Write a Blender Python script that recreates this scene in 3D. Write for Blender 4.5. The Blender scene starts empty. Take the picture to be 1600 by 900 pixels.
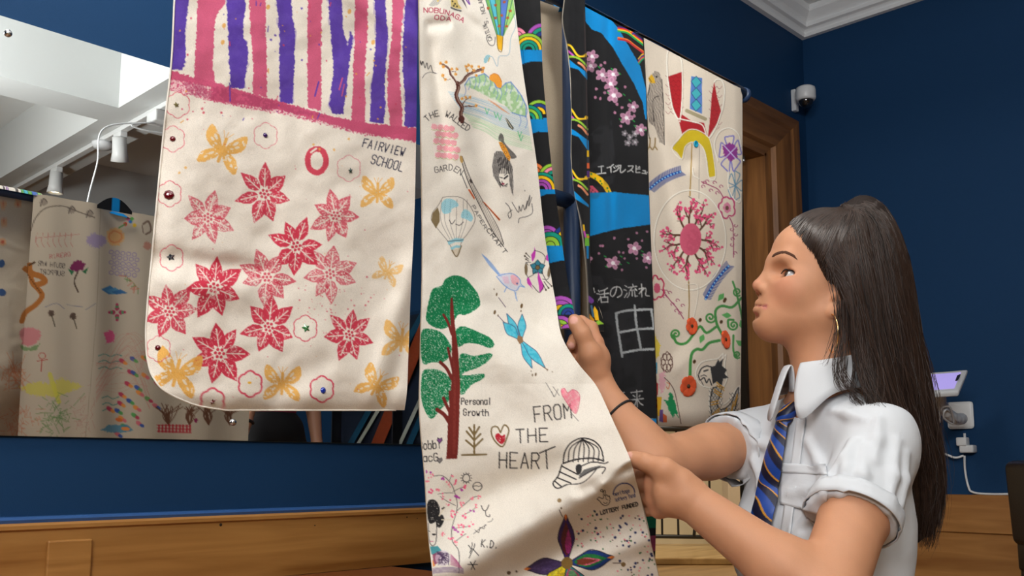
import bpy, bmesh, math, random
import numpy as np
from mathutils import Vector, Matrix
random.seed(7)
RNG = np.random.default_rng(7)
SC = bpy.context.scene
COL = SC.collection

# ------------------------------------------------------------------ camera
CAM_H = 0.75
FOC = 1507.0                      # focal length in pixels of the 1600x900 frame
PPX, PPY = 800.0, 539.0           # principal point (lens shifted up)
AZ = math.radians(44.25)          # heading from the +X axis (the long blue wall runs along X)
PITCH = math.radians(7.2)
CAM = np.array([0.0, 0.0, CAM_H])
FW = np.array([math.cos(AZ) * math.cos(PITCH), math.sin(AZ) * math.cos(PITCH), math.sin(PITCH)])
RT = np.array([math.sin(AZ), -math.cos(AZ), 0.0])
UP = np.cross(RT, FW)
cd = bpy.data.cameras.new('camera')
cd.sensor_width = 36.0
cd.lens = FOC / 1600.0 * 36.0
cd.shift_y = (PPY - 450.0) / 1600.0
cd.clip_start = 0.05
cam = bpy.data.objects.new('camera', cd)
COL.objects.link(cam)
M = Matrix(((RT[0], UP[0], -FW[0], 0), (RT[1], UP[1], -FW[1], 0), (RT[2], UP[2], -FW[2], CAM_H), (0, 0, 0, 1)))
cam.matrix_world = M
SC.camera = cam

# ------------------------------------------------------------------ world, lights, exposure
SC.view_settings.view_transform = 'Standard'
SC.view_settings.look = 'None'
SC.view_settings.exposure = 0.0
SC.view_settings.gamma = 1.0
SC.view_settings.use_curve_mapping = False
w = bpy.data.worlds.new('world'); SC.world = w; w.use_nodes = True
w.node_tree.nodes['Background'].inputs[0].default_value = (0.75, 0.85, 1.0, 1)
w.node_tree.nodes['Background'].inputs[1].default_value = 0.25

def area_light(name, loc, target, size, power, col=(1, 1, 1)):
    l = bpy.data.lights.new(name, 'AREA'); l.energy = power; l.size = size; l.color = col
    l.shape = 'SQUARE'
    o = bpy.data.objects.new(name, l); COL.objects.link(o)
    o.location = loc
    d = Vector(target) - Vector(loc)
    o.rotation_euler = d.to_track_quat('-Z', 'Y').to_euler()
    return o
area_light('softbox_key_light', (-0.95, -0.15, 1.95), (1.15, 0.95, 1.0), 0.9, 36.0, (1.0, 0.99, 0.975))
area_light('overhead_fill_light', (-0.3, -1.6, 2.55), (0.3, -0.4, 0.0), 1.4, 30.0, (1.0, 0.95, 0.88))  # unseen overhead area, added as weak general fill behind the camera
area_light('back_and_wall_fill', (0.35, 1.48, 2.70), (0.75, 1.25, 0.9), 0.5, 20.0, (1.0, 0.95, 0.88))  # unseen fill, added to brighten the kimono's back and the upper wall
area_light('ceiling_bounce_fill', (0.45, -0.25, 1.75), (1.05, 0.0, 2.75), 0.35, 38.0, (0.97, 1.0, 1.0))  # unseen upward fill, added to whiten the ceiling and its coffers
area_light('hall_ceiling_light', (6.2, 4.3, 3.1), (6.6, 4.6, 0.0), 2.0, 110.0, (1.0, 0.92, 0.78))

# ------------------------------------------------------------------ helpers
def ray(px, py):
    px = np.asarray(px, float); py = np.asarray(py, float)
    d = FW * FOC + (px[..., None] - PPX) * RT - (py[..., None] - PPY) * UP
    return d / FOC                                    # unit optical depth
def at_depth(px, py, z):
    return CAM + ray(px, py) * np.asarray(z, float)[..., None]
def on_y(px, py, y):
    d = ray(px, py); t = (np.asarray(y, float) - CAM[1]) / d[..., 1]
    return CAM + d * t[..., None]
def on_x(px, py, x):
    d = ray(px, py); t = (x - CAM[0]) / d[..., 0]
    return CAM + d * t[..., None]
def on_z(px, py, z):
    d = ray(px, py); t = (z - CAM[2]) / d[..., 2]
    return CAM + d * t[..., None]
def project(p):
    v = np.asarray(p, float) - CAM
    z = v @ FW
    return np.stack([PPX + FOC * (v @ RT) / z, PPY - FOC * (v @ UP) / z], -1), z
def srgb(r, g, b):
    f = lambda c: ((c / 255.0 + 0.055) / 1.055) ** 2.4 if c > 10.3 else c / 255.0 / 12.92
    return (f(r), f(g), f(b))

def tag(o, label=None, cat=None, group=None, kind=None):
    if label: o['label'] = label
    if cat: o['category'] = cat
    if group: o['group'] = group
    if kind: o['kind'] = kind
    return o
def empty(name, loc=(0, 0, 0), label=None, cat=None, group=None, kind=None, parent=None):
    o = bpy.data.objects.new(name, None); COL.objects.link(o); o.location = loc
    o.empty_display_size = 0.05
    if parent: attach(o, parent)
    return tag(o, label, cat, group, kind)
def attach(o, parent):
    o.parent = parent
    o.matrix_parent_inverse = Matrix.Translation(parent_world(parent)).inverted()
def parent_world(p):
    v = Vector(p.location)
    q = p
    # all things sit unrotated; location is given in world space, undo handled by parent inverse
    return v
def link(name, me, mat=None, parent=None):
    o = bpy.data.objects.new(name, me); COL.objects.link(o)
    if mat is not None: me.materials.append(mat)
    if parent is not None:
        o.parent = parent
        if parent.type == 'EMPTY':
            o.matrix_parent_inverse = Matrix.Translation(Vector(parent.location)).inverted()
    return o
def mesh_np(name, verts, faces, smooth=True):
    """verts (n,3), faces (m,k) numpy arrays -> mesh"""
    verts = np.asarray(verts, np.float32); faces = np.asarray(faces, np.int32)
    me = bpy.data.meshes.new(name)
    me.vertices.add(len(verts)); me.vertices.foreach_set('co', verts.ravel())
    k = faces.shape[1]
    me.loops.add(faces.size); me.loops.foreach_set('vertex_index', faces.ravel())
    me.polygons.add(len(faces))
    me.polygons.foreach_set('loop_start', np.arange(0, faces.size, k, dtype=np.int32))
    me.polygons.foreach_set('loop_total', np.full(len(faces), k, np.int32))
    if smooth: me.polygons.foreach_set('use_smooth', np.ones(len(faces), bool))
    me.update(calc_edges=True); me.validate()
    return me
def set_col(me, rgb, name='Col'):
    a = me.color_attributes.new(name, 'FLOAT_COLOR', 'POINT')
    c = np.ones((len(me.vertices), 4), np.float32); c[:, :3] = rgb
    a.data.foreach_set('color', c.ravel())
def from_bm(name, bm, mat=None, parent=None, smooth=False):
    me = bpy.data.meshes.new(name); bm.to_mesh(me); bm.free()
    if smooth:
        me.polygons.foreach_set('use_smooth', np.ones(len(me.polygons), bool))
    return link(name, me, mat, parent)
def bm_box(bm, c, s, rot=None, bevel=0.0, seg=2):
    r = bmesh.ops.create_cube(bm, size=1.0)
    vs = r['verts']
    m = Matrix.Translation(Vector(c)) @ (rot.to_4x4() if rot is not None else Matrix.Identity(4)) @ Matrix.Diagonal((s[0], s[1], s[2], 1))
    bmesh.ops.transform(bm, matrix=m, verts=vs)
    if bevel > 0:
        es = list({e for v in vs for e in v.link_edges})
        bmesh.ops.bevel(bm, geom=es, offset=bevel, segments=seg, profile=0.5, affect='EDGES')
def box(name, lo, hi, mat, parent=None, bevel=0.0, seg=2, smooth=False):
    bm = bmesh.new()
    lo = np.array(lo, float); hi = np.array(hi, float)
    bm_box(bm, (lo + hi) / 2, hi - lo, bevel=bevel, seg=seg)
    return from_bm(name, bm, mat, parent, smooth)
def tube_arrays(pts, rad, sides=8, cap=True):
    pts = np.asarray(pts, float); n = len(pts)
    rad = np.broadcast_to(np.asarray(rad, float), (n,))
    t = np.gradient(pts, axis=0); t /= np.linalg.norm(t, axis=1)[:, None] + 1e-12
    up = np.array([0, 0, 1.0]) if abs(t[0, 2]) < 0.9 else np.array([1.0, 0, 0])
    a = np.cross(t[0], up); a /= np.linalg.norm(a)
    A = np.zeros_like(pts); A[0] = a
    for i in range(1, n):
        v = A[i - 1] - t[i] * (A[i - 1] @ t[i]); A[i] = v / (np.linalg.norm(v) + 1e-12)
    B = np.cross(t, A)
    th = np.arange(sides) * 2 * math.pi / sides
    V = pts[:, None] + rad[:, None, None] * (np.cos(th)[None, :, None] * A[:, None] + np.sin(th)[None, :, None] * B[:, None])
    V = V.reshape(-1, 3)
    i = np.arange(n - 1)[:, None] * sides; j = np.arange(sides)[None]; j2 = (j + 1) % sides
    F = np.stack([i + j, i + j2, i + sides + j2, i + sides + j], -1).reshape(-1, 4)
    if cap:
        c0, c1 = len(V), len(V) + 1
        V = np.vstack([V, pts[0], pts[-1]])
        jj = np.arange(sides)
        f0 = np.stack([np.full(sides, c0), (jj + 1) % sides, jj, np.full(sides, c0)], -1)
        e = (n - 1) * sides
        f1 = np.stack([np.full(sides, c1), e + jj, e + (jj + 1) % sides, np.full(sides, c1)], -1)
        return V, F, np.vstack([f0[:, :3], f1[:, :3]])
    return V, F, np.zeros((0, 3), int)
def tube(name, pts, rad, mat, parent=None, sides=10, smooth=True):
    V, F, T = tube_arrays(pts, rad, sides)
    me = bpy.data.meshes.new(name)
    me.from_pydata(V.tolist(), [], F.tolist() + T.tolist())
    if smooth: me.polygons.foreach_set('use_smooth', np.ones(len(me.polygons), bool))
    me.update()
    return link(name, me, mat, parent)
def lathe(name, prof, c, axis, mat, parent=None, sides=24):
    """prof: list of (radius, height) along axis from c"""
    axis = np.array(axis, float); axis /= np.linalg.norm(axis)
    u = np.cross(axis, [0, 0, 1.0]) if abs(axis[2]) < 0.9 else np.cross(axis, [1.0, 0, 0])
    u /= np.linalg.norm(u); v = np.cross(axis, u)
    V = []; F = []
    for r, h in prof:
        for k in range(sides):
            a = 2 * math.pi * k / sides
            V.append(tuple(np.array(c) + axis * h + r * (math.cos(a) * u + math.sin(a) * v)))
    n = len(prof)
    for i in range(n - 1):
        for k in range(sides):
            F.append((i * sides + k, i * sides + (k + 1) % sides, (i + 1) * sides + (k + 1) % sides, (i + 1) * sides + k))
    F.append(tuple(range(sides))[::-1]); F.append(tuple((n - 1) * sides + k for k in range(sides)))
    me = bpy.data.meshes.new(name); me.from_pydata(V, [], F)
    me.polygons.foreach_set('use_smooth', np.ones(len(me.polygons), bool)); me.update()
    bm = bmesh.new(); bm.from_mesh(me); bmesh.ops.recalc_face_normals(bm, faces=bm.faces); bm.to_mesh(me); bm.free()
    return link(name, me, mat, parent)

def catmull(P, n=8, closed=False):
    P = np.asarray(P, float)
    if closed: Q = np.vstack([P[-1], P, P[0], P[1]])
    else: Q = np.vstack([2 * P[0] - P[1], P, 2 * P[-1] - P[-2]])
    out = []
    t = np.linspace(0, 1, n, endpoint=False)[:, None]
    for i in range(1, len(Q) - 2):
        a, b, c, d = Q[i - 1], Q[i], Q[i + 1], Q[i + 2]
        out.append(0.5 * ((2 * b) + (-a + c) * t + (2 * a - 5 * b + 4 * c - d) * t ** 2 + (-a + 3 * b - 3 * c + d) * t ** 3))
    if not closed: out.append(P[-1][None])
    return np.vstack(out)
def interp_poly(P, q):
    """polyline of (y, x...) rows sampled at q (monotone first column)"""
    P = np.asarray(P, float)
    return np.stack([np.interp(q, P[:, 0], P[:, k]) for k in range(1, P.shape[1])], -1)
def smooth_interp(xs, ys, q):
    """monotone-ish cubic (Catmull) interpolation of ys(xs)"""
    xs = np.asarray(xs, float); ys = np.asarray(ys, float); q = np.asarray(q, float)
    m = np.gradient(ys, xs)
    i = np.clip(np.searchsorted(xs, q) - 1, 0, len(xs) - 2)
    h = xs[i + 1] - xs[i]; t = np.clip((q - xs[i]) / h, 0, 1)
    return ((2 * t**3 - 3 * t**2 + 1) * ys[i] + (t**3 - 2 * t**2 + t) * h * m[i] + (-2 * t**3 + 3 * t**2) * ys[i + 1] + (t**3 - t**2) * h * m[i + 1])

# ---- lattice value noise
_NT = RNG.random((256, 256))
def vnoise(x, y):
    x = np.asarray(x, float); y = np.asarray(y, float)
    xi = np.floor(x).astype(int); yi = np.floor(y).astype(int)
    fx = x - xi; fy = y - yi
    fx = fx * fx * (3 - 2 * fx); fy = fy * fy * (3 - 2 * fy)
    a = _NT[xi % 256, yi % 256]; b = _NT[(xi + 1) % 256, yi % 256]
    c = _NT[xi % 256, (yi + 1) % 256]; d = _NT[(xi + 1) % 256, (yi + 1) % 256]
    return (a * (1 - fx) + b * fx) * (1 - fy) + (c * (1 - fx) + d * fx) * fy
def fbm(x, y, o=3):
    s = 0; a = 0.5; n = 0
    for k in range(o):
        s = s + a * vnoise(x * 2**k + 17.3 * k, y * 2**k + 5.1 * k); n += a; a *= 0.5
    return s / n

# ------------------------------------------------------------------ materials
def new_mat(name):
    m = bpy.data.materials.new(name); m.use_nodes = True
    nt = m.node_tree; b = nt.nodes['Principled BSDF']
    return m, nt, b
def simple(name, col, rough=0.5, metal=0.0, bump=0.0, bscale=60.0, var=0.0, spec=0.5, coat=0.0):
    m, nt, b = new_mat(name)
    b.inputs['Base Color'].default_value = (*col, 1); b.inputs['Roughness'].default_value = rough
    b.inputs['Metallic'].default_value = metal; b.inputs['Specular IOR Level'].default_value = spec
    if coat: b.inputs['Coat Weight'].default_value = coat
    tc = nt.nodes.new('ShaderNodeTexCoord')
    nz = nt.nodes.new('ShaderNodeTexNoise'); nz.inputs['Scale'].default_value = bscale; nz.inputs['Detail'].default_value = 5
    nt.links.new(tc.outputs['Object'], nz.inputs['Vector'])
    mx = nt.nodes.new('ShaderNodeMix'); mx.data_type = 'RGBA'; mx.blend_type = 'MULTIPLY'
    mx.inputs['Factor'].default_value = 1.0
    mx.inputs['A'].default_value = (*col, 1)
    mr = nt.nodes.new('ShaderNodeMapRange'); mr.inputs['To Min'].default_value = 1 - var; mr.inputs['To Max'].default_value = 1 + var
    nt.links.new(nz.outputs['Fac'], mr.inputs['Value'])
    nt.links.new(mr.outputs['Result'], mx.inputs['B'])
    nt.links.new(mx.outputs['Result'], b.inputs['Base Color'])
    if bump:
        bp = nt.nodes.new('ShaderNodeBump'); bp.inputs['Strength'].default_value = bump; bp.inputs['Distance'].default_value = 0.002
        nt.links.new(nz.outputs['Fac'], bp.inputs['Height']); nt.links.new(bp.outputs['Normal'], b.inputs['Normal'])
    return m
def wood(name, c1, c2, axis='X', scale=3.0, rough=0.4, coat=0.2, stretch=14.0):
    m, nt, b = new_mat(name)
    tc = nt.nodes.new('ShaderNodeTexCoord'); mp = nt.nodes.new('ShaderNodeMapping')
    s = {'X': (1, stretch, stretch), 'Y': (stretch, 1, stretch), 'Z': (stretch, stretch, 1)}[axis]
    mp.inputs['Scale'].default_value = [v * scale for v in s]
    nt.links.new(tc.outputs['Object'], mp.inputs['Vector'])
    n1 = nt.nodes.new('ShaderNodeTexNoise'); n1.inputs['Scale'].default_value = 1.0; n1.inputs['Detail'].default_value = 6; n1.inputs['Distortion'].default_value = 0.6
    nt.links.new(mp.outputs['Vector'], n1.inputs['Vector'])
    n2 = nt.nodes.new('ShaderNodeTexNoise'); n2.inputs['Scale'].default_value = 0.35; n2.inputs['Detail'].default_value = 2
    nt.links.new(mp.outputs['Vector'], n2.inputs['Vector'])
    ad = nt.nodes.new('ShaderNodeMath'); ad.operation = 'ADD'
    nt.links.new(n1.outputs['Fac'], ad.inputs[0]); nt.links.new(n2.outputs['Fac'], ad.inputs[1])
    r = nt.nodes.new('ShaderNodeValToRGB')
    r.color_ramp.elements[0].position = 0.38; r.color_ramp.elements[0].color = (*c1, 1)
    r.color_ramp.elements[1].position = 0.66; r.color_ramp.elements[1].color = (*c2, 1)
    hf = nt.nodes.new('ShaderNodeMath'); hf.operation = 'MULTIPLY'; hf.inputs[1].default_value = 0.5
    nt.links.new(ad.outputs[0], hf.inputs[0]); nt.links.new(hf.outputs[0], r.inputs['Fac'])
    nt.links.new(r.outputs['Color'], b.inputs['Base Color'])
    b.inputs['Roughness'].default_value = rough; b.inputs['Coat Weight'].default_value = coat; b.inputs['Coat Roughness'].default_value = 0.25
    bp = nt.nodes.new('ShaderNodeBump'); bp.inputs['Strength'].default_value = 0.15; bp.inputs['Distance'].default_value = 0.001
    nt.links.new(n1.outputs['Fac'], bp.inputs['Height']); nt.links.new(bp.outputs['Normal'], b.inputs['Normal'])
    return m
def attr_mat(name, rough=0.8, weave=0.0, wscale=700.0, spec=0.3, sheen=0.0, var=0.0, sss=0.0, metal=0.0):
    m, nt, b = new_mat(name)
    at = nt.nodes.new('ShaderNodeVertexColor'); at.layer_name = 'Col'
    src = at.outputs['Color']
    tc = nt.nodes.new('ShaderNodeTexCoord')
    nz = nt.nodes.new('ShaderNodeTexNoise'); nz.inputs['Scale'].default_value = wscale; nz.inputs['Detail'].default_value = 3
    nt.links.new(tc.outputs['Object'], nz.inputs['Vector'])
    if var:
        mx = nt.nodes.new('ShaderNodeMix'); mx.data_type = 'RGBA'; mx.blend_type = 'MULTIPLY'; mx.inputs['Factor'].default_value = 1.0
        mr = nt.nodes.new('ShaderNodeMapRange'); mr.inputs['From Min'].default_value = 0.3; mr.inputs['From Max'].default_value = 0.7
        mr.inputs['To Min'].default_value = 1 - var; mr.inputs['To Max'].default_value = 1 + var * 0.6
        nt.links.new(nz.outputs['Fac'], mr.inputs['Value'])
        nt.links.new(src, mx.inputs['A']); nt.links.new(mr.outputs['Result'], mx.inputs['B']); src = mx.outputs['Result']
    nt.links.new(src, b.inputs['Base Color'])
    b.inputs['Roughness'].default_value = rough; b.inputs['Specular IOR Level'].default_value = spec
    b.inputs['Metallic'].default_value = metal
    if sheen: b.inputs['Sheen Weight'].default_value = sheen
    if sss:
        b.inputs['Subsurface Weight'].default_value = sss
        b.inputs['Subsurface Radius'].default_value = (0.012, 0.005, 0.003); b.inputs['Subsurface Scale'].default_value = 0.6
    if weave:
        bp = nt.nodes.new('ShaderNodeBump'); bp.inputs['Strength'].default_value = weave; bp.inputs['Distance'].default_value = 0.0006
        nt.links.new(nz.outputs['Fac'], bp.inputs['Height']); nt.links.new(bp.outputs['Normal'], b.inputs['Normal'])
    return m
# ================================================================== THE SETTING
Y_WALL = 1.95          # long blue wall with the mirror and the doorway
X_WALL = 3.875         # blue side wall
Y_KIM = 0.992          # plane in which the kimono hangs
DADO = 0.645
M_blue = simple('navy_wall_paint', (0.0065, 0.041, 0.115), 0.7, bump=0.25, bscale=420.0, var=0.05, spec=0.2)
M_blue_trim = simple('blue_gloss_trim', (0.030, 0.095, 0.27), 0.3, spec=0.5)
M_white = simple('white_ceiling_paint', (0.78, 0.79, 0.78), 0.7, bump=0.05)
M_cornice = simple('white_cornice_plaster', (0.82, 0.83, 0.84), 0.6)
M_oak = wood('honey_oak', srgb(142, 92, 38), srgb(196, 144, 78), 'X', 2.2, 0.42, 0.25, 11)
M_oakY = wood('honey_oak_side', srgb(142, 90, 40), srgb(190, 136, 74), 'Y', 2.2, 0.42, 0.25, 11)
M_oak_dark = wood('brown_oak_frame', srgb(98, 60, 28), srgb(158, 106, 56), 'Z', 2.5, 0.55, 0.04, 12)
M_oak_darkX = wood('brown_oak_lintel', srgb(94, 58, 30), srgb(146, 98, 54), 'X', 2.5, 0.55, 0.04, 12)
M_black_wood = simple('black_door_edge', (0.012, 0.009, 0.008), 0.4)
M_floor = wood('floor_boards', srgb(112, 84, 50), srgb(160, 124, 78), 'X', 1.2, 0.4, 0.2, 9)
M_cream = simple('cream_hall_paint', srgb(222, 208, 176), 0.7)
M_grey_wall = simple('grey_gallery_wall', (0.10, 0.105, 0.11), 0.8)
M_dark = simple('dark_gallery_paint', (0.012, 0.014, 0.022), 0.7)

def struct(o): o['kind'] = 'structure'; return o
XL, YB, ZC = -2.6, -4.6, 2.77
DX0, DX1, DZ = 2.62, 3.48, 2.03      # doorway in the long wall
def quad_wall(name, boxes, mat):
    bm = bmesh.new()
    for lo, hi in boxes:
        lo = np.array(lo, float); hi = np.array(hi, float); bm_box(bm, (lo + hi) / 2, hi - lo)
    return struct(from_bm(name, bm, mat))
quad_wall('wall_front', [((XL, Y_WALL, 0), (DX0, Y_WALL + 0.12, ZC)), ((DX0, Y_WALL, DZ), (DX1, Y_WALL + 0.12, ZC)),
                         ((DX1, Y_WALL, 0), (X_WALL + 0.12, Y_WALL + 0.12, ZC))], M_blue)
quad_wall('wall_right', [((X_WALL, YB, 0), (X_WALL + 0.12, Y_WALL, ZC))], M_blue)
quad_wall('wall_back', [((XL, YB - 0.12, 0), (X_WALL + 0.12, YB, ZC))], M_grey_wall)
quad_wall('wall_left', [((XL - 0.12, YB, 0), (XL, Y_WALL + 0.12, ZC))], M_blue)
quad_wall('floor', [((XL - 0.12, YB - 0.12, -0.06), (9.8, 9.2, 0.0))], M_floor)
quad_wall('ceiling', [((XL - 0.12, YB - 0.12, ZC), (X_WALL + 0.12, Y_WALL + 0.12, ZC + 0.08))], M_white)

# cornice: stepped moulding along the long wall and the side wall
def sweep_profile(name, prof, p0, p1, out, mat, mitre0=0, mitre1=0, parent=None):
    """prof: (distance from wall, z); extruded from p0 to p1 on the wall, out = unit vector into the room"""
    p0 = np.array(p0, float); p1 = np.array(p1, float); out = np.array(out, float)
    t = (p1 - p0) / np.linalg.norm(p1 - p0)
    V = []
    for d, z in prof: V.append(p0 + out * d + t * (d * mitre0) + np.array([0, 0, z]))
    for d, z in prof: V.append(p1 + out * d + t * (d * mitre1) + np.array([0, 0, z]))
    n = len(prof)
    F = [(i, i + 1, n + i + 1, n + i) for i in range(n - 1)] + [(n - 1, 0, n, 2 * n - 1)] + [tuple(range(n))[::-1], tuple(range(n, 2 * n))]
    me = bpy.data.meshes.new(name); me.from_pydata([tuple(v) for v in V], [], F); me.update()
    bm = bmesh.new(); bm.from_mesh(me); bmesh.ops.recalc_face_normals(bm, faces=bm.faces); bm.to_mesh(me); bm.free()
    return link(name, me, mat, parent)
zc = 2.655
cprof = [(0, zc), (0.022, zc), (0.026, zc + 0.014), (0.018, zc + 0.018), (0.030, zc + 0.030), (0.045, zc + 0.034), (0.047, zc + 0.048), (0.040, zc + 0.052),
         (0.052, zc + 0.066), (0.075, zc + 0.088), (0.078, zc + 0.096), (0.078, ZC), (0, ZC)]
struct(sweep_profile('trim_1', cprof, (XL, Y_WALL, 0), (X_WALL, Y_WALL, 0), (0, -1, 0), M_cornice, 0, -1))
struct(sweep_profile('trim_2', cprof, (X_WALL, YB, 0), (X_WALL, Y_WALL, 0), (-1, 0, 0), M_cornice, 0, -1))

# wooden dado boards on both walls (plain board + moulded cap + painted blue bead above)
dprof = [(0.0, 0.505), (0.024, 0.505), (0.024, 0.630), (0.030, 0.634), (0.030, 0.641), (0.022, DADO), (0, DADO)]
struct(sweep_profile('trim_3', dprof, (XL, Y_WALL, 0), (DX0 - 0.23, Y_WALL, 0), (0, -1, 0), M_oak))
bprof = [(0.0, DADO), (0.012, DADO), (0.014, DADO + 0.006), (0.008, DADO + 0.011), (0, DADO + 0.012)]
struct(sweep_profile('trim_4', bprof, (XL, Y_WALL, 0), (DX0 - 0.23, Y_WALL, 0), (0, -1, 0), M_blue_trim))
struct(sweep_profile('trim_5', [(0, 0.12), (0.012, 0.12), (0.012, 0.50), (0.024, 0.505), (0.024, DADO - 0.004), (0.018, DADO), (0, DADO)], (X_WALL, YB, 0), (X_WALL, Y_WALL - 0.01, 0), (-1, 0, 0), M_oakY))
struct(sweep_profile('baseboard_right', [(0, 0), (0.03, 0), (0.03, 0.10), (0.015, 0.12), (0, 0.12)], (X_WALL, YB, 0), (X_WALL, Y_WALL - 0.01, 0), (-1, 0, 0), M_oakY))
# knots and small square cover plate let into the dado
M_knot = simple('dark_knot', (0.03, 0.016, 0.008), 0.6)
for px, py, r in ((345, 820, .0035), (1279 - 1000, 815, .0022), (636, 808, .002), (492, 821, .0015), (652, 810, .0015)):
    p = on_y(px, py, Y_WALL - 0.0242)
    struct(lathe('trim_knot', [(r, 0), (r * .9, 0.0008), (r * .3, 0.001)], p, (0, -1, 0), M_knot, None, 10))
a = on_y(72, 845, Y_WALL - 0.024); b_ = on_y(142, 838, Y_WALL - 0.024)
pl = box('cover_plate', (a[0], Y_WALL - 0.034, 0.515), (b_[0], Y_WALL - 0.0241, a[2]), M_oak, None, 0.003)
tag(pl, 'small square wooden cover plate set into the oak dado board', 'cover plate')

# doorway: jambs, lintel and moulded architrave
aprof_w = 0.215
def arch_profile():
    return [(0.0, 0.0), (0.0, 0.018), (0.035, 0.022), (0.045, 0.040), (0.150, 0.052), (0.165, 0.060), (aprof_w, 0.060), (aprof_w, 0.0)]
def architrave():
    pr = arch_profile(); n = len(pr)
    path = [(DX0, 0, -1, 0), (DX0, DZ, -1, 1), (DX1, DZ, 1, 1), (DX1, 0, 1, 0)]
    V = []
    for x, z, sx, sz in path:
        for d, h in pr: V.append((x + sx * d, Y_WALL - h, z + sz * d * 0.85))
    legs = []
    for s in range(3):
        F = []
        for i in range(n - 1): F.append((i, i + 1, n + i + 1, n + i))
        F += [tuple(range(n))[::-1], tuple(range(n, 2 * n))]
        vs = V[s * n:(s + 2) * n]
        me = bpy.data.meshes.new('door_architrave'); me.from_pydata(vs, [], F); me.update()
        bm = bmesh.new(); bm.from_mesh(me); bmesh.ops.recalc_face_normals(bm, faces=bm.faces); bm.to_mesh(me); bm.free()
        legs.append(me)
    return legs
door = empty('door_1', ((DX0 + DX1) / 2, Y_WALL, 0), kind='structure')
for i, me in enumerate(architrave()):
    link('architrave', me, M_oak_darkX if i == 1 else M_oak_dark, door)
box('jamb', (DX1 - 0.012, Y_WALL - 0.02, 0), (DX1 + 0.03, Y_WALL + 0.125, DZ), M_oak_dark, door)
box('jamb', (DX0 - 0.03, Y_WALL - 0.02, 0), (DX0 + 0.012, Y_WALL + 0.125, DZ), M_oak_dark, door)
box('lintel', (DX0, Y_WALL - 0.02, DZ - 0.012), (DX1, Y_WALL + 0.125, DZ + 0.02), M_oak_darkX, door)
box('door_stop', (DX1 - 0.03, Y_WALL + 0.085, 0), (DX1 - 0.011, Y_WALL + 0.13, DZ), M_black_wood, door)
box('door_stop', (DX0 + 0.011, Y_WALL + 0.085, 0), (DX0 + 0.03, Y_WALL + 0.13, DZ), M_black_wood, door)
box('door_stop', (DX0, Y_WALL + 0.085, DZ - 0.035), (DX1, Y_WALL + 0.13, DZ - 0.011), M_black_wood, door)
lathe('door_bolt_keeper', [(0.006, 0), (0.006, 0.02), (0.003, 0.024)], (DX1 - 0.06, Y_WALL + 0.05, DZ - 0.012), (0, 0, -1), simple('steel_keeper', (0.5, 0.5, 0.5), 0.3, 0.9), door, 12)

# hall beyond the doorway
quad_wall('wall_hall_far', [((1.0, 8.6, 0), (9.8, 8.72, 3.3))], M_cream)
quad_wall('wall_hall_side', [((9.7, 2.07, 0), (9.82, 8.6, 3.3))], M_cream)
quad_wall('wall_hall_near', [((X_WALL + 0.12, 2.0, 0), (9.7, 2.07, 3.3))], M_cream)
quad_wall('wall_hall_left', [((0.9, 2.07, 0), (1.0, 8.6, 3.3))], M_cream)
quad_wall('ceiling_hall', [((0.9, 2.0, 3.3), (9.82, 8.72, 3.38))], M_white)

# coffer beams of the gallery ceiling (seen in the mirror)
M_beam = simple('grey_white_beam', (0.62, 0.63, 0.62), 0.7)
for i, (lo, hi) in enumerate((((XL, -0.78, 2.45), (X_WALL, -0.55, ZC)), ((1.86, YB, 2.45), (2.12, -0.78, ZC)), ((1.86, -0.55, 2.45), (2.12, Y_WALL - 0.08, ZC)),
                              ((XL, -2.75, 2.45), (1.86, -2.5, ZC)), ((2.12, -2.75, 2.45), (X_WALL, -2.5, ZC)))):
    b_ = box('ceiling_beam', lo, hi, M_beam); struct(b_)
# ================================================================== CLOTH PAINTING (flat print kept as point colours of the cloth meshes)
FONT = {'A': '06 20 46|14 34', 'B': '00 06|00 30 41 42 33 03|33 44 45 36 06', 'C': '41 30 10 01 05 16 36 45', 'D': '00 06 26 44 42 20 00',
 'E': '40 00 06 46|03 33', 'F': '40 00 06|03 33', 'G': '41 30 10 01 05 16 36 45 43 23', 'H': '00 06|40 46|03 43', 'I': '20 26', 'K': '00 06|40 03 46',
 'L': '00 06 46', 'M': '06 00 23 40 46', 'N': '06 00 46 40', 'O': '10 30 41 45 36 16 05 01 10', 'P': '06 00 30 41 42 33 03', 'R': '06 00 30 41 42 33 03|23 46',
 'S': '41 30 10 01 02 13 33 44 45 36 16 05', 'T': '00 40|20 26', 'U': '00 05 16 36 45 40', 'V': '00 26 40', 'W': '00 16 23 36 40', 'Y': '00 23 40|23 26',
 'J': '30 35 26 16 05', 'a': '42 12 03 05 16 36 45|42 46', 'b': '00 06 36 45 43 32 03', 'c': '43 32 12 03 05 16 36 45', 'd': '40 46 16 05 03 12 42', 'e': '04 44 43 32 12 03 05 16 36',
 'f': '30 20 11 16|02 32', 'g': '42 12 03 05 16 46|42 47 38 18', 'h': '00 06|03 12 32 43 46', 'i': '22 26|20 21', 'l': '20 26', 'n': '02 06|03 12 32 43 46',
 'o': '12 32 43 45 36 16 05 03 12', 'p': '02 08|02 32 43 45 36 06', 'r': '12 16|14 23 42', 's': '43 32 12 03 14 34 45 36 16 05', 't': '20 25 36|02 42',
 'u': '02 05 16 36 45|42 46', 'w': '02 16 24 36 42', 'y': '02 25|42 18', 'm': '02 06|03 12 23 26|23 32 43 46', '.': '25 26', ' ': ''}

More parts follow.
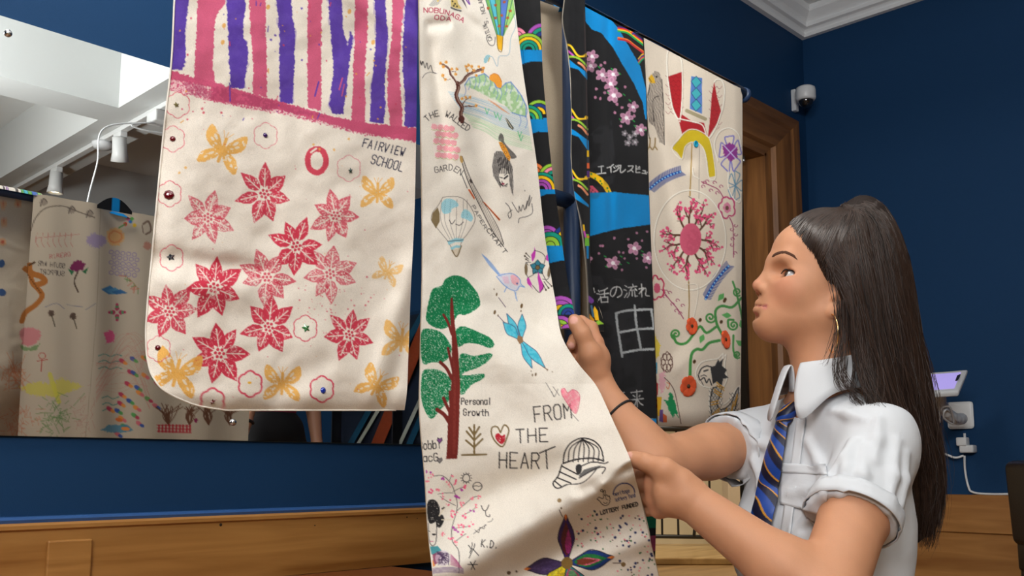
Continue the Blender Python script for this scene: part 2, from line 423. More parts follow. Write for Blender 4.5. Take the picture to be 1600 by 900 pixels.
class Canvas:
    def __init__(s, x0, y0, x1, y1, base, sc=2):
        s.x0, s.y0, s.sc = x0, y0, sc
        s.w, s.h = int((x1 - x0) * sc), int((y1 - y0) * sc)
        s.px = np.empty((s.h, s.w, 3), np.float32); s.px[:] = np.array(base, np.float32) / 255.0
    def _box(s, P, pad):
        P = np.asarray(P, float)
        a = np.floor((P.min(0) - pad - (s.x0, s.y0)) * s.sc).astype(int); b = np.ceil((P.max(0) + pad - (s.x0, s.y0)) * s.sc).astype(int) + 1
        a = np.maximum(a, 0); b = np.minimum(b, (s.w, s.h))
        if (b <= a).any(): return None
        xs = s.x0 + (np.arange(a[0], b[0]) + 0.5) / s.sc; ys = s.y0 + (np.arange(a[1], b[1]) + 0.5) / s.sc
        X, Y = np.meshgrid(xs, ys)
        return (slice(a[1], b[1]), slice(a[0], b[0])), X, Y
    def _put(s, sl, al, col):
        c = np.array(col, np.float32) / 255.0
        s.px[sl] = s.px[sl] * (1 - al[..., None]) + c * al[..., None]
    @staticmethod
    def _segd(X, Y, P):
        d = np.full(X.shape, 1e9)
        for (ax, ay), (bx, by) in zip(P[:-1], P[1:]):
            ux, uy = bx - ax, by - ay; L = ux * ux + uy * uy + 1e-9
            t = np.clip(((X - ax) * ux + (Y - ay) * uy) / L, 0, 1)
            d = np.minimum(d, (X - ax - t * ux) ** 2 + (Y - ay - t * uy) ** 2)
        return np.sqrt(d)
    def poly(s, P, col, a=1.0, sm=False, rough=0.0, rs=0.5, grain=0.0, gs=0.7, hatch=None):
        P = np.asarray(P, float)
        if sm: P = catmull(P, 5, True)
        r = s._box(P, rough + 1)
        if r is None: return
        sl, X, Y = r
        ins = np.zeros(X.shape, bool)
        Q = np.vstack([P, P[0]])
        for (ax, ay), (bx, by) in zip(Q[:-1], Q[1:]):
            if ay == by: continue
            c = ((ay > Y) != (by > Y)) & (X < (bx - ax) * (Y - ay) / (by - ay) + ax)
            ins ^= c
        d = s._segd(X, Y, Q); d = np.where(ins, d, -d)
        if rough: d = d + (fbm(X * rs, Y * rs) - 0.5) * 2 * rough
        al = np.clip(d * s.sc + 0.5, 0, 1) * a
        if grain: al = al * np.clip((fbm(X * gs + 31, Y * gs, 2) - grain + 0.12) * 8, 0, 1)
        if hatch:
            ang, per, duty = hatch; q = X * math.cos(ang) + Y * math.sin(ang) + 1.2 * vnoise(X * .15, Y * .15)
            al = al * np.clip((np.abs(((q / per) % 1) - 0.5) * 2 - (1 - duty)) * 4 + .25, 0.12, 1)
        s._put(sl, al, col)
    def line(s, P, w, col, a=1.0, sm=True, rough=0.0, closed=False):
        P = np.asarray(P, float)
        if closed: P = np.vstack([P, P[0]])
        if sm and len(P) > 2: P = catmull(P, 4)
        r = s._box(P, w + 1)
        if r is None: return
        sl, X, Y = r
        d = w / 2 - s._segd(X, Y, P)
        if rough: d = d + (vnoise(X * .9, Y * .9) - 0.6) * rough
        s._put(sl, np.clip(d * s.sc + 0.5, 0, 1) * a, col)
    def dot(s, x, y, r, col, a=1.0, rough=0.0):
        q = s._box([(x - r, y - r), (x + r, y + r)], 1)
        if q is None: return
        sl, X, Y = q
        d = r - np.hypot(X - x, Y - y)
        if rough: d = d + (vnoise(X * .8, Y * .8) - .5) * rough
        s._put(sl, np.clip(d * s.sc + .5, 0, 1) * a, col)
    def ell(s, x, y, rx, ry, rot, col, a=1.0, **k):
        t = np.linspace(0, 2 * math.pi, 18, endpoint=False); c, n = math.cos(rot), math.sin(rot)
        s.poly(np.stack([x + rx * np.cos(t) * c - ry * np.sin(t) * n, y + rx * np.cos(t) * n + ry * np.sin(t) * c], 1), col, a, **k)
    def ring(s, x, y, rx, ry, w, col, a=1.0, wob=0.0, rough=0.0, n=16, lob=0, la=0.0):
        t = np.linspace(0, 2 * math.pi, n * 2, endpoint=False); R = RNG.random(len(t)) * wob + 1 + la * np.abs(np.sin(t * lob / 2)) if lob else RNG.random(len(t)) * wob + 1
        s.line(np.stack([x + rx * R * np.cos(t), y + ry * R * np.sin(t)], 1), w, col, a, rough=rough, closed=True)
    def text(s, st, p, q, h, w, col, a=1.0, slant=0.0, gap=0.45, jit=0.25, sm=False, flip=False):
        """letters spread along p->q (baseline start to end), cap height h"""
        p = np.array(p, float); q = np.array(q, float); L = np.linalg.norm(q - p); t = (q - p) / L; n = np.array([t[1], -t[0]]) * (-1 if flip else 1)
        cw = L / (len(st) + (len(st) - 1) * gap)
        for i, ch in enumerate(st):
            for part in FONT.get(ch, '').split('|'):
                if not part: continue
                pts = [p + t * (i * (1 + gap) * cw + (int(c[0]) / 4 + slant * (6 - int(c[1])) / 6) * cw) + n * h * (6 - int(c[1])) / 6 + RNG.normal(0, jit, 2) * .5 for c in part.split()]
                s.line(pts, w, col, a, sm=sm)
    def arctext(s, st, pts, h, w, col, a=1.0, jit=.25):
        """letters on a curve of (x,y) baseline points"""
        P = catmull(pts, 20); d = np.r_[0, np.cumsum(np.linalg.norm(np.diff(P, axis=0), axis=1))]
        n = len(st); cw = d[-1] / (n + (n - 1) * .35)
        for i, ch in enumerate(st):
            s0 = i * 1.35 * cw
            a0 = np.array([np.interp(s0, d, P[:, 0]), np.interp(s0, d, P[:, 1])]); a1 = np.array([np.interp(s0 + cw, d, P[:, 0]), np.interp(s0 + cw, d, P[:, 1])])
            s.text(ch, a0, a1, h, w, col, a, jit=jit)
    def sample(s, X, Y):
        x = np.clip((np.asarray(X) - s.x0) * s.sc - .5, 0, s.w - 1.001); y = np.clip((np.asarray(Y) - s.y0) * s.sc - .5, 0, s.h - 1.001)
        i = x.astype(int); j = y.astype(int); fx = (x - i)[..., None]; fy = (y - j)[..., None]
        i1 = np.minimum(i + 1, s.w - 1); j1 = np.minimum(j + 1, s.h - 1)
        c = (s.px[j, i] * (1 - fx) + s.px[j, i1] * fx) * (1 - fy) + (s.px[j1, i] * (1 - fx) + s.px[j1, i1] * fx) * fy
        return np.where(c > 0.0404, ((c + 0.055) / 1.055) ** 2.4, c / 12.92)

CLOTH = (236, 226, 213)
def petal(cx, cy, ang, L, wd, base=.12, tip=1.0):
    """pointed petal outline from the centre outwards"""
    c, n = math.cos(ang), math.sin(ang)
    pr = [(base, .10), (.30, .62), (.50, 1.0), (.70, .78), (.86, .36), (tip, 0), (.86, -.36), (.70, -.78), (.50, -1.0), (.30, -.62), (base, -.10)]
    return [(cx + L * a * c - wd * b * n, cy + L * a * n + wd * b * c) for a, b in pr]

# ---------------------------------------------------------------- left sleeve
cvL = Canvas(215, 0, 665, 660, CLOTH)
PUR, PNK = (92, 64, 164), (206, 90, 124)
for P in ([(268, -9), (295, -9), (293, 20), (289, 45), (291, 75), (290, 95), (285, 110), (258, 108)],
          [(354, -9), (382, -9), (384, 10), (380, 40), (380, 58), (385, 65), (388, 80), (387, 100), (384, 120), (382, 138), (365, 138), (360, 136), (358, 100), (356, 50)],
          [(431, -9), (455, -9), (457, 25), (461, 50), (460, 110), (457, 162), (438, 160), (436, 110), (437, 60)],
          [(512, -9), (533, -9), (537, 50), (543, 70), (548, 48), (552, 60), (547, 90), (542, 140), (536, 178), (518, 178), (515, 165), (521, 110), (516, 40)],
          [(585, -9), (601, -9), (604, 25), (606, 60), (601, 130), (602, 170), (600, 193), (578, 190), (580, 140), (585, 90), (588, 50)],
          [(634, -9), (662, -9), (662, 200), (632, 198), (633, 150), (629, 110), (630, 60)]):
    cvL.poly(P, PUR, 0.97, rough=2.2, rs=.35)
    cvL.poly([(x + 3 * (1 if i % 2 else -1), y) for i, (x, y) in enumerate(P)], (80, 50, 158), .25, grain=.52, gs=.12)
for P in ([(309, -9), (355, -9), (350, 8), (342, 18), (337, 30), (334, 60), (333, 90), (333, 107), (337, 132), (303, 124), (304, 105), (306, 60), (308, 30)],
          [(389, -9), (415, -9), (416, 60), (417, 100), (417, 152), (395, 147), (396, 100), (391, 50)],
          [(481, -9), (503, -9), (502, 60), (502, 174), (481, 168), (480, 80)],
          [(555, -9), (575, -9), (574, 60), (570, 110), (571, 194), (549, 190), (551, 130), (554, 60)],
          [(614, -9), (632, -9), (630, 20), (627, 50), (624, 110), (627, 150), (629, 200), (610, 197), (605, 150), (606, 110), (612, 60)]):
    cvL.poly(P, PNK, 0.96, rough=2.4, rs=.35)
band = [(250, 104), (300, 120), (340, 130), (400, 148), (460, 165), (520, 182), (580, 193), (662, 201), (662, 223), (600, 215), (560, 210), (500, 193), (440, 178), (400, 172), (340, 160), (300, 150), (250, 136)]
cvL.poly(band, (202, 86, 120), 1, rough=3.2, rs=.4)
cvL.poly([(250, 120), (330, 136), (330, 158), (250, 136)], CLOTH, .75, rough=4, grain=.5, gs=.6)
cvL.poly([(270, 122), (400, 150), (520, 186), (420, 172), (300, 148)], (168, 62, 98), .55, rough=4, grain=.42, gs=.25)
cvL.poly([(330, 158), (440, 172), (560, 206), (640, 220), (560, 214), (440, 184)], CLOTH, .8, rough=3, grain=.55, gs=.5)
for k in range(150):      # paint spatter between the stripes
    x, y = RNG.uniform(270, 650), RNG.uniform(0, 190); c = [(206, 70, 100), (90, 60, 168), (226, 160, 70)][int(RNG.integers(0, 3))]
    if k % 3 == 0: cvL.dot(x, y, RNG.uniform(.6, 1.8), c, .85, 1.0)
    elif k % 7 == 0: cvL.line([(x, y), (x + RNG.normal(0, 2), y + RNG.uniform(3, 9))], 1.6, c, .85)
cvL.line([(359, 130), (359.5, 158)], 2, PUR)
for x, y in ((348, 66), (419, 11), (350, 40), (546, 18), (583, 66)): cvL.ell(x, y, 3, 4, .3, (230, 165, 80), .8)
cvL.line([(492, 150), (498, 128)], 2.4, PUR); cvL.line([(530, 140), (535, 122)], 2, PNK); cvL.line([(534, 150), (538, 132)], 1.6, PNK)
REDF = (206, 56, 78)
def poinsettia(x, y, R, rot, den, sq=1.0, seed=0):
    for k in range(7):
        a = rot + k * 2 * math.pi / 7 + RNG.normal(0, .08); L = R * RNG.uniform(.88, 1.1); wd = R * RNG.uniform(.20, .27)
        P = [(x + (px_ - x) * sq, y + (py_ - y)) for px_, py_ in petal(x, y, a, L, wd, .22)]
        g = .30 + (1 - den) * .22
        cvL.poly(P, REDF, min(1, .45 + den * .55), rough=1.0, grain=g, gs=.35 if den > .7 else .6)
        cvL.line(P, 1.2, REDF, .35 + den * .5, sm=False, rough=.7)
        c, n = math.cos(a), math.sin(a)
        cvL.line([(x + R * .22 * c * sq, y + R * .22 * n), (x + L * .8 * c * sq, y + L * .8 * n)], 1.8, CLOTH, .95)
        for b in (.4, .58):
            for sd in (-1, 1):
                cvL.line([(x + L * b * c * sq, y + L * b * n), (x + (L * (b + .16) * c - sd * wd * .55 * n) * sq, y + L * (b + .16) * n + sd * wd * .55 * c)], .9, CLOTH, .8)
    cvL.dot(x, y, R * .17, CLOTH, .9)
    for k in range(7):
        r = 0 if k == 0 else R * .13; a = k * math.pi / 3 + rot
        cvL.dot(x + r * math.cos(a), y + r * math.sin(a), R * .05, REDF, .6 + .4 * den, .6)
for f in ((413, 303, 46, .2, .85), (325, 340, 44, .5, .45), (524, 337, 42, .1, .55), (463, 385, 46, -.2, .95), (335, 450, 50, .35, 1.0), (417, 433, 45, 0, .5),
          (516, 428, 46, .4, .38), (265, 487, 48, .1, .8), (420, 511, 46, .25, .95), (546, 523, 42, .3, .95), (343, 552, 50, .1, 1.0)): poinsettia(*f, sq=.95)
for k in range(60): cvL.dot(RNG.normal(520, 35), RNG.normal(470, 20), RNG.uniform(.5, 1.6), REDF, .6)
ORG = (234, 172, 80)
for k in range(70):
    x, y = RNG.uniform(240, 570), RNG.uniform(280, 600); r_ = RNG.uniform(4, 13)
    cvL.ell(x, y, r_, r_ * .6, RNG.uniform(0, 3), CLOTH, .55, rough=4, grain=.56, gs=.55)
def butterfly(x, y, R, rot, den=.8):
    c, n = math.cos(rot), math.sin(rot)
    T = lambda P: [(x + R * (a * c - b * n), y + R * (a * n + b * c)) for a, b in P]
    for sd in (-1, 1):
        cvL.poly(T([(sd * .08, -.1), (sd * .35, -.55), (sd * .85, -.95), (sd * 1.0, -.55), (sd * .85, -.15), (sd * .4, .1), (sd * .1, .1)]), ORG, den, sm=True, rough=1, grain=.3, gs=.3)
        cvL.poly(T([(sd * .08, .05), (sd * .45, .1), (sd * .9, .45), (sd * .95, .95), (sd * .5, .8), (sd * .1, .35)]), ORG, den, sm=True, rough=1, grain=.3, gs=.3)
        for e in ((.5, -.45, .16, .07, .9), (.62, -.3, .12, .06, .5), (.45, .35, .15, .06, -.7), (.65, .6, .10, .05, -.9), (.4, -.15, .09, .04, .3)):
            ex, ey = T([(sd * e[0], e[1])])[0]; cvL.ell(ex, ey, R * e[2], R * e[3], rot - sd * e[4], CLOTH, .8)
    cvL.line(T([(0, -.5), (0, 0), (0, .6)]), R * .16, ORG, den)
    for k in range(3): cvL.line(T([(-.05, -.45), (-.25 + .25 * k, -.85)]), 1, ORG, .8)
for f in ((348, 233, 33, .35, .85), (590, 300, 26, .05, .8), (606, 424, 20, .4, .6), (628, 530, 30, .1, .75), (276, 581, 36, .25, .9), (441, 598, 29, .05, .85), (589, 601, 28, .5, .85)): butterfly(*f)
for x, y, w_, a in ((278, 164, 1.3, .8), (270, 217, 1.3, .7), (265, 303, 1.4, .8), (415, 212, 1.2, .6), (545, 263, 1.2, .55), (268, 403, 1.6, .7), (248, 545, 1.4, .7), (477, 513, 1.7, .9), (391, 600, 3.0, .9), (332, 627, 3.0, .9), (503, 608, 2.6, .9)):
    cvL.ring(x, y, 16.5, 17.5, w_, (214, 66, 90), a, .02, .7, 40, 6, .16)
cvL.ring(495, 251, 14, 18, 9, REDF, .9, .05, 1.2, 12); cvL.line([(486, 238), (494, 232)], 3, CLOTH)
for k in range(90): cvL.dot(RNG.uniform(262, 640), RNG.uniform(180, 630), RNG.uniform(.4, 1.1), [(206, 70, 90), (226, 160, 80), (200, 185, 160)][int(RNG.integers(0, 3))], .6)
for q in ((346, 176), (316, 170), (318, 176), (280, 270), (290, 262), (490, 226), (499, 233), (545, 217), (522, 234)): cvL.dot(*q, 2, ORG if q[0] > 480 or q[1] > 250 else REDF, .7, 1)
cvL.text('FAIRVIEW', (566, 229), (630, 244), 13, 1.5, (40, 40, 62), slant=.15)
cvL.text('SCHOOL', (579, 255), (628, 268), 14, 1.5, (40, 40, 62), slant=.1)
cvL.ell(390, 598, 3, 2, 0, (236, 180, 60)); 
cvL.line([(574, 610), (600, 560), (614, 520)], 1.2, (215, 202, 184), .6)

# ---------------------------------------------------------------- cream front panel
cvP = Canvas(640, 0, 1090, 1155, (234, 226, 214))
INK = (38, 34, 36)
C = cvP
# top: small sketches, name, balloon
C.poly([(670, 8), (680, -4), (690, 0), (684, 8), (674, 10)], (150, 150, 148), .9, hatch=(1, 2, .6)); C.line([(684, 2), (686, -4)], 2, (232, 200, 90))
C.poly([(704, -2), (714, -2), (716, 6), (722, 14), (712, 13), (705, 10)], (216, 190, 110), .9); 
for q in ((707, 2), (711, 6), (714, 10), (709, 9)): C.dot(*q, 1.3, INK)
C.line([(705, 12), (712, 15), (720, 17)], 2.4, (90, 88, 90))
C.poly([(720, -2), (730, 14), (727, 5), (724, -2)], (100, 90, 100)); C.line([(727, -2), (734, 7), (731, -2)], 1.6, (120, 70, 160))
C.arctext('NOBUNAGA', [(662, 19), (684, 20), (704, 25), (723, 35)], 7, 1.2, (176, 44, 74)); C.text('ODA', (679, 30), (704, 33), 6.5, 1.2, (176, 44, 74))
bal = [(757, -6), (776, 54), (786, 57), (805, 22), (801, -6)]
C.poly(bal, (120, 178, 96), 1)
C.poly([(763, -4), (778, 54), (781, 55), (773, -4)], (92, 190, 210)); C.poly([(782, -4), (783, 55), (786, 57), (795, -4)], (92, 124, 200)); C.poly([(795, -4), (787, 57), (803, 20), (802, -4)], (160, 206, 120))
for x_ in ((757, 776), (764, 778), (773, 780.5), (782, 782.5), (795, 786), (802, 787)): C.line([(x_[0], -6), (x_[1], 55)], 1.1, (34, 92, 92), .8)
for q in ((774, 8), (763, 13), (774, 28), (788, 3), (797, 17), (793, 28), (784, 24), (780, 41), (791, 41)): C.dot(*q, 2.3, (176, 84, 44), .95, 1.5)
C.poly([(776, 54), (786, 57), (784, 80), (778, 76)], (232, 176, 40)); C.line([(776, 54), (778, 76), (784, 80), (786, 57)], 1, (120, 86, 30))
C.line([(774, 58), (772, 70), (765, 70), (760, 60), (762, 55)], 1.0, INK, .8)
C.text('CAITLIN', (769, 62), (760, 38), 6, .9, INK, .8); C.text('S. NOLAN', (763, 36), (752, -4), 6, .9, INK, .8)
C.line([(802, 22), (806, 40), (798, 60), (795, 85), (780, 88), (778, 100), (776, 103), (770, 90), (766, 88)], .9, (120, 160, 190), .7)
C.poly([(756, 92), (760, 86), (766, 86), (765, 92), (759, 99), (756, 98)], (80, 170, 196), .9, hatch=(1.1, 2, .7)); C.line([(765, 90), (763, 96)], 1.2, (200, 160, 80))
# signature left
C.line([(656, 96), (659, 102), (661, 96), (664, 106), (667, 98), (669, 108), (673, 102), (676, 112), (680, 114)], 1, INK, .85); C.line([(660, 122), (664, 116), (672, 113), (682, 115)], .9, INK, .7)
C.line([(657, 95), (658, 100), (660, 96)], 1, INK)
# blossom tree and lake
lake = [(700, 140), (720, 142), (745, 150), (770, 160), (800, 178), (822, 185), (832, 215), (825, 222), (790, 205), (760, 190), (730, 185), (708, 178)]
for k in range(34):
    y0 = 143 + k * 1.7; c = (120, 176, 214) if k < 20 else (150, 205, 150)
    C.line([(700 + k * 1.2, y0), (740 + k * .6, y0 + 8 + RNG.uniform(-2, 2)), (782, y0 + 22), (822 + k * .3, y0 + 36)], .9, c, RNG.uniform(.25, .65))
mt = [(726, 133), (733, 122), (742, 120), (748, 118), (757, 115), (765, 122), (772, 128), (776, 137), (782, 138), (790, 130), (798, 128), (808, 140), (815, 150), (822, 165), (822, 182), (812, 180), (800, 176), (790, 165), (775, 158), (760, 150), (745, 142)]
C.poly(mt, (206, 222, 196), .9, rough=1); C.poly(mt, (130, 184, 110), .55, rough=1, grain=.5, gs=.22)
for i in range(0, 16): 
    x, y = mt[i]; C.line([(x, y), (x + 2, y + 9), (x - 1, y + 18)], 1.3, (96, 130, 200), .55); C.line([mt[i], mt[i + 1]], 1.5, (92, 128, 204), .8)
C.poly([(765, 124), (766, 118), (772, 115), (779, 118), (784, 128), (783, 137), (777, 136), (772, 129)], (240, 160, 60), 1, sm=True); C.line([(766, 118), (772, 115), (779, 118), (784, 128)], 1, (210, 120, 50))
for k in range(6): C.line([(763 + k * 4, 156 + k * 3), (776 + k * 4, 163 + k * 3)], 1.2, (222, 140, 90), .6)
for bx, by in ((761, 178), (775, 184), (781, 188), (812, 214), (814, 220)): C.line([(bx, by), (bx - 3, by - 9)], 1.3, (90, 190, 120), .8); C.line([(bx, by), (bx + 3, by - 8)], 1.3, (90, 190, 140), .8)
C.poly([(789, 184), (793, 186), (803, 200), (801, 203), (795, 198)], (80, 80, 70)); C.line([(790, 185), (800, 200)], 1, (210, 200, 180))
BRK = (86, 44, 36)
for P, w_ in (([(722, 190), (720, 178), (722, 168), (716, 158), (713, 148), (716, 138), (715, 130)], 6), ([(716, 134), (710, 124), (704, 116), (702, 108), (694, 102), (688, 99)], 3), ([(716, 132), (724, 126), (730, 118), (742, 112), (754, 108)], 4.5), ([(722, 168), (730, 166), (742, 166)], 2), ([(722, 164), (728, 156), (734, 153)], 1.6), ([(704, 124), (696, 124), (692, 120)], 1), ([(702, 112), (712, 112)], 1), ([(740, 112), (737, 106)], 1), ([(732, 116), (728, 108), (731, 104)], 1)):
    C.line(P, w_, BRK, 1, rough=1.0); C.line([(a + .8, b) for a, b in P], w_ * .3, (220, 200, 180), .5)
C.ell(721, 186, 5, 5, 0, BRK)
for q in ((688, 99), (693, 104), (697, 97), (692, 118), (696, 124), (714, 108), (712, 116), (706, 108), (728, 104), (732, 102), (737, 104), (748, 104), (755, 106), (754, 112), (744, 118), (744, 165), (734, 152), (728, 152), (722, 154), (740, 110), (730, 110)): C.dot(*q, 2.4, (226, 168, 84), .95, 1.6); C.dot(q[0] + .8, q[1], .8, (200, 96, 50))
# walled garden
C.arctext('THE WALLED', [(668, 190), (676, 184), (692, 181), (706, 187), (720, 198), (731, 205)], 9, 1.1, INK)
C.poly([(673, 194), (690, 191), (700, 195), (708, 212), (714, 232), (716, 250), (706, 246), (692, 246), (680, 252), (676, 225)], (248, 232, 226), .6)
for r_ in range(5):
    for k in range(4):
        x, y = 679 + k * 9 + r_ * 1.5 + (r_ % 2) * 4, 198 + r_ * 11 + k * 1.0
        C.ell(x, y, 5, 4.6, .3, (240, 130, 150), .95, rough=1.2, hatch=(.7, 2.2, .7)); C.line([(x - 5, y + 4), (x - 1, y + 5.5), (x + 4, y + 4)], .9, (180, 176, 110), .8)
C.arctext('GARDEN', [(680, 270), (692, 268), (706, 266), (719, 274)], 9, 1.0, INK, .9)
# paint brush and pencil
C.poly([(719, 244), (722, 244), (735, 280), (745, 300), (762, 330), (780, 360), (788, 380), (786, 384), (772, 366), (752, 328), (738, 300), (727, 272)], (172, 162, 152), .9, hatch=(.5, 3, .7))
C.line([(719, 244), (730, 280), (745, 312), (768, 358), (786, 384)], 1.1, (50, 44, 42)); C.line([(722, 244), (735, 278), (752, 310), (778, 355), (787, 382)], .9, (60, 54, 52))
C.ell(721, 249, 2.5, 6, -.2, (186, 150, 90)); C.ell(736, 283, 2, 3.5, -.4, (70, 60, 56))
C.line([(721, 272), (730, 294)], 1, INK); C.poly([(731, 296), (734, 296), (742, 309), (741, 312)], (206, 96, 50)); C.poly([(754, 315), (757, 316), (782, 343), (780, 345)], (206, 96, 50)); C.line([(754, 315), (781, 344)], .9, (120, 60, 34))
C.text('PAPER', (737, 323), (757, 358), 5, .9, INK, .75); C.text('CRAFT', (760, 360), (788, 397), 6, 1.1, INK)
# geisha head
hair = [(772, 240), (776, 236), (783, 236), (789, 240), (796, 250), (801, 262), (802, 285), (802, 306), (799, 300), (795, 280), (792, 292), (785, 291), (782, 284), (783, 295), (777, 285), (771, 275), (769, 260)]
C.poly(hair, (70, 66, 66), .95, hatch=(.1, 2.2, .8)); 
C.poly([(781, 268), (786, 262), (793, 268), (796, 276), (794, 286), (789, 291), (784, 287), (780, 279)], (236, 228, 216), 1, sm=True)
for k in range(6): C.line([(777 + k * 3, 246), (780 + k * 2.8, 262), (781 + k * 2.6, 271)], 1.4, (64, 60, 60), .9)
C.line([(781, 277), (785, 278)], 1.4, INK); C.line([(788, 279), (793, 275)], 2.6, INK); C.line([(788, 274), (792, 271)], 1, INK); C.line([(784, 283), (785, 285)], 1, INK); C.ell(786, 287, 2.6, 1.6, .2, (150, 60, 80)); C.line([(780, 284), (786, 291), (793, 287)], 1.3, INK)
C.poly([(779, 214), (783, 208), (787, 214), (788, 222), (796, 232), (804, 240), (807, 246), (800, 248), (796, 245), (792, 236), (784, 222), (780, 220)], (66, 62, 62), .97, sm=True, hatch=(.6, 2, .85))
C.poly([(779, 222), (784, 222), (792, 232), (798, 246), (796, 252), (791, 246), (783, 232)], (222, 150, 50), 1)
for q in ((783, 226), (786, 232), (790, 238), (794, 246), (788, 228)): C.ring(*q, 1.6, 1.6, .8, (150, 80, 30)); C.dot(*q, .8, (250, 215, 120))
# signature right
C.line([(790, 317), (796, 324), (799, 336), (796, 341), (794, 334), (800, 328)], 1, INK, .9); C.line([(800, 316), (810, 332), (811, 322), (814, 330), (817, 320), (820, 328), (824, 314), (822, 326), (828, 305), (826, 322), (831, 308)], 1, INK, .85); C.line([(831, 318), (832, 332), (824, 338), (812, 341), (810, 348)], 1, INK, .8); C.dot(820, 298, .8, INK)
# pencil-balloon
lp = [(692, 308), (712, 307), (726, 312), (738, 328), (742, 345), (730, 366), (722, 376), (713, 400), (706, 388), (699, 376), (690, 365), (682, 355), (674, 344), (676, 332), (684, 322)]
C.line(lp, .9, (90, 80, 74), .75, closed=True)
C.poly([(684, 324), (687, 334), (687, 346), (681, 357), (674, 344), (676, 333)], (128, 110, 78), 1)
for x0, x1 in ((690, 703), (696, 707), (704, 711), (714, 713), (724, 716), (730, 719)): C.line([(x0, 312), (x0 - 1, 345), (x1, 374)], .8, (96, 88, 84), .6)
C.poly([(690, 318), (696, 311), (706, 311), (714, 316), (716, 322), (706, 326), (704, 332), (694, 334), (690, 328)], (120, 200, 222), .95, sm=True, hatch=(.9, 2.3, .75)); C.poly([(721, 334), (726, 327), (734, 331), (739, 340), (736, 346), (727, 342), (721, 340)], (120, 200, 222), .95, sm=True, hatch=(.6, 2.3, .75))
C.line([(702, 344), (706, 350), (711, 344)], 1, INK); C.line([(712, 350), (718, 352), (724, 347)], 1, INK)
C.poly([(699, 377), (712, 372), (725, 373), (723, 378), (712, 378), (701, 383)], (140, 200, 214), .9); C.poly([(703, 387), (713, 383), (721, 384), (719, 388), (712, 387), (706, 391)], (140, 200, 214), .9)
C.poly([(706, 391), (720, 386), (714, 400)], (212, 196, 170), .7); C.line([(706, 391), (714, 401), (721, 384)], 1.6, (120, 100, 66)); C.line([(699, 377), (724, 375)], 1, (60, 70, 80))
# bird
BL = (110, 150, 214)
for k in range(7): C.line([(753 + k * 1.2, 397 + k), (765 + k, 415), (779 + k * .8, 430 + k * .4)], 1.1, BL, .55)
C.poly([(778, 430), (790, 427), (802, 428), (812, 436), (813, 446), (808, 454), (800, 452), (788, 446)], (200, 205, 232), .6, sm=True)
C.poly([(798, 431), (806, 430), (812, 438), (808, 446), (800, 442)], (246, 150, 160), .9, sm=True, hatch=(.4, 2, .7)); C.poly([(784, 432), (794, 432), (796, 444), (788, 442)], (232, 150, 180), .6, hatch=(2, 2, .6))
C.line([(778, 431), (790, 428), (802, 428), (812, 436), (814, 444), (820, 449), (812, 447), (807, 454), (797, 452), (786, 444), (776, 432)], 1.3, BL, .9); C.dot(808, 443, 1.3, (50, 80, 150)); C.line([(792, 448), (788, 456)], 1.2, BL); C.line([(804, 455), (808, 470)], 1.4, BL, .7); C.line([(806, 456), (806, 466)], 1.2, BL, .7)
# ornate flower on the right
MG = (196, 62, 176)
for k, an in enumerate((-1.57, -.3, .9, 2.2, 3.5)): C.poly(petal(840, 418, an, 12, 4.5, 0), (60, 132, 152), 1); C.line(petal(840, 418, an, 12, 4.5, 0), .9, (30, 50, 60))
C.dot(840, 418, 3.4, (120, 100, 66)); C.ring(840, 418, 3.4, 3.4, .8, (50, 40, 30))
C.poly([(831, 406), (830, 398), (835, 391), (835, 385), (837, 393), (836, 402), (832, 409)], MG); C.poly([(841, 424), (845, 436), (850, 446), (849, 452), (843, 457), (842, 446), (840, 434)], MG)
C.poly([(823, 436), (826, 433), (832, 446), (829, 445), (833, 452), (824, 443)], MG); C.poly([(853, 400), (858, 395), (857, 404), (861, 411), (853, 406)], MG)
for P in ([(835, 391), (846, 395), (852, 402), (850, 412)], [(822, 410), (820, 420), (824, 432)], [(824, 434), (832, 430), (838, 424)], [(858, 410), (860, 424), (856, 436), (848, 436)], [(829, 410), (823, 410), (825, 414)], [(832, 446), (843, 457), (850, 446)], [(846, 424), (852, 436)]): C.line(P, 1, INK, .85)
C.ell(822, 421, 2.4, 9, 0, (122, 104, 78)); C.ell(858, 424, 2.2, 9, .2, (122, 104, 78))
for P in ([(822, 396), (828, 402)], [(820, 400), (826, 405)], [(822, 405), (826, 408)], [(850, 440), (857, 450)], [(853, 438), (862, 447)], [(848, 444), (853, 453)]): C.line(P, 1, INK); C.dot(P[0][0] if P[0][1] < 420 else P[1][0], P[0][1] if P[0][1] < 420 else P[1][1], 1.5, (84, 70, 56))
# big tree
GR = (18, 122, 74)
crowns = [([(670, 470), (676, 452), (690, 446), (696, 436), (712, 430), (728, 436), (738, 447), (747, 460), (750, 476), (740, 486), (726, 492), (716, 492), (706, 506), (692, 514), (676, 510), (666, 500), (667, 486)], .33),
          ([(712, 516), (722, 510), (734, 513), (750, 520), (766, 528), (772, 538), (766, 544), (748, 538), (730, 536), (716, 542), (712, 530)], .36), ([(658, 520), (672, 514), (690, 520), (700, 532), (706, 545), (700, 560), (690, 566), (676, 566), (660, 566)], .38),
          ([(717, 560), (724, 552), (740, 556), (766, 552), (768, 558), (752, 572), (730, 580), (722, 586), (734, 586), (756, 584), (754, 592), (736, 602), (722, 617), (716, 600)], .42), ([(660, 582), (674, 577), (690, 580), (704, 592), (706, 608), (700, 628), (688, 640), (676, 654), (666, 646), (658, 620)], .42)]
for P, g in crowns: C.poly(P, (190, 214, 196), .9, sm=True); C.poly(P, GR, 1, sm=True, rough=.8, grain=g, gs=1.05)
TK = (116, 42, 36)
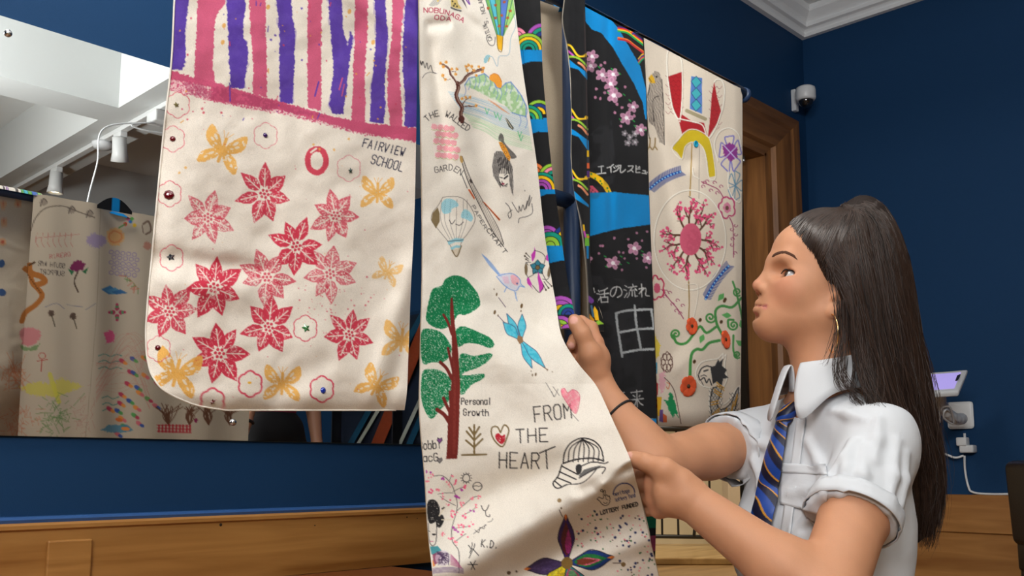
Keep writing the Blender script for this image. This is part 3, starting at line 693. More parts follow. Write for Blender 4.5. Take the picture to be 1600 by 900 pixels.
C.poly([(704, 466), (707, 464), (711, 510), (716, 550), (719, 600), (718, 640), (716, 700), (714, 717), (697, 717), (699, 690), (700, 650), (704, 620), (706, 580), (706, 530), (703, 490)], TK, 1, rough=.6); C.poly([(708, 540), (712, 600), (712, 710), (707, 710), (709, 620)], (142, 62, 52), .5, grain=.45, gs=.4)
for P, w_ in (([(693, 492), (700, 504), (706, 522)], 4), ([(700, 544), (704, 562), (708, 580)], 4), ([(688, 566), (698, 576), (706, 592)], 5), ([(683, 640), (694, 648), (702, 660)], 6), ([(693, 622), (698, 634), (704, 646)], 5), ([(703, 612), (704, 630)], 4)): C.line(P, w_, TK)
C.text('Personal', (721, 632), (767, 632), 10, 1.4, INK); C.text('Growth', (724, 649), (763, 650), 10, 1.4, INK)
OC = (124, 104, 68)
for P in ([(741, 664), (741, 708)], [(722, 711), (760, 710)], [(733, 668), (741, 680), (749, 667)], [(729, 674), (741, 688), (751, 678)], [(728, 688), (741, 699), (754, 686)]): C.line(P, 3.0, OC, sm=False)
C.line([(782, 676), (777, 667), (769, 668), (768, 678), (774, 690), (785, 698), (792, 684), (795, 671), (788, 664), (782, 676)], 2.2, OC); C.poly([(784, 681), (779, 677), (774, 680), (776, 688), (784, 694), (789, 688), (789, 679)], (190, 40, 56), 1, sm=True, grain=.3)
C.text('Bobbi', (655, 703), (689, 700), 13, 1.4, INK); C.text('MacG', (653, 722), (684, 720), 12, 1.4, INK)
for x, y in ((687, 688), (687, 719)): C.poly([(x, y - 2), (x - 3, y - 4), (x - 4, y), (x, y + 5), (x + 4, y), (x + 3, y - 4)], (130, 80, 140) if y < 700 else (130, 124, 124)); C.line([(x, y - 2), (x - 3, y - 4), (x - 4, y), (x, y + 5), (x + 4, y), (x + 3, y - 4)], .8, INK, closed=True, sm=False)
# turquoise dragonfly flower
TQ = (58, 178, 206)
for an, L, wd, ox in ((-2.05, 46, 5.5, 0), (-1.55, 40, 6.5, 2), (-2.32, 38, 8, -1), (1.18, 48, 6, 0), (.86, 58, 6.5, 1)):
    P = petal(813 + ox, 531, an, L, wd, .03); C.poly(P, TQ, .95, rough=.4); C.poly(P, (120, 206, 222), .5, grain=.5, gs=.3); C.line(P, 1.1, (70, 84, 120), .9)
C.poly([(809, 524), (816, 526), (818, 534), (812, 538), (808, 531)], (148, 112, 80))
for q in ((776, 460, 1.8), (772, 452, 1), (773, 488, 2.6), (778, 493, 1.2), (815, 478, 2.8), (814, 486, 1.2), (832, 586, 1.4), (837, 585, 2), (830, 580, .9), (855, 578, 1.2), (863, 581, .8)): C.ell(q[0], q[1], q[2] * .7, q[2] * 1.4, .2, (110, 86, 56))
C.line([(779, 465), (790, 480)], 1, (90, 70, 90)); C.line([(779, 494), (789, 505)], 1, (90, 70, 90)); C.line([(848, 573), (856, 578)], 1, (120, 80, 50))
# from the heart
C.text('FROM', (836, 659), (893, 653), 23, 1.9, (54, 50, 50), .92); C.text('THE', (807, 692), (856, 690), 21, 1.9, (50, 46, 46)); C.text('HEAR', (780, 731), (842, 732), 24, 1.9, (50, 46, 46)); C.line([(843, 708), (867, 698)], 2.0, (50, 46, 46)); C.line([(853, 703), (855, 732)], 2.0, (50, 46, 46))
C.poly([(878, 617), (877, 609), (882, 607), (887, 614), (894, 609), (902, 612), (906, 622), (900, 646), (890, 636)], (244, 126, 150), .95, hatch=(.5, 2, .8)); C.line([(878, 617), (877, 609), (882, 607), (887, 614), (894, 609), (902, 612), (906, 622), (900, 646), (889, 634)], 1, (214, 96, 120), closed=True)
for P in ([(853, 598), (866, 620)], [(864, 604), (874, 618)], [(862, 612), (866, 620), (872, 608)], [(893, 646), (904, 658)]): C.line(P, .9, (90, 84, 84), .8)
# helmet
hp = [(880, 724), (882, 708), (890, 694), (903, 686), (915, 685), (928, 689), (938, 699), (942, 712), (943, 721)]
C.line(hp, 2.0, INK)
for t in range(1, 8):
    bx = 880 + t * 7.8; C.line([(910, 686), (884 + t * 7.2, 700), (bx, 722 - t * .2)], 1.7, INK, .9)
C.line([(880, 724), (900, 718), (925, 716), (943, 720)], 2.4, INK); C.line([(878, 726), (872, 744), (864, 755), (871, 763), (886, 757)], 2, INK)
for P in ([(879, 729), (902, 741)], [(874, 737), (900, 749)], [(870, 746), (892, 755)], [(867, 752), (878, 761)]): C.line(P, 2, INK)
C.poly([(900, 728), (905, 725), (909, 729), (908, 738), (903, 742), (900, 735)], (50, 48, 50), sm=True); C.poly([(904, 744), (912, 734), (925, 730), (940, 727), (935, 732), (922, 738), (908, 746)], (90, 88, 88), .9); C.line([(909, 728), (925, 722), (944, 724), (950, 722)], 1.8, INK); C.line([(905, 747), (920, 738), (934, 731), (946, 731), (941, 740)], 1.7, INK); C.line([(887, 757), (908, 755), (922, 745), (932, 733)], 1.3, INK)
# lottery marks
hand = [(935, 778), (940, 778), (939, 766), (938, 767), (940, 778)]
C.line([(933, 780), (936, 777), (941, 779), (943, 777), (942, 769), (939, 768), (938, 766), (941, 765), (943, 769), (944, 766), (946, 768), (945, 775), (948, 773), (950, 776), (952, 775), (953, 780), (952, 786), (947, 790), (941, 788), (937, 783), (933, 780)], 1.0, INK); C.line([(943, 785), (946, 787), (949, 785)], .9, INK); C.line([(946, 776), (947, 780), (950, 781)], .8, INK)
t = np.linspace(math.pi * 1.02, math.pi * 1.97, 14); C.line(np.stack([975 + 17 * np.cos(t) , 772 + 17 * np.sin(t) - (t - 4.7) * .9], 1), 1.8, (62, 72, 130))
C.text('heritage', (960, 775), (984, 769), 5.6, .9, (62, 72, 130), jit=0); C.text('lottery fund', (961.5, 784), (993, 776), 5.6, .9, (62, 72, 130), jit=0); C.text('LOTTERY FUNDED', (939, 804), (997, 790), 5.6, 1.5, (44, 42, 44), jit=0)
# bottom: cherry tree, geisha, marks, star flower, confetti
for P, w_ in (([(717, 895), (717, 862), (707, 846), (706, 826), (713, 800), (714, 784), (708, 762), (700, 750), (690, 743), (678, 744)], 1.3), ([(714, 798), (726, 788), (738, 778), (747, 775)], 1.1), ([(712, 790), (700, 784), (688, 776)], 1), ([(708, 768), (716, 764), (726, 760)], 1), ([(709, 848), (722, 838), (728, 834)], 1), ([(706, 826), (720, 824), (735, 822)], .9), ([(702, 752), (706, 741)], .9), ([(722, 806), (740, 796), (743, 790)], .9), ([(708, 770), (699, 770), (684, 772)], .9)): C.line(P, w_, (96, 90, 88), .9)
for k in range(120):
    b = [(676, 742), (690, 746), (706, 742), (700, 756), (712, 754), (726, 762), (722, 768), (736, 780), (746, 776), (690, 778), (700, 786), (712, 776), (722, 788), (706, 802), (712, 806), (728, 806), (740, 798), (744, 792), (716, 822), (722, 824), (734, 821), (712, 828), (714, 846), (692, 834), (726, 832), (706, 842), (668, 738), (668, 750), (684, 765), (674, 768)][k % 30]
    C.dot(b[0] + RNG.normal(0, 2.4), b[1] + RNG.normal(0, 2.4), RNG.uniform(.9, 1.9), [(240, 96, 136), (244, 130, 150), (176, 60, 160)][(k * 7) % 5 % 3], .95, .8)
C.line([(725, 742), (731, 741), (734, 748), (731, 753), (725, 752), (723, 747)], 1.2, INK, closed=True); 
for k in range(12): C.line([(728.5 + 7 * math.cos(k * .524), 747 + 7 * math.sin(k * .524)), (728.5 + 9 * math.cos(k * .524), 747 + 9 * math.sin(k * .524))], .9, INK)
C.ring(746, 760, 7, 6.5, 1.1, INK); C.line([(740, 760), (744, 759), (748, 760), (752, 759)], .9, INK)
C.line([(752, 790), (755, 797), (760, 797), (764, 789)], 1.2, INK); C.line([(758, 798), (760, 806), (765, 807), (765, 804)], 1.1, INK)
C.line([(740, 834), (750, 826), (760, 820)], .9, INK, .8); C.line([(742, 828), (748, 832), (750, 824), (756, 826), (758, 820)], .9, INK, .8); C.line([(762, 816), (768, 814), (770, 810)], .8, INK, .7)
C.text('K.D.', (752, 854), (777, 857), 11, 1.3, INK)
for P in ([(732, 852), (736, 858), (734, 864)], [(738, 848), (737, 858)], [(742, 850), (740, 858)], [(739, 858), (733, 872)], [(739, 858), (748, 868)], [(731, 882), (746, 882)], [(735, 878), (742, 890)], [(743, 876), (736, 890)]): C.line(P, 1.2, INK)
C.poly([(667, 792), (670, 782), (679, 781), (686, 790), (687, 802), (682, 814), (672, 818), (668, 808)], (40, 38, 40), 1, sm=True, grain=.25, gs=.8); C.poly([(682, 812), (690, 804), (694, 812), (688, 824), (682, 822)], (44, 42, 44), 1, sm=True, grain=.25)
C.line([(686, 806), (694, 794)], 1.6, (226, 214, 190)); C.line([(690, 812), (708, 812)], 1.4, (226, 214, 190)); C.line([(691, 795), (694, 793)], 2, INK)
C.line([(669, 818), (670, 840), (674, 852), (680, 850), (682, 838), (682, 822)], 1.1, (60, 56, 58)); C.ell(678, 835, 3, 1.5, 0, INK); C.line([(669, 829), (672, 831)], 1, INK); C.line([(672, 846), (677, 846)], 1.2, (200, 100, 130))
C.poly([(672, 854), (684, 853), (690, 860), (682, 868), (674, 866)], (60, 140, 150), .9); C.poly([(676, 866), (690, 860), (686, 878), (678, 884)], (140, 60, 90), .85); C.poly([(676, 874), (680, 884), (676, 886)], (230, 150, 80)); C.ell(692, 872, 12, 12, .2, (200, 186, 200), .7)
for k in range(16): C.line([(682 + RNG.uniform(0, 20), 862 + RNG.uniform(0, 22)) for _ in range(3)], 1, (70, 50, 80), .8)
for k in range(9): C.line([(704, 866 + k * 2), (714 + k, 876 + k * 1.5)], 1, (160, 60, 110), .7); C.line([(676, 888 + k), (700, 886 + k), (724, 888 + k)], .8, (110, 84, 130), .5)
sx, sy = 886, 880
for an, L, wd, cols in ((-1.60, 76, 13, ((62, 36, 110), (110, 44, 40), (190, 60, 140))), (-.13, 74, 16, ((34, 64, 130), (40, 130, 60), (244, 110, 140))), (3.0, 66, 13, ((74, 58, 100), (84, 66, 108), (70, 54, 92))), (1.2, 60, 18, ((60, 150, 150), (200, 80, 120), (110, 180, 120))), (2.2, 60, 14, ((232, 212, 30), (236, 222, 60), (230, 200, 40)))):
    P = petal(sx, sy, an, L, wd, .05); C.poly(P, cols[0], 1, rough=.6); Q = petal(sx, sy, an, L * .86, wd * .68, .18); C.poly(Q, cols[1], .95, rough=.8)
    Q = petal(sx + 2, sy, an + .03, L * .72, wd * .38, .28); C.poly(Q, cols[2], .95, rough=.8); C.line(P, 1.3, (44, 38, 50)); c, n = math.cos(an), math.sin(an)
    C.poly(petal(sx + L * .86 * c, sy + L * .86 * n, an, 12, 2.4, 0), (226, 130, 60))
    C.poly(P, (40, 30, 50), .22, grain=.52, gs=.5)
C.poly(petal(sx, sy, -.1, 48, 5, .35), (110, 50, 30), .9, rough=1.2)
C.ell(sx, sy, 9, 9.5, 0, (128, 100, 52), 1, rough=.5); C.line([(874, 797), (879, 808)], 1.2, (60, 44, 40)); C.dot(874, 782, 3.3, (150, 124, 88)); C.dot(877, 794, 1.6, (110, 90, 64)); C.dot(974, 882, 3.6, (130, 104, 66)); C.dot(807, 893, 1.8, (96, 80, 62)); C.dot(795, 895, 3, (110, 90, 66)); C.line([(958, 880), (970, 880)], 1.2, (60, 44, 40))
for k in range(210):
    x, y = RNG.uniform(890, 1030), RNG.uniform(785, 905)
    if y < 800 + (x - 890) * .05 - 4 or (935 < x and y < 806): continue
    if abs(x - 886) < 14 and y > 800: continue
    if x < 965 and y > 858 and x - 886 < 78: continue
    q = k % 7; col, r = ((30, 40, 90), 1.9) if q < 2 else ((30, 96, 50), 1.2) if q < 4 else ((240, 120, 140), 1.2) if q < 6 else ((70, 36, 30), 1.1)
    C.dot(x, y, r * RNG.uniform(.8, 1.15), col, .95)
for k in range(240): C.dot(RNG.uniform(655, 1030), RNG.uniform(0, 900), RNG.uniform(.25, .6), (150, 136, 118), .5)

# ---------------------------------------------------------------- black collar bands and black front panel
BK = (30, 30, 32)
BLUE = (14, 136, 206)
def wave(C, x, y, r, cols, a0=math.pi, a1=2 * math.pi, sy=1.0):
    n = len(cols)
    for i, c in enumerate(cols):
        R = r * (1 - i / n); t = np.linspace(a0, a1, 16); P = np.stack([x + R * np.cos(t), y + sy * R * np.sin(t)], 1)
        C.poly(np.vstack([P, [(x, y)]]), c); C.line(P, 1.1, (24, 22, 26), .9)
LG, YL, TL, PK, VI, NV, ORN = (150, 200, 62), (246, 196, 30), (20, 150, 124), (240, 140, 166), (176, 84, 186), (38, 62, 136), (240, 132, 70)
cvB = Canvas(795, 0, 950, 530, BK); C = cvB
for y0, y1, xa, xb in ((73, 101, 805, 850), (183, 211, 815, 862), (290, 308, 830, 880), (381, 412, 845, 900)):
    C.poly([(xa - 6, y0 + 3), ((xa + xb) / 2, y0 - 1 + 3), (xb + 4, y0), (xb + 4, y1 - 4), ((xa + xb) / 2 + 3, y1 - 5), (xa - 6, y1 + 4)], BLUE, 1, rough=.8)
    C.line([(xa + 12, y0 + 4), (xa + 14, y1)], .8, (16, 100, 160))
for x, y, r, cs in ((806, 60, 18, (PK, PK, VI)), (848, 62, 26, (VI, TL, NV, BK)), (826, 78, 26, (LG, YL, TL, TL, BK)),
                    (816, 174, 14, (ORN, ORN, VI)), (842, 178, 22, (LG, NV, YL, TL)), (826, 186, 22, (TL, LG, TL, BK)),
                    (834, 272, 18, (ORN, ORN, NV)), (864, 278, 23, (LG, PK, TL, BK)), (846, 296, 27, (TL, YL, VI, VI, BK)),
                    (855, 372, 20, (VI, VI, VI)), (884, 372, 20, (NV, YL, LG)), (860, 384, 22, (TL, LG, LG)),
                    (876, 490, 28, (VI, VI, YL, BK)), (888, 492, 17, (TL, NV, NV)), (876, 513, 20, (VI, LG, YL)), (888, 520, 14, (VI, VI))): wave(C, x, y, r, cs)
for y0, y1, y2, y3 in ((88, 101, 107, 122), (197, 205, 212, 232), (296, 300, 312, 318)):      # second band: slanting blue strips
    C.poly([(884, y0), (898, y1 - 1), (920, y2 + 8), (920, y3 + 6), (904, y2 + 2), (884, y1 + 2)], BLUE)
for y in (70, 168, 262):
    C.line([(884, y), (892, y + 2), (902, y + 16), (910, y + 18), (920, y + 15)], 3, (246, 200, 40)); C.line([(886, y + 8), (896, y + 17)], 3, (190, 80, 180)); C.line([(886, y + 19), (898, y + 19), (908, y + 24), (918, y + 34)], 3, (150, 200, 60)); C.line([(904, y + 28), (910, y + 32), (918, y + 42)], 3.4, (232, 150, 110)); C.dot(916, y + 16, 3, (246, 200, 40))
C.line([(913, 20), (916, 130), (918, 240), (920, 300)], 1.4, (70, 52, 52), .8)
for y, c in ((240, YL), (258, (240, 110, 60)), (272, (90, 50, 130)), (250, (60, 60, 66))): C.poly([(917, y - 5), (922, y - 5), (922, y + 5), (917, y + 5)], c)
C.poly([(914, 365), (920, 366), (921, 384), (914, 384)], (120, 200, 60)); C.line([(912, 352), (913, 362)], 3, YL); C.line([(913, 362), (915, 370)], 3, (210, 80, 190)); C.dot(919, 370, 2, (240, 170, 40)); C.poly([(916, 384), (920, 384), (920, 404), (917, 404)], BLUE)
C.line([(919, 466), (924, 470)], 8, (130, 70, 170)); C.poly([(929, 478), (934, 486), (936, 500), (930, 500), (926, 486)], (246, 190, 40)); C.poly([(921, 490), (929, 500), (927, 506), (921, 497)], (240, 170, 40)); C.line([(924, 478), (927, 494)], 3.4, (70, 120, 160)); C.poly([(926, 506), (936, 500), (944, 506), (932, 508), (924, 518), (921, 512)], LG); C.dot(922, 505, 2.4, VI)
C.line([(893, 262), (897, 300), (908, 345), (913, 380), (916, 400), (919, 450), (921, 500)], .9, (190, 180, 170), .6)

cvK = Canvas(870, -60, 1040, 1210, BK); C = cvK
C.poly([(874, -60), (905, -10), (925, 12), (950, 24), (966, 44), (984, 75), (1000, 102), (1012, 150), (1014, 190), (1008, 185), (1004, 160), (990, 130), (975, 105), (958, 75), (940, 52), (925, 46), (914, 33), (900, 22), (874, 12)], BLUE, 1, rough=.7)
C.line([(905, -10), (925, 12), (940, 22), (960, 30)], 1.0, (210, 170, 150), .7)
for off, cs in ((0, ((60, 40, 120), (230, 50, 50), (250, 200, 40), (40, 170, 90))), (17, ((240, 120, 50), (200, 50, 60))), ):
    for i, c in enumerate(cs): C.line([(966, 42 + off + i * 2.2), (980, 45 + off + i * 2.2), (992, 54 + off + i * 2.2), (1006, 64 + off + i * 2.4)], 2.6, c)
for i, c in enumerate(((40, 170, 130), (250, 190, 40), (236, 96, 50), (60, 70, 150))): C.line([(984 + i * 1.5, 47 + i * 2), (992, 42 + i * 3), (1008, 42 + i * 3)], 2.6, c)
for i, c in enumerate(((246, 190, 50), (60, 50, 130), (236, 96, 60), (40, 160, 110))): C.line([(998, 92 + i * 2.5), (1004, 85 + i * 2.5), (1012, 83 + i * 2.5)], 2.4, c)
def blossom(x, y, r, den=1.0, white=False):
    for k in range(5):
        a = k * 1.2566 - 1.3 + RNG.normal(0, .1); C.ell(x + r * .55 * math.cos(a), y + r * .55 * math.sin(a), r * .48, r * .36, a, (206, 150, 178) if not white else (200, 196, 200), .9 * den, rough=.6, grain=.2, gs=.6); C.ell(x + r * .6 * math.cos(a), y + r * .6 * math.sin(a), r * .3, r * .16, a, (166, 110, 140), .5 * den)
    C.dot(x, y, r * .28, (246, 240, 244), .95 * den, .8); C.line([(x, y), (x + r * .4, y + r * .3)], 1.2, (250, 246, 250), .8 * den)
for q in ((925, 88, 10), (923, 103, 10, .7), (941, 117, 11), (958, 116, 10), (954, 131, 11), (959, 149, 12), (989, 167, 9), (979, 184, 11), (1001, 203, 10)): blossom(*q)
for q in ((976, 208, 5), (984, 214, 5), (992, 209, 6), (981, 223, 6), (992, 222, 6)): blossom(*q, .55, True)
for q in ((945, 98), (939, 102), (946, 137), (945, 145), (932, 139), (970, 149), (964, 163), (972, 168), (961, 176), (938, 154), (930, 152), (977, 136), (991, 181), (970, 197), (942, 384)): C.dot(*q, 2.3, (196, 130, 160), .9, 1)
for q in ((935, 104), (955, 107), (967, 114), (949, 144), (974, 147), (983, 156), (989, 188), (968, 186), (991, 196), (1007, 202), (963, 137)): C.line([q, (q[0] + 2.5, q[1] + 2)], 1.8, (40, 160, 70), .9)
CH = (212, 212, 210)
def strokes(L, w_, col=CH, ox=0, oy=0, s=1): 
    for P in L: cvK.line([(ox + a * s, oy + b * s) for a, b in P], w_, col, .95, rough=.5, sm=len(P) > 3)
sc_ = 110 / 1600.0
J = lambda *p: [(920 + a * sc_, 240 + b * sc_) for a, b in p]
strokes([J((220, 300), (335, 285)), J((285, 300), (290, 440)), J((170, 465), (385, 440)), J((560, 245), (500, 300), (415, 325)), J((500, 310), (505, 425)), J((570, 310), (590, 330)), J((610, 280), (630, 305)), J((565, 415), (640, 380), (690, 320)), J((650, 275), (665, 295)), J((685, 265), (690, 275)),
         J((725, 265), (720, 425), (780, 410), (835, 360)), J((900, 285), (1005, 285), (960, 370), (885, 410)), J((960, 370), (1010, 420)), J((1075, 275), (1070, 430), (1165, 430)), J((1080, 350), (1165, 345)), J((1120, 305), (1130, 320)), J((1150, 295), (1160, 310)), J((1235, 385), (1285, 390), (1280, 450)), J((1210, 445), (1310, 460)), J((1320, 428), (1338, 425))], 1.9)
C.poly([(921, 268), (930, 271), (941, 278), (950, 288), (956, 301), (948, 302), (942, 292), (932, 282), (921, 276)], YL)
for q in ((924, 272), (930, 279), (938, 283), (940, 287), (949, 294), (951, 299)): C.dot(*q, 1.5, (50, 140, 60))
C.poly([(919, 290), (926, 290), (936, 300), (920, 303)], (240, 90, 120)); 
for q in ((922, 294), (926, 297), (930, 300), (924, 300)): C.dot(*q, 1.1, (90, 30, 60))
C.poly([(905, 302), (960, 300), (1000, 304), (1022, 306), (1022, 350), (1000, 353), (970, 357), (940, 364), (905, 374)], BLUE, 1, rough=.7)
for q in ((991, 388, 11), (958, 411, 11), (1012, 403, 10), (918, 404, 8)): blossom(*q)
for q in ((960, 372), (982, 374), (995, 364), (1003, 376), (1011, 362), (967, 394), (976, 404), (974, 395), (985, 392), (936, 396), (947, 405), (995, 404), (972, 422), (1010, 418), (938, 384)): C.dot(*q, 2.0, (190, 130, 160), .85, 1)
for q in ((969, 400), (944, 400), (968, 412), (1002, 392), (980, 410), (946, 416), (1002, 398)): C.line([q, (q[0] + 3, q[1] + 1.5)], 1.7, (40, 150, 70), .9)
s2 = 115 / 796.0
J = lambda *p: [(915 + a * s2, 430 + b * s2) for a, b in p]
strokes([J((75, 180), (100, 180)), J((65, 232), (98, 230)), J((70, 288), (125, 286)), J((88, 140), (92, 286)),
         J((140, 165), (150, 180)), J((122, 200), (150, 205)), J((140, 270), (165, 230)), J((238, 138), (205, 160), (165, 170)), J((150, 210), (250, 195)), J((205, 162), (205, 235)), J((165, 240), (170, 298)), J((165, 240), (240, 235), (240, 292)), J((170, 292), (240, 288)),
         J((335, 125), (330, 170), (310, 215), (285, 230), (268, 205), (280, 155), (320, 128), (365, 130), (392, 170), (385, 215), (345, 240)),
         J((425, 112), (445, 125)), J((415, 155), (440, 165)), J((420, 240), (450, 195)), J((510, 100), (515, 125)), J((460, 135), (555, 120)), J((505, 130), (480, 165), (550, 160)), J((535, 145), (555, 165)), J((475, 180), (470, 215), (450, 240)), J((505, 178), (505, 225)), J((530, 175), (535, 230), (560, 225)),
         J((605, 95), (608, 235)), J((575, 150), (625, 135), (580, 200)), J((600, 180), (640, 140), (655, 160), (650, 215), (690, 225))], 1.8)
for P in (J((330, 410), (345, 560), (370, 720), (395, 880)), J((335, 410), (430, 385), (560, 375), (715, 370)), J((530, 330), (545, 500), (575, 680), (600, 800)), J((710, 372), (728, 480), (738, 580)), J((365, 620), (470, 600), (560, 585), (735, 575)), J((400, 840), (500, 820), (600, 805), (745, 800))):
    C.line(P, 4.2, (178, 184, 186), .95, rough=1.3); C.line(P, 1.6, (222, 228, 230), .5, rough=1)
C.line(J((95, 620), (120, 740), (145, 890)), 2.5, (170, 172, 174), .8, rough=1)
s3 = .1
J = lambda *p: [(950 + a * s3, 590 + b * s3) for a, b in p]
strokes([J((115, 235), (125, 330), (120, 420)), J((150, 270), (255, 230)), J((165, 295), (180, 305)), J((155, 310), (170, 330)), J((250, 285), (225, 315)), J((160, 400), (275, 375)), J((235, 350), (235, 440), (215, 455)), J((185, 415), (200, 440)), J((70, 300), (100, 295)), J((95, 380), (70, 420)),
         J((360, 235), (535, 210)), J((395, 280), (425, 300)), J((500, 275), (485, 295)), J((340, 352), (550, 328)), J((450, 200), (458, 455)), J((445, 350), (420, 430), (380, 455)), J((465, 345), (500, 400), (545, 430))], 2.0)
C.poly([(905, 655), (960, 657), (1000, 655), (1040, 653), (1040, 705), (905, 712)], BLUE, 1, rough=.8); C.line([(985, 656), (1005, 655), (1022, 654)], 1, (220, 214, 205), .7, rough=.8)
C.poly([(1004, 805), (1040, 802), (1040, 824), (1004, 826)], (12, 100, 70)); C.poly([(1004, 838), (1040, 836), (1040, 860), (1004, 862)], (150, 60, 90)); C.poly([(1004, 880), (1040, 878), (1040, 925), (1004, 925)], BLUE)
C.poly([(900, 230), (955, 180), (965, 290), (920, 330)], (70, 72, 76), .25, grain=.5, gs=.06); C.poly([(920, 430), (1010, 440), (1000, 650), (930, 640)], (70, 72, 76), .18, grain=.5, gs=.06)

# ---------------------------------------------------------------- right sleeve
cvR = Canvas(995, 30, 1175, 690, (226, 212, 194)); C = cvR
SIL = (246, 240, 228)
def couch(P, closed=False, w_=1.8): C.line([(a + .9, b + .9) for a, b in P], w_, (150, 132, 112), .6, closed=closed); C.line(P, w_, SIL, 1, closed=closed)
# eagle
C.poly([(1018, 118), (1023, 111), (1030, 113), (1034, 124), (1036, 150), (1037, 200), (1038, 226), (1030, 222), (1024, 200), (1014, 190), (1011, 160), (1014, 140)], (120, 110, 102), .9, rough=1, hatch=(.1, 2.6, .75)); C.line([(1018, 118), (1014, 140), (1010, 160), (1012, 200), (1016, 222)], 1.2, (50, 44, 42)); C.line([(1030, 150), (1024, 152), (1020, 160), (1022, 190)], 1, (50, 44, 42)); C.line([(1034, 124), (1037, 170), (1038, 226)], 1.2, (60, 54, 50))
C.poly([(1013, 122), (1018, 116), (1022, 122), (1024, 130), (1018, 130), (1014, 127)], (214, 166, 40)); C.dot(1026, 120, 1.4, (30, 26, 24)); C.line([(1018, 128), (1014, 122)], 1, (80, 60, 30))
for x in (1016, 1024): C.line([(x, 216), (x - 1, 230)], 2, (150, 120, 70)); C.line([(x - 4, 234), (x - 1, 229), (x + 3, 234)], 2, (160, 132, 86))
# torii-like figure in red and yellow
RED = (176, 34, 42)
def scales(P, b): 
    C.poly(P, RED)
    x0, y0, x1, y1 = b
    for yy in range(int(y0), int(y1), 7):
        for xx in range(int(x0) + (yy // 7 % 2) * 4, int(x1), 8): C.line([(xx - 4, yy), (xx, yy + 4), (xx + 4, yy)], .7, (110, 20, 28), .55)
scales([(1043, 120), (1066, 112), (1066, 150), (1064, 178), (1082, 190), (1100, 192), (1106, 216), (1092, 204), (1078, 202), (1066, 210), (1060, 186), (1050, 165)], (1044, 118, 1066, 180))
scales([(1116, 128), (1120, 150), (1127, 175), (1122, 190), (1106, 216), (1110, 180), (1112, 150)], (1112, 135, 1126, 200))
couch([(1043, 121), (1042, 90), (1046, 76), (1056, 78), (1064, 92), (1066, 112), (1066, 150), (1064, 176), (1062, 190)]); couch([(1116, 128), (1120, 124), (1128, 126), (1132, 140), (1130, 165), (1126, 178), (1118, 200), (1106, 216), (1098, 196), (1082, 190), (1064, 186), (1058, 184), (1050, 165), (1043, 121)])
C.poly([(1080, 119), (1097, 122), (1097, 178), (1078, 170)], (86, 128, 196))
for y in (128, 146, 164): C.poly([(1088, y - 9), (1096, y + 1), (1087, y + 10), (1080, y - 1)], (70, 176, 186)); C.line([(1088, y - 9), (1096, y + 1), (1087, y + 10), (1080, y - 1)], .8, (40, 60, 110), closed=True, sm=False)
C.line([(1073, 173), (1102, 186)], 5.5, (168, 156, 124)); 
YW = (214, 186, 36)
C.poly([(1078, 202), (1092, 204), (1108, 216), (1114, 240), (1118, 275), (1108, 277), (1104, 250), (1100, 234), (1092, 224), (1080, 222), (1070, 230), (1065, 248), (1058, 238), (1050, 232), (1060, 218), (1068, 208)], YW, 1, sm=False)
couch([(1068, 208), (1078, 202), (1092, 204), (1108, 216), (1114, 240), (1118, 277), (1108, 278), (1104, 250), (1100, 234), (1092, 224), (1080, 222), (1070, 230), (1065, 249), (1050, 232), (1060, 218), (1068, 208)], w_=1.2)
C.line([(1081, 225), (1080, 260), (1078, 306)], 1.8, (176, 140, 70)); C.line([(1093, 226), (1092, 310)], .8, (120, 110, 104), .7); C.line([(1076, 307), (1094, 318)], 1.0, (80, 70, 66)); couch([(1082, 262), (1084, 274), (1092, 279)], w_=1.2)
# feathers
def feather(x0, y0, x1, y1, wd, bow=0):
    n = 40; a = math.atan2(y1 - y0, x1 - x0)
    for k in range(n):
        t = k / n; x, y = x0 + (x1 - x0) * t - bow * math.sin(math.pi * t) * math.sin(a), y0 + (y1 - y0) * t + bow * math.sin(math.pi * t) * math.cos(a)
        for sd in (-1, 1): C.line([(x, y), (x + wd * math.cos(a + sd * 2.0 + 0), y + wd * math.sin(a + sd * 2.0))], 1.0, (70, 80, 140), .75)
    P = [(x0 + (x1 - x0) * t - bow * math.sin(math.pi * t) * math.sin(a), y0 + (y1 - y0) * t + bow * math.sin(math.pi * t) * math.cos(a)) for t in np.linspace(.02, .98, 12)]
    C.line(P, 4, (24, 76, 168)); 
    for p in P: C.dot(p[0], p[1], 1.3, (150, 210, 244)); 
feather(1064, 268, 1014, 296, 9, 4); feather(1139, 415, 1102, 468, 8, 3)
# pansy pair and swirls
for a in range(5):
    an = a * 1.256 - .4; C.line([(1141, 240)] + [(1141 + 22 * math.cos(an + d) * .75, 240 + 32 * math.sin(an + d) * .85) for d in (-.45, -.15, .15, .45)] + [(1141, 240)], 2.0, (116, 112, 196), .9)
C.poly([(1128, 228), (1140, 222), (1152, 230), (1152, 246), (1142, 252), (1132, 244)], (140, 50, 140), 1, rough=2.5, rs=.6); C.line([(1130, 226), (1150, 248)], 1.6, (200, 190, 230)); C.line([(1150, 230), (1134, 246)], 1.4, (200, 190, 230))
couch([(1122, 252), (1116, 226), (1124, 206), (1140, 200), (1154, 210), (1158, 230)], w_=1.6)
for a in range(5):
    an = a * 1.256; C.line([(1149, 290)] + [(1149 + 12 * math.cos(an + d) * .9, 290 + 24 * math.sin(an + d) * .9) for d in (-.4, 0, .4)] + [(1149, 290)], 1.5, (96, 140, 170), .9)
couch([(1138, 268), (1138, 292), (1146, 310), (1156, 316), (1158, 300)], w_=1.6)
WN = (150, 44, 90)
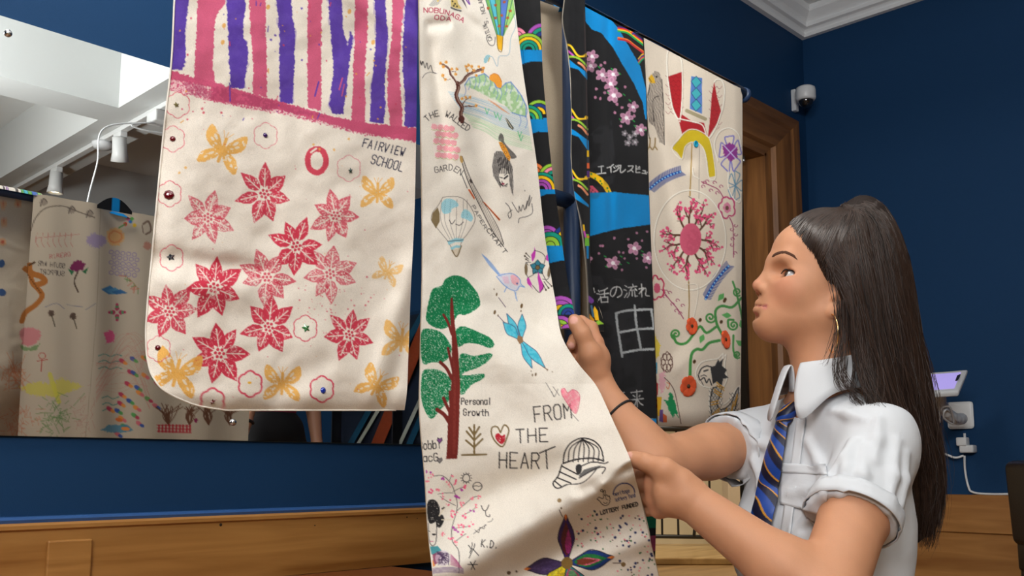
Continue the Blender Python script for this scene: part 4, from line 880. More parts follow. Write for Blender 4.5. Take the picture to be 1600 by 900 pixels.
def swirl(x, y, r, d=1): 
    t = np.linspace(0, 4.6, 12); C.line(np.stack([x + r * (1 - t / 6) * np.cos(t * d), y + r * (1 - t / 6) * np.sin(t * d)], 1), 1.1, WN, .85)
for P in ([(1096, 284), (1110, 290), (1122, 296), (1130, 308)], [(1140, 340), (1145, 352), (1146, 372), (1146, 402)], [(1034, 452), (1046, 468), (1058, 482), (1068, 498)]): C.line(P, 1.3, WN)
for q in ((1098, 292), (1104, 284), (1110, 298), (1116, 286), (1120, 302), (1126, 292), (1100, 286), (1149, 352), (1143, 358), (1149, 366), (1143, 382), (1148, 396), (1144, 374), (1038, 464), (1046, 458), (1050, 476), (1058, 470), (1062, 490), (1066, 478), (1040, 456), (1056, 486)): swirl(q[0], q[1], 3.6, 1 if q[0] % 2 else -1)
C.ring(1136, 324, 10, 13, 2.4, (190, 60, 110), 1, .15, .5, 10, 5, .25); C.ell(1136, 325, 6, 8, 0, (214, 110, 150), .8, rough=2); C.ell(1136, 325, 2.6, 3.6, 0, (110, 70, 60))
C.ring(1026, 450, 9, 14, 2.4, (196, 50, 90), 1, .15, .5, 10, 5, .3); C.ell(1027, 450, 5, 8, 0, (200, 60, 100), .8, rough=2)
# thread circle and blossom burst
t = np.linspace(0, 2 * math.pi, 40); couch(np.stack([1078 + 56 * np.cos(t), 375 + 78 * np.sin(t)], 1), w_=1.6)
BR = (92, 58, 44)
def branch(x, y, a, L, w_, dep):
    if dep == 0 or L < 4: return
    pts = [(x, y)]; 
    for k in range(3): a += RNG.normal(0, .16); x += L / 3 * math.cos(a) * .86; y += L / 3 * math.sin(a) * 1.12; pts.append((x, y))
    C.line(pts, w_, BR)
    for k in range(2): 
        if RNG.random() < .9: C.dot(pts[-1 - k][0] + RNG.normal(0, 2), pts[-1 - k][1] + RNG.normal(0, 2), RNG.uniform(1.3, 2.4), (226, 80, 124), .95, 1)
    branch(pts[2][0], pts[2][1], a + RNG.uniform(.5, .8), L * .55, w_ * .6, dep - 1); branch(pts[1][0], pts[1][1], a - RNG.uniform(.5, .8), L * .55, w_ * .6, dep - 1); branch(x, y, a + RNG.normal(0, .2), L * .5, w_ * .6, dep - 1)
for k in range(11): branch(1079 + 15 * math.cos(k * .571), 374 + 23 * math.sin(k * .571), k * .571 + RNG.normal(0, .1), 22, 3, 3)
C.ell(1079, 374, 17, 25.5, .05, (206, 92, 118), 1, rough=.5); C.ell(1083, 378, 12, 20, .05, (190, 78, 104), .5, grain=.5, gs=.3)
C.line([(1076, 440), (1077, 470), (1076, 500)], 1.8, (150, 120, 60)); couch([(1072, 444), (1090, 446), (1089, 470), (1084, 494)], w_=.9)
# green vines
GV = (70, 146, 72)
def spiral(x, y, r, d, w_, st=0): 
    t = np.linspace(0, 9.5, 26); C.line(np.stack([x + r * (1 - t / 11) * np.cos(st + t * d), y + r * (1 - t / 11) * np.sin(st + t * d)], 1), w_, GV)
for P, w_ in (([(1158, 466), (1144, 480), (1128, 478), (1118, 486), (1120, 506), (1128, 522)], 4), ([(1120, 510), (1104, 520), (1094, 510), (1084, 522), (1072, 536), (1058, 536), (1052, 524)], 4), ([(1124, 532), (1108, 536), (1098, 546), (1088, 546), (1080, 556), (1078, 590)], 4.5), ([(1145, 440), (1150, 455), (1156, 480), (1160, 500)], 3), ([(1138, 510), (1138, 500), (1146, 500)], 3.5), ([(1146, 524), (1146, 548), (1152, 560)], 3)): C.line(P, w_, GV)
spiral(1110, 496, 9, 1, 3, 0); spiral(1146, 508, 8, -1, 3, 3); spiral(1056, 522, 8, 1, 3, 2); spiral(1152, 456, 7, 1, 2.6, 1); spiral(1152, 554, 6, 1, 2.6, 1)
for x, y, an in ((1094, 536, -1.2), (1128, 492, .1), (1122, 470, -.9), (1150, 532, .6), (1157, 500, 1.3)): C.poly(petal(x, y, an, 15, 4.5, 0), (96, 176, 96))
for x, y in ((1094, 500), (1127, 503), (1085, 565), (1132, 470), (1133, 468)): C.ell(x, y, 2.4, 3.2, .3, (90, 62, 24)); C.dot(x, y, .8, (30, 20, 14))
# grey lace motif, dragon, dyes
for k in range(6): C.ring(1042 + 5.5 * math.cos(k * 1.047), 566 + 9 * math.sin(k * 1.047), 3.2, 5, 1.2, (84, 48, 40), .9)
C.ring(1042, 566, 8, 14, 1.2, (84, 48, 40), .9, .2)
couch([(1110, 606), (1096, 602), (1088, 590), (1088, 578), (1096, 566), (1110, 562), (1122, 560), (1130, 552), (1128, 562), (1134, 554), (1132, 572), (1136, 590), (1130, 606), (1126, 622), (1130, 632), (1142, 622), (1150, 608), (1156, 603), (1154, 616), (1146, 640), (1132, 652), (1122, 664)], w_=1.7); couch([(1110, 606), (1108, 630), (1112, 650), (1118, 664)], w_=1.7)
DK = (52, 50, 52)
C.poly([(1110, 574), (1120, 570), (1130, 560), (1128, 572), (1136, 578), (1132, 584), (1138, 590), (1130, 592), (1128, 602), (1120, 596), (1114, 600), (1112, 588)], DK, 1, rough=.6); C.line([(1092, 584), (1096, 576), (1104, 572), (1114, 574)], 2, DK); C.line([(1091, 586), (1094, 594), (1100, 590), (1104, 598), (1108, 592), (1112, 602)], 1.8, DK); C.line([(1100, 580), (1106, 578)], 2.4, DK); C.line([(1095, 588), (1100, 586), (1104, 588)], 1.2, DK); C.poly([(1116, 574), (1122, 562), (1124, 564), (1120, 576)], DK); C.line([(1096, 596), (1099, 602)], 1, DK)
body = [(1114, 606), (1128, 604), (1124, 620), (1120, 632), (1128, 640), (1142, 630), (1150, 612), (1154, 606), (1152, 622), (1146, 646), (1132, 656), (1120, 660), (1112, 646), (1110, 626)]
C.poly(body, (196, 190, 180), .9, sm=True); C.line(body, 1.6, DK, closed=True)
for yy in range(606, 660, 4):
    for xx in range(1110 + (yy // 4 % 2) * 2, 1154, 5):
        if (xx - 1118) ** 2 < 90 or yy > 634 or (xx > 1140 and yy > 612): C.line([(xx - 2.3, yy), (xx, yy + 3), (xx + 2.3, yy)], .7, DK, .8)
for x0, y0, x1, y1 in ((1120, 600, 1131, 608), (1116, 610, 1127, 618), (1111, 631, 1122, 628), (1113, 650, 1124, 640), (1130, 652, 1136, 640), (1142, 646, 1146, 630), (1148, 632, 1152, 618)):
    for o in (-2, 2): C.line([(x0, y0 + o), (x1, y1 + o)], 2.0, (206, 150, 50), 1, rough=.8)
C.poly([(1022, 520), (1032, 540), (1030, 555), (1024, 562)], (232, 206, 60), .85, rough=2); C.poly([(1030, 585), (1038, 580), (1040, 602), (1034, 616), (1030, 604)], (232, 160, 180), .7, rough=3); C.poly([(1022, 566), (1027, 566), (1027, 584), (1022, 584)], (80, 160, 190)); C.poly([(1024, 594), (1028, 600), (1028, 618), (1023, 612)], (196, 40, 50)); C.poly([(1025, 620), (1034, 620), (1032, 650), (1026, 650)], (232, 180, 40)); C.poly([(1031, 640), (1036, 640), (1036, 660), (1030, 658)], (110, 80, 150)); C.poly([(1036, 646), (1042, 650), (1042, 660), (1036, 660)], (226, 110, 60))
C.poly([(1046, 612), (1050, 616), (1056, 632), (1060, 652), (1054, 646), (1052, 655), (1044, 640), (1042, 630), (1036, 624), (1044, 626)], (20, 140, 80), .95, rough=2); C.line([(1038, 590), (1046, 598), (1054, 612), (1060, 640), (1064, 662)], 1.1, (90, 60, 50)); C.line([(1042, 598), (1046, 600), (1044, 608), (1041, 604)], 1.2, (220, 120, 80))

# ---------------------------------------------------------------- the back of the kimono, laid out as the mirror shows it
cvM = Canvas(-70, 280, 440, 760, (206, 190, 168), 2); C = cvM
for q in ((5, 320), (28, 318), (6, 347), (4, 378), (-10, 330), (-22, 360)): C.dot(*q, 6, (232, 160, 110), .6, 2); C.dot(*q, 2.5, (206, 90, 70), .8, 1)
for q in ((2, 412), (3, 457), (-12, 430)): C.dot(*q, 6, (50, 80, 130), .9, 2)
C.line([(48, 360), (56, 340), (72, 325), (98, 322), (120, 330), (148, 340)], 1.6, (96, 84, 74), .8); 
for q in ((68, 316), (112, 328), (140, 334)): C.dot(*q, 6, (120, 106, 96), .5, 3); C.line([(q[0] - 5, q[1] + 6), (q[0], q[1] - 6), (q[0] + 6, q[1])], 1.2, (80, 70, 64), .8)
for k in range(7): C.line([(58 + k * 9, 364), (56 + k * 9, 378), (60 + k * 9, 386)], 1.1, (196, 120, 110), .7)
C.line([(56, 372), (124, 366)], 1.1, (196, 120, 110), .6); C.text('RIRERO', (78, 404), (110, 400), 6, 1, (190, 90, 90), .7)
C.text('SOUTH AYR', (101, 419), (60, 415), 7, 1.1, (90, 80, 76), .8, flip=True); C.text('SUPPORT', (100, 431), (62, 428), 7, 1.1, (90, 80, 76), .8, flip=True)
DR = (186, 116, 58)
C.line([(46, 414), (50, 440), (58, 450), (66, 462), (56, 476), (40, 488), (34, 502)], 8, DR); C.line([(40, 420), (52, 428), (64, 432), (70, 440), (56, 446)], 9, DR); C.line([(46, 414), (54, 410)], 3, (90, 60, 36)); C.line([(36, 420), (46, 426)], 3, DR)
for k in range(9): C.dot(44 + k * 2.4, 430 + k * 3.4, 1.4, (110, 66, 34), .9)
C.poly([(112, 412), (122, 406), (134, 412), (130, 422), (118, 424), (108, 420)], (130, 50, 90), 1, rough=2); C.poly([(106, 420), (116, 424), (112, 430)], (60, 120, 80)); C.poly([(128, 424), (138, 418), (134, 428)], (60, 120, 80)); C.line([(122, 424), (116, 440), (122, 456)], 2.2, (84, 66, 54))
for q in ((80, 490), (114, 494)): C.dot(*q, 5, (90, 70, 60), .9, 3); C.line([q, (q[0] + 6, q[1] + 20)], 1.6, (90, 78, 64))
for P in ([(70, 480), (88, 474), (100, 482)], [(104, 476), (130, 480)], [(150, 474), (134, 484)]): C.line(P, 1, (110, 110, 140), .7)
C.poly([(30, 520), (40, 512), (56, 514), (64, 524), (54, 538), (38, 540)], (222, 120, 130), .7, sm=True, rough=3); C.poly([(30, 538), (46, 544), (64, 536), (56, 548), (36, 548)], (110, 150, 90), .7, rough=2); C.ring(66, 556, 5, 5, 1.2, (190, 90, 80)); C.line([(66, 561), (64, 580)], 1.3, (190, 90, 80)); C.line([(58, 564), (74, 562)], 1.3, (190, 90, 80))
for k in range(40): C.line([(RNG.normal(20, 12), RNG.normal(580, 14)), (RNG.normal(22, 12), RNG.normal(592, 14))], 1.2, (210, 120, 80), .45)
C.poly([(30, 605), (60, 596), (80, 600), (96, 590), (130, 604), (90, 620), (50, 618)], (224, 212, 70), .6, rough=5); C.line([(78, 585), (86, 610), (92, 628)], 7, (220, 212, 80), .7)
for k in range(70): x, y = RNG.normal(84, 14), RNG.normal(652, 14); C.line([(x, y), (x + RNG.normal(0, 9), y + RNG.normal(0, 9))], 1.2, (100, 140, 80), .55)
for k in range(60): x, y = RNG.normal(30, 18), RNG.normal(664, 12); C.line([(x, y), (x + RNG.normal(0, 8), y + RNG.normal(0, 8))], 1.2, (206, 120, 90), .45)
for k in range(40): x, y = RNG.normal(128, 10), RNG.normal(646, 18); C.line([(x, y), (x + RNG.normal(0, 6), y + RNG.normal(0, 6))], 1.1, (190, 130, 120), .4)
C.line([(158, 300), (150, 500), (132, 700)], 1.2, (176, 160, 138), .8)
C.poly([(134, 372), (148, 364), (166, 372), (164, 382), (150, 388), (136, 380)], (160, 140, 190), .7, rough=4); C.dot(180, 370, 14, (236, 176, 110), .85, 5); C.ring(180, 370, 9, 8, 2, (226, 130, 80), .7, .2)
for q, c in (((196, 350), (220, 70, 60)), ((204, 346), (60, 120, 190)), ((210, 352), (236, 190, 60)), ((206, 342), (90, 160, 80)), ((200, 342), (230, 120, 160))): C.dot(*q, 3, c)
C.line([(186, 356), (196, 350)], 2, (80, 150, 80)); C.line([(224, 350), (232, 346), (236, 360), (228, 366)], 3, (110, 86, 74), .8); C.line([(222, 352), (224, 364)], 1.2, (110, 86, 74)); C.dot(230, 384, 6, (196, 110, 90), .6, 3)
for r_ in range(5):
    for k in range(5): C.ring(174 + k * 9 + (r_ % 2) * 4, 394 + r_ * 8 + k, 3.4, 3, 1.2, (140, 120, 176), .75)
for k in range(14): C.line([(196 + k * 1.6, 430 + k * 1.6), (194 + k * 1.6 + RNG.normal(0, 5), 434 + k * 1.6 + RNG.normal(0, 4))], 1.6, [(110, 150, 90), (210, 120, 100)][k % 2], .8)
for k in range(3): C.poly([(158 + k * 8, 452 + k * 2), (172 + k * 8, 446 + k * 3), (188 + k * 6, 458), (170 + k * 6, 460)], [(60, 120, 170), (90, 150, 190), (60, 110, 160)][k], .9)
for a in range(4):
    for k in range(3): C.dot(183 + (6 + 3 * k) * math.cos(a * 1.57), 488 + (6 + 3 * k) * math.sin(a * 1.57), 3.4 - k * .6, (190, 60, 96) if k != 1 else (90, 150, 100), .95)
C.poly([(162, 520), (172, 516), (180, 522), (178, 534), (166, 536)], (232, 90, 140), .9, rough=3)
for y, n_ in ((556, 'HANDS'), (566, 'FROM'), (576, 'MANY')): C.line([(154, y), (164, y - 3), (172, y + 1), (182, y - 2), (190, y)], 1.6, (60, 140, 130), .75, rough=.8)
for y in (622, 632, 642): C.line([(160, y), (168, y - 3), (176, y + 1), (186, y - 2)], 1.6, (60, 140, 130), .75, rough=.8)
for k in range(26):
    a = -.25 + k * .035; r = 40 + (k % 5) * 14
    x, y = 160 + r * math.cos(a * 2.2) * .9 + (k % 3) * 4, 600 + r * math.sin(a * 2.4) * .8 - 18 + (k // 5) * 5
    c = [(196, 60, 90), (60, 90, 170), (240, 150, 70), (90, 170, 90), (226, 110, 120)]
    C.ell(x, y, 5.5, 3.2, .6, c[k % 5], .9); C.ell(x + 5, y + 3.5, 4, 2.6, .6, c[(k + 2) % 5], .9)
for k in range(24): C.line([(150, 600 + RNG.uniform(-40, 30)), (200, 560 + RNG.uniform(-40, 60)), (234, 580 + RNG.uniform(-60, 60))], .8, (206, 120, 110), .3)
C.poly([(158, 672), (170, 664), (200, 664), (208, 672), (196, 676), (170, 676)], (80, 140, 170), .8, rough=2); C.ell(196, 670, 7, 3, .1, (240, 150, 80)); C.ell(186, 656, 6, 3, .3, (230, 120, 60))
# right sleeve back: brooms, gingham hem
for k in range(4):
    bx = 262 + k * 33 - (k > 1) * 3
    for j in range(16): C.line([(bx + 1, 664), (bx + RNG.normal(0, 4), 650), (bx + RNG.normal(0, 9), 634 + RNG.uniform(-4, 6))], 1.3, (112, 72, 52), .9)
C.dot(306, 657, 3, (150, 50, 90), 1, 2)
for k in range(10): C.poly([(247 + k * 5.4, 663), (250 + k * 5.4, 663), (250 + k * 5.4, 676), (247 + k * 5.4, 676)], (196, 44, 56), .8)
for y in (664, 669, 674): C.line([(246, y), (298, y + 2)], 2, (196, 44, 56), .6)
# ================================================================== THE KIMONO ON ITS STAND
Y_MIR = Y_WALL - 0.008
def mirror_px(P):
    Q = np.array(P, float); Q[..., 1] = 2 * Y_MIR - Q[..., 1]
    return project(Q)[0]
def from_mirror(px, py, y):
    """world point on plane y seen at a pixel of the mirror"""
    d = ray(np.asarray(px, float), np.asarray(py, float)); t = (2 * Y_MIR - y) / d[..., 1]
    Q = CAM + d * t[..., None]; Q[..., 1] = y
    return Q
Z_BAR = float(on_y(np.array(1160.), np.array(140.), Y_KIM)[2])
M_cloth = attr_mat('printed_canvas', 0.92, weave=0.5, wscale=950.0, spec=0.15, sheen=0.05, var=0.11)
M_back = attr_mat('printed_canvas_back', 0.92, weave=0.3, wscale=1300.0, spec=0.15, var=0.05)
def ridge(X, Y, a, b, w, amp):
    """soft fold: gaussian bump around the segment a-b (pixels), fading at its ends"""
    ax, ay = a; bx, by = b; ux, uy = bx - ax, by - ay; L = math.hypot(ux, uy)
    t = ((X - ax) * ux + (Y - ay) * uy) / L ** 2
    d = ((X - ax) * -uy + (Y - ay) * ux) / L
    e = np.clip(t * 4 + .5, 0, 1) * np.clip((1 - t) * 4 + .5, 0, 1); e = e * e * (3 - 2 * e)
    return amp * np.exp(-(d / w) ** 2) * e
def grid_faces(nr, nc, off=0):
    i = np.arange(nr - 1)[:, None] * nc; j = np.arange(nc - 1)[None]
    return (np.stack([i + j, i + nc + j, i + nc + j + 1, i + j + 1], -1).reshape(-1, 4)) + off
def panel(left, right, ys, ncol, y_of, top=None, ntop=0):
    """rows of pixels between two edge polylines -> world grid on the cloth surface y_of(px,py)"""
    left = np.array(left, float); right = np.array(right, float)
    ys = np.asarray(ys, float)
    def edge(E, y):
        x = smooth_interp(E[:, 1], E[:, 0], y)
        lo = E[0, 0] + (E[1, 0] - E[0, 0]) / (E[1, 1] - E[0, 1]) * (y - E[0, 1])
        hi = E[-1, 0] + (E[-1, 0] - E[-2, 0]) / (E[-1, 1] - E[-2, 1]) * (y - E[-1, 1])
        return np.where(y < E[0, 1], lo, np.where(y > E[-1, 1], hi, x))
    xl = edge(left, ys); xr = edge(right, ys)
    u = np.linspace(0, 1, ncol)
    X = xl[:, None] * (1 - u) + xr[:, None] * u; Y = np.repeat(ys[:, None], ncol, 1)
    if top is not None:                       # squeeze the rows so that the first one lies on the bar line
        Yt = top(X[0]); y0 = ys[0]
        k = np.clip((Y - y0) / (ys[-1] - y0), 0, 1)
        Y = Y + (Yt - y0)[None] * (1 - np.clip((Y - y0) / 160.0, 0, 1)) ** 2
    return X, Y, on_y(X, Y, y_of(X, Y))
def bar_line(x, y=Y_KIM):
    """image row of the bar's height on the kimono plane at image column x (iterated)"""
    x = np.asarray(x, float); r = np.full(x.shape, 100.0)
    for _ in range(6):
        p = on_y(x, r, y); zz = Z_BAR
        d = ray(x, r); t = (y - CAM[1]) / d[..., 1]
        e = project(np.stack([p[..., 0], p[..., 1], np.full(x.shape, zz)], -1))[0][..., 1]
        r = e
    return r
kim = empty('kimono', (1.12, Y_KIM, 0), 'large painted patchwork kimono with striped, cream and black panels on a stand', 'kimono')

def arc_rows(V_top, y_back, rows=5):
    """cloth folded over the bar: rows from the front layer's top row to the back layer"""
    out = []
    for k in range(1, rows + 1):
        a = math.pi * k / rows; P = V_top.copy(); yf = V_top[:, 1]; r = (y_back - yf) / 2
        P[:, 1] = yf + r * (1 - math.cos(a)); P[:, 2] = V_top[:, 2] + 0.016 * math.sin(a)
        out.append(P)
    return np.stack(out)
def back_grid(x0, x1, zb, zt, y, step, wob=None):
    xs = np.linspace(x0, x1, max(2, int((x1 - x0) / step))); zs = np.linspace(zt, zb, max(2, int((zt - zb) / step)))
    X, Z = np.meshgrid(xs, zs)
    Y = np.full(X.shape, y) + (wob(X, Z) if wob else 0)
    return np.stack([X, Y, Z], -1)
def build_cloth(name, grids, cols, mat, parent):
    V, F, Cc, off = [], [], [], 0
    for G, c in zip(grids, cols):
        nr, nc = G.shape[:2]; V.append(G.reshape(-1, 3)); F.append(grid_faces(nr, nc, off)); Cc.append(np.broadcast_to(c, (nr, nc, 3)).reshape(-1, 3)); off += nr * nc
    me = mesh_np(name, np.vstack(V), np.vstack(F)); set_col(me, np.vstack(Cc))
    return link(name, me, mat, parent)
def reverse_sheet(G, st=6, off=.0022):
    r = np.unique(np.r_[np.arange(0, G.shape[0], st), G.shape[0] - 1]); c = np.unique(np.r_[np.arange(0, G.shape[1], st), G.shape[1] - 1])
    a = np.gradient(G, axis=0); b = np.gradient(G, axis=1); n = np.cross(a, b); n /= np.linalg.norm(n, axis=2, keepdims=True) + 1e-12
    n *= np.sign(((G - CAM) * n).sum(2, keepdims=True))
    return (G + n * off)[np.ix_(r, c)]
PLAIN = np.array(srgb(222, 210, 190))
def add_top(X, Y, V, n_above, cv, y_of, xl, xr):
    """extra rows from image row 0 up to the bar (outside the frame)"""
    rows = []
    top = V[0]
    for k in range(1, n_above + 1):
        f = k / n_above; P = top.copy(); P[:, 2] = top[:, 2] + (Z_BAR - top[:, 2]) * f
        rows.append(P)
    return np.stack(rows[::-1])

Y_FR = Y_KIM - 0.016          # front layers
Y_BK = Y_KIM + 0.034          # back layers
XB0, XB1 = float(from_mirror(44, 450, Y_BK)[0]), float(from_mirror(246, 500, Y_BK)[0])
# ---- left sleeve
Lf = [(272, 0), (267, 100), (257, 190), (246, 300), (237, 400), (230, 475), (227.5, 530), (230, 562), (239, 590), (256, 610), (284, 625), (318, 636), (352, 641)]
Rt = [(653, 0), (650.5, 200), (647, 350), (642, 450), (638, 560), (635, 620), (632, 641)]
def yL(X, Y):
    f = np.zeros(X.shape)
    f += ridge(X, Y, (575, 640), (648, 400), 16, -0.007) + ridge(X, Y, (600, 640), (660, 450), 14, 0.004)
    f += ridge(X, Y, (240, 402), (420, 425), 18, 0.007) + ridge(X, Y, (240, 440), (400, 455), 22, -0.005)
    f += ridge(X, Y, (520, -20), (655, 60), 16, -0.006) + ridge(X, Y, (540, 40), (655, 110), 14, 0.004) + ridge(X, Y, (600, -30), (655, 30), 8, 0.004)
    f += ridge(X, Y, (256, 200), (240, 560), 14, 0.006) + ridge(X, Y, (330, 0), (320, 640), 60, -0.004) + ridge(X, Y, (520, 120), (500, 640), 55, -0.004)
    f += ridge(X, Y, (420, 620), (520, 560), 20, 0.004)
    f += (fbm(X * .012, Y * .012) - .5) * 0.012 + (fbm(X * .05, Y * .05, 2) - .5) * 0.0011
    f += 0.010 * np.clip((Y - 610) / 31, 0, 1) ** 2 + 0.014 * np.clip((258 - X) / 34, 0, 1) ** 2
    return Y_FR + f
X, Y, V = panel(Lf, Rt, np.linspace(0, 641, 580), 355, yL)
cL = cvL.sample(X, Y)
ab = add_top(X, Y, V, 24, cvL, yL, None, None)
arc = arc_rows(ab[0], Y_BK)
xl0, xr0 = float(V[:300, 0, 0].mean()), float(V[0, -1, 0])
G = np.stack([np.interp(np.linspace(0, 579, 120), np.arange(580), V[:, j, k]) for j in np.linspace(0, 354, 99).astype(int) for k in range(3)], -1).reshape(120, 99, 3)
G[..., 1] = Y_BK + 0.006 * np.sin(G[..., 0] * 40); G[..., 2] += 0.003
G[..., 0] += 0.052 * (1 - np.linspace(0, 1, 99)) ** 2 + .012; gx = G[0].copy(); gx[:, 2] = Z_BAR; G = np.concatenate([gx[None], G])
mp = mirror_px(G)
EDGE_A = ab[::-1]
fr = np.concatenate([ab, V]); ct = np.concatenate([np.broadcast_to(cL[0], ab.shape), cL])
sl = build_cloth('sleeve', [fr, arc[::-1], G], [ct, np.broadcast_to(cL[0], arc.shape), cvM.sample(mp[..., 0], mp[..., 1])], M_cloth, kim)
sl['label'] = 'cream sleeve with purple and pink stripes above red stamped flowers'
SL_V, SL_X, SL_Y = V, X, Y
hem = np.concatenate([V[:, 0], V[-1, 8::8]])[::3]
hm = tube('hem_edge', hem - np.array([0, .0006, 0]), .0011, simple('white_hem_thread', srgb(236, 228, 216), .9), sl, 5)
hm.matrix_parent_inverse = Matrix.Identity(4)
def on_sleeve(px, py, V=None, X=None, Y=None):
    V = SL_V if V is None else V; X = SL_X if X is None else X; Y = SL_Y if Y is None else Y
    k = np.argmin((X - px) ** 2 + (Y - py) ** 2); i, j = divmod(int(k), X.shape[1])
    i = min(max(i, 1), X.shape[0] - 2); j = min(max(j, 1), X.shape[1] - 2)
    n = np.cross(V[i, j + 1] - V[i, j - 1], V[i - 1, j] - V[i + 1, j]); n /= np.linalg.norm(n)
    if n @ (CAM - V[i, j]) < 0: n = -n
    return V[i, j], n

# ---- cream front panel, its lower right corner pulled out towards the girl
Lp = [(655, 0), (657, 150), (659.5, 300), (660, 430), (657, 560), (656, 640), (660, 700), (664, 745), (669, 830), (676, 900), (686, 1000), (692, 1150)]
Rp = [(803, 0), (817, 110), (838, 250), (853, 380), (868, 470), (882, 535), (905, 570), (930, 600), (950, 640), (968, 680), (984, 716), (996, 760), (1006, 800), (1017, 850), (1029, 900), (1050, 1000), (1072, 1150)]
RDY = ((0, -.004), (250, -.010), (400, -.020), (490, -.050), (560, -.095), (640, -.150), (716, -.205), (760, -.205), (900, -.175), (1150, -.12))
def panel_u(X, Y):
    xl = np.interp(Y, [p[1] for p in Lp], [p[0] for p in Lp]); xr = np.interp(Y, [p[1] for p in Rp], [p[0] for p in Rp])
    return np.clip((X - xl) / (xr - xl), 0, 1)
def yP(X, Y):
    u = panel_u(X, Y)
    d = smooth_interp([a for a, _ in RDY], [b for _, b in RDY], Y)
    f = -0.006 + d * (0.35 * u + 0.65 * u ** 2)
    f += ridge(X, Y, (690, 905), (1000, 715), 34, -0.030) + ridge(X, Y, (700, 800), (985, 690), 30, 0.012)
    f += ridge(X, Y, (800, 905), (1010, 800), 24, 0.010) + ridge(X, Y, (860, 905), (1020, 840), 14, -0.004)
    f += ridge(X, Y, (935, 760), (990, 712), 9, -0.010) + ridge(X, Y, (900, 770), (985, 728), 10, 0.008)
    f += ridge(X, Y, (735, 150), (770, 420), 26, 0.008) + ridge(X, Y, (690, -20), (740, 300), 18, -0.006) + ridge(X, Y, (672, 60), (700, 260), 10, 0.007)
    f += ridge(X, Y, (665, 40), (705, 36), 9, 0.005) + ridge(X, Y, (705, 10), (790, 75), 8, 0.002)
    f += ridge(X, Y, (740, 400), (850, 520), 22, 0.008) + ridge(X, Y, (720, 500), (880, 640), 40, -0.008) + ridge(X, Y, (780, 560), (900, 600), 30, -0.004)
    f += ridge(X, Y, (760, 470), (870, 530), 10, 0.003)
    f += (fbm(X * .014 + 9, Y * .012) - .5) * 0.009 + (fbm(X * .05 + 4, Y * .05, 2) - .5) * 0.0011
    return Y_FR - 0.004 + f
ysP = np.concatenate([np.linspace(0, 905, 820), np.linspace(910, 1150, 50)])
X, Y, V = panel(Lp, Rp, ysP, 275, yP)
cP = cvP.sample(X, Y); PV, PX, PY_ = V, X, Y
ab = add_top(X, Y, V, 24, cvP, yP, None, None); arc = arc_rows(ab[0], Y_BK)
fr = np.concatenate([ab, V]); ct = np.concatenate([np.broadcast_to(cP[0], ab.shape), cP])
RV = reverse_sheet(fr, 3); mp = mirror_px(RV)
fp = build_cloth('front_panel', [fr, arc[::-1], RV], [ct, np.broadcast_to(cP[0], arc.shape), cvM.sample(mp[..., 0], mp[..., 1])], M_cloth, kim)
fp['label'] = 'cream front panel covered in pupils\' drawings, pulled open at its corner'

# ---- collar band on the cream side
L1 = [(798, 0), (812, 110), (833, 250), (849, 380), (864, 470), (878, 513)]
R1 = [(844, 0), (846, 50), (848, 110), (853, 170), (862, 260), (873, 340), (881, 400), (890, 455), (897, 490), (899, 513)]
def y1(X, Y):
    d = smooth_interp([a for a, _ in RDY], [b for _, b in RDY], Y)
    return Y_FR - 0.004 - 0.004 + d * .93 + 0.010 + (X - 850) * 0.00006 + (fbm(X * .03, Y * .02) - .5) * 0.006 + 0.0035 * np.sin((X - .18 * Y) * .09)
X, Y, V = panel(L1, R1, np.linspace(0, 513, 420), 60, y1)
cB = cvB.sample(X, Y); ab = add_top(X, Y, V, 10, cvB, y1, None, None)
fr = np.concatenate([ab, V]); ct = np.concatenate([np.broadcast_to(cB[0], ab.shape), cB])
o = build_cloth('collar_band', [fr, reverse_sheet(fr)], [ct, PLAIN], M_cloth, kim); o['label'] = 'black collar band with coloured wave pattern held in the girl\'s hand'
BAND_END = V[-6, 40]
# ---- collar band on the black side
L2 = [(883, 0), (880, 28), (887, 72), (891, 110), (893, 170), (893.5, 260), (897, 300), (906, 340), (912, 375), (916, 410), (919, 460), (921, 500), (925, 517)]
R2 = [(914, 0), (915, 40), (917, 110), (919, 200), (921, 260), (922, 330), (922, 380), (923, 420), (928, 455), (936, 480), (943, 503), (944, 517)]
def y2(X, Y): return Y_FR - 0.020 + (X - 905) * -0.0001 + 0.005 * np.sin((X - 880) * .16) + (fbm(X * .03 + 3, Y * .02) - .5) * 0.006
X, Y, V = panel(L2, R2, np.linspace(0, 517, 420), 50, y2)
cB = cvB.sample(X, Y); ab = add_top(X, Y, V, 6, cvB, y2, None, None)
fr = np.concatenate([ab, V]); ct = np.concatenate([np.broadcast_to(cB[0], ab.shape), cB])
o = build_cloth('collar_band', [fr, reverse_sheet(fr)], [ct, PLAIN], M_cloth, kim); o['label'] = 'black collar band with slanting blue strips beside the black panel'
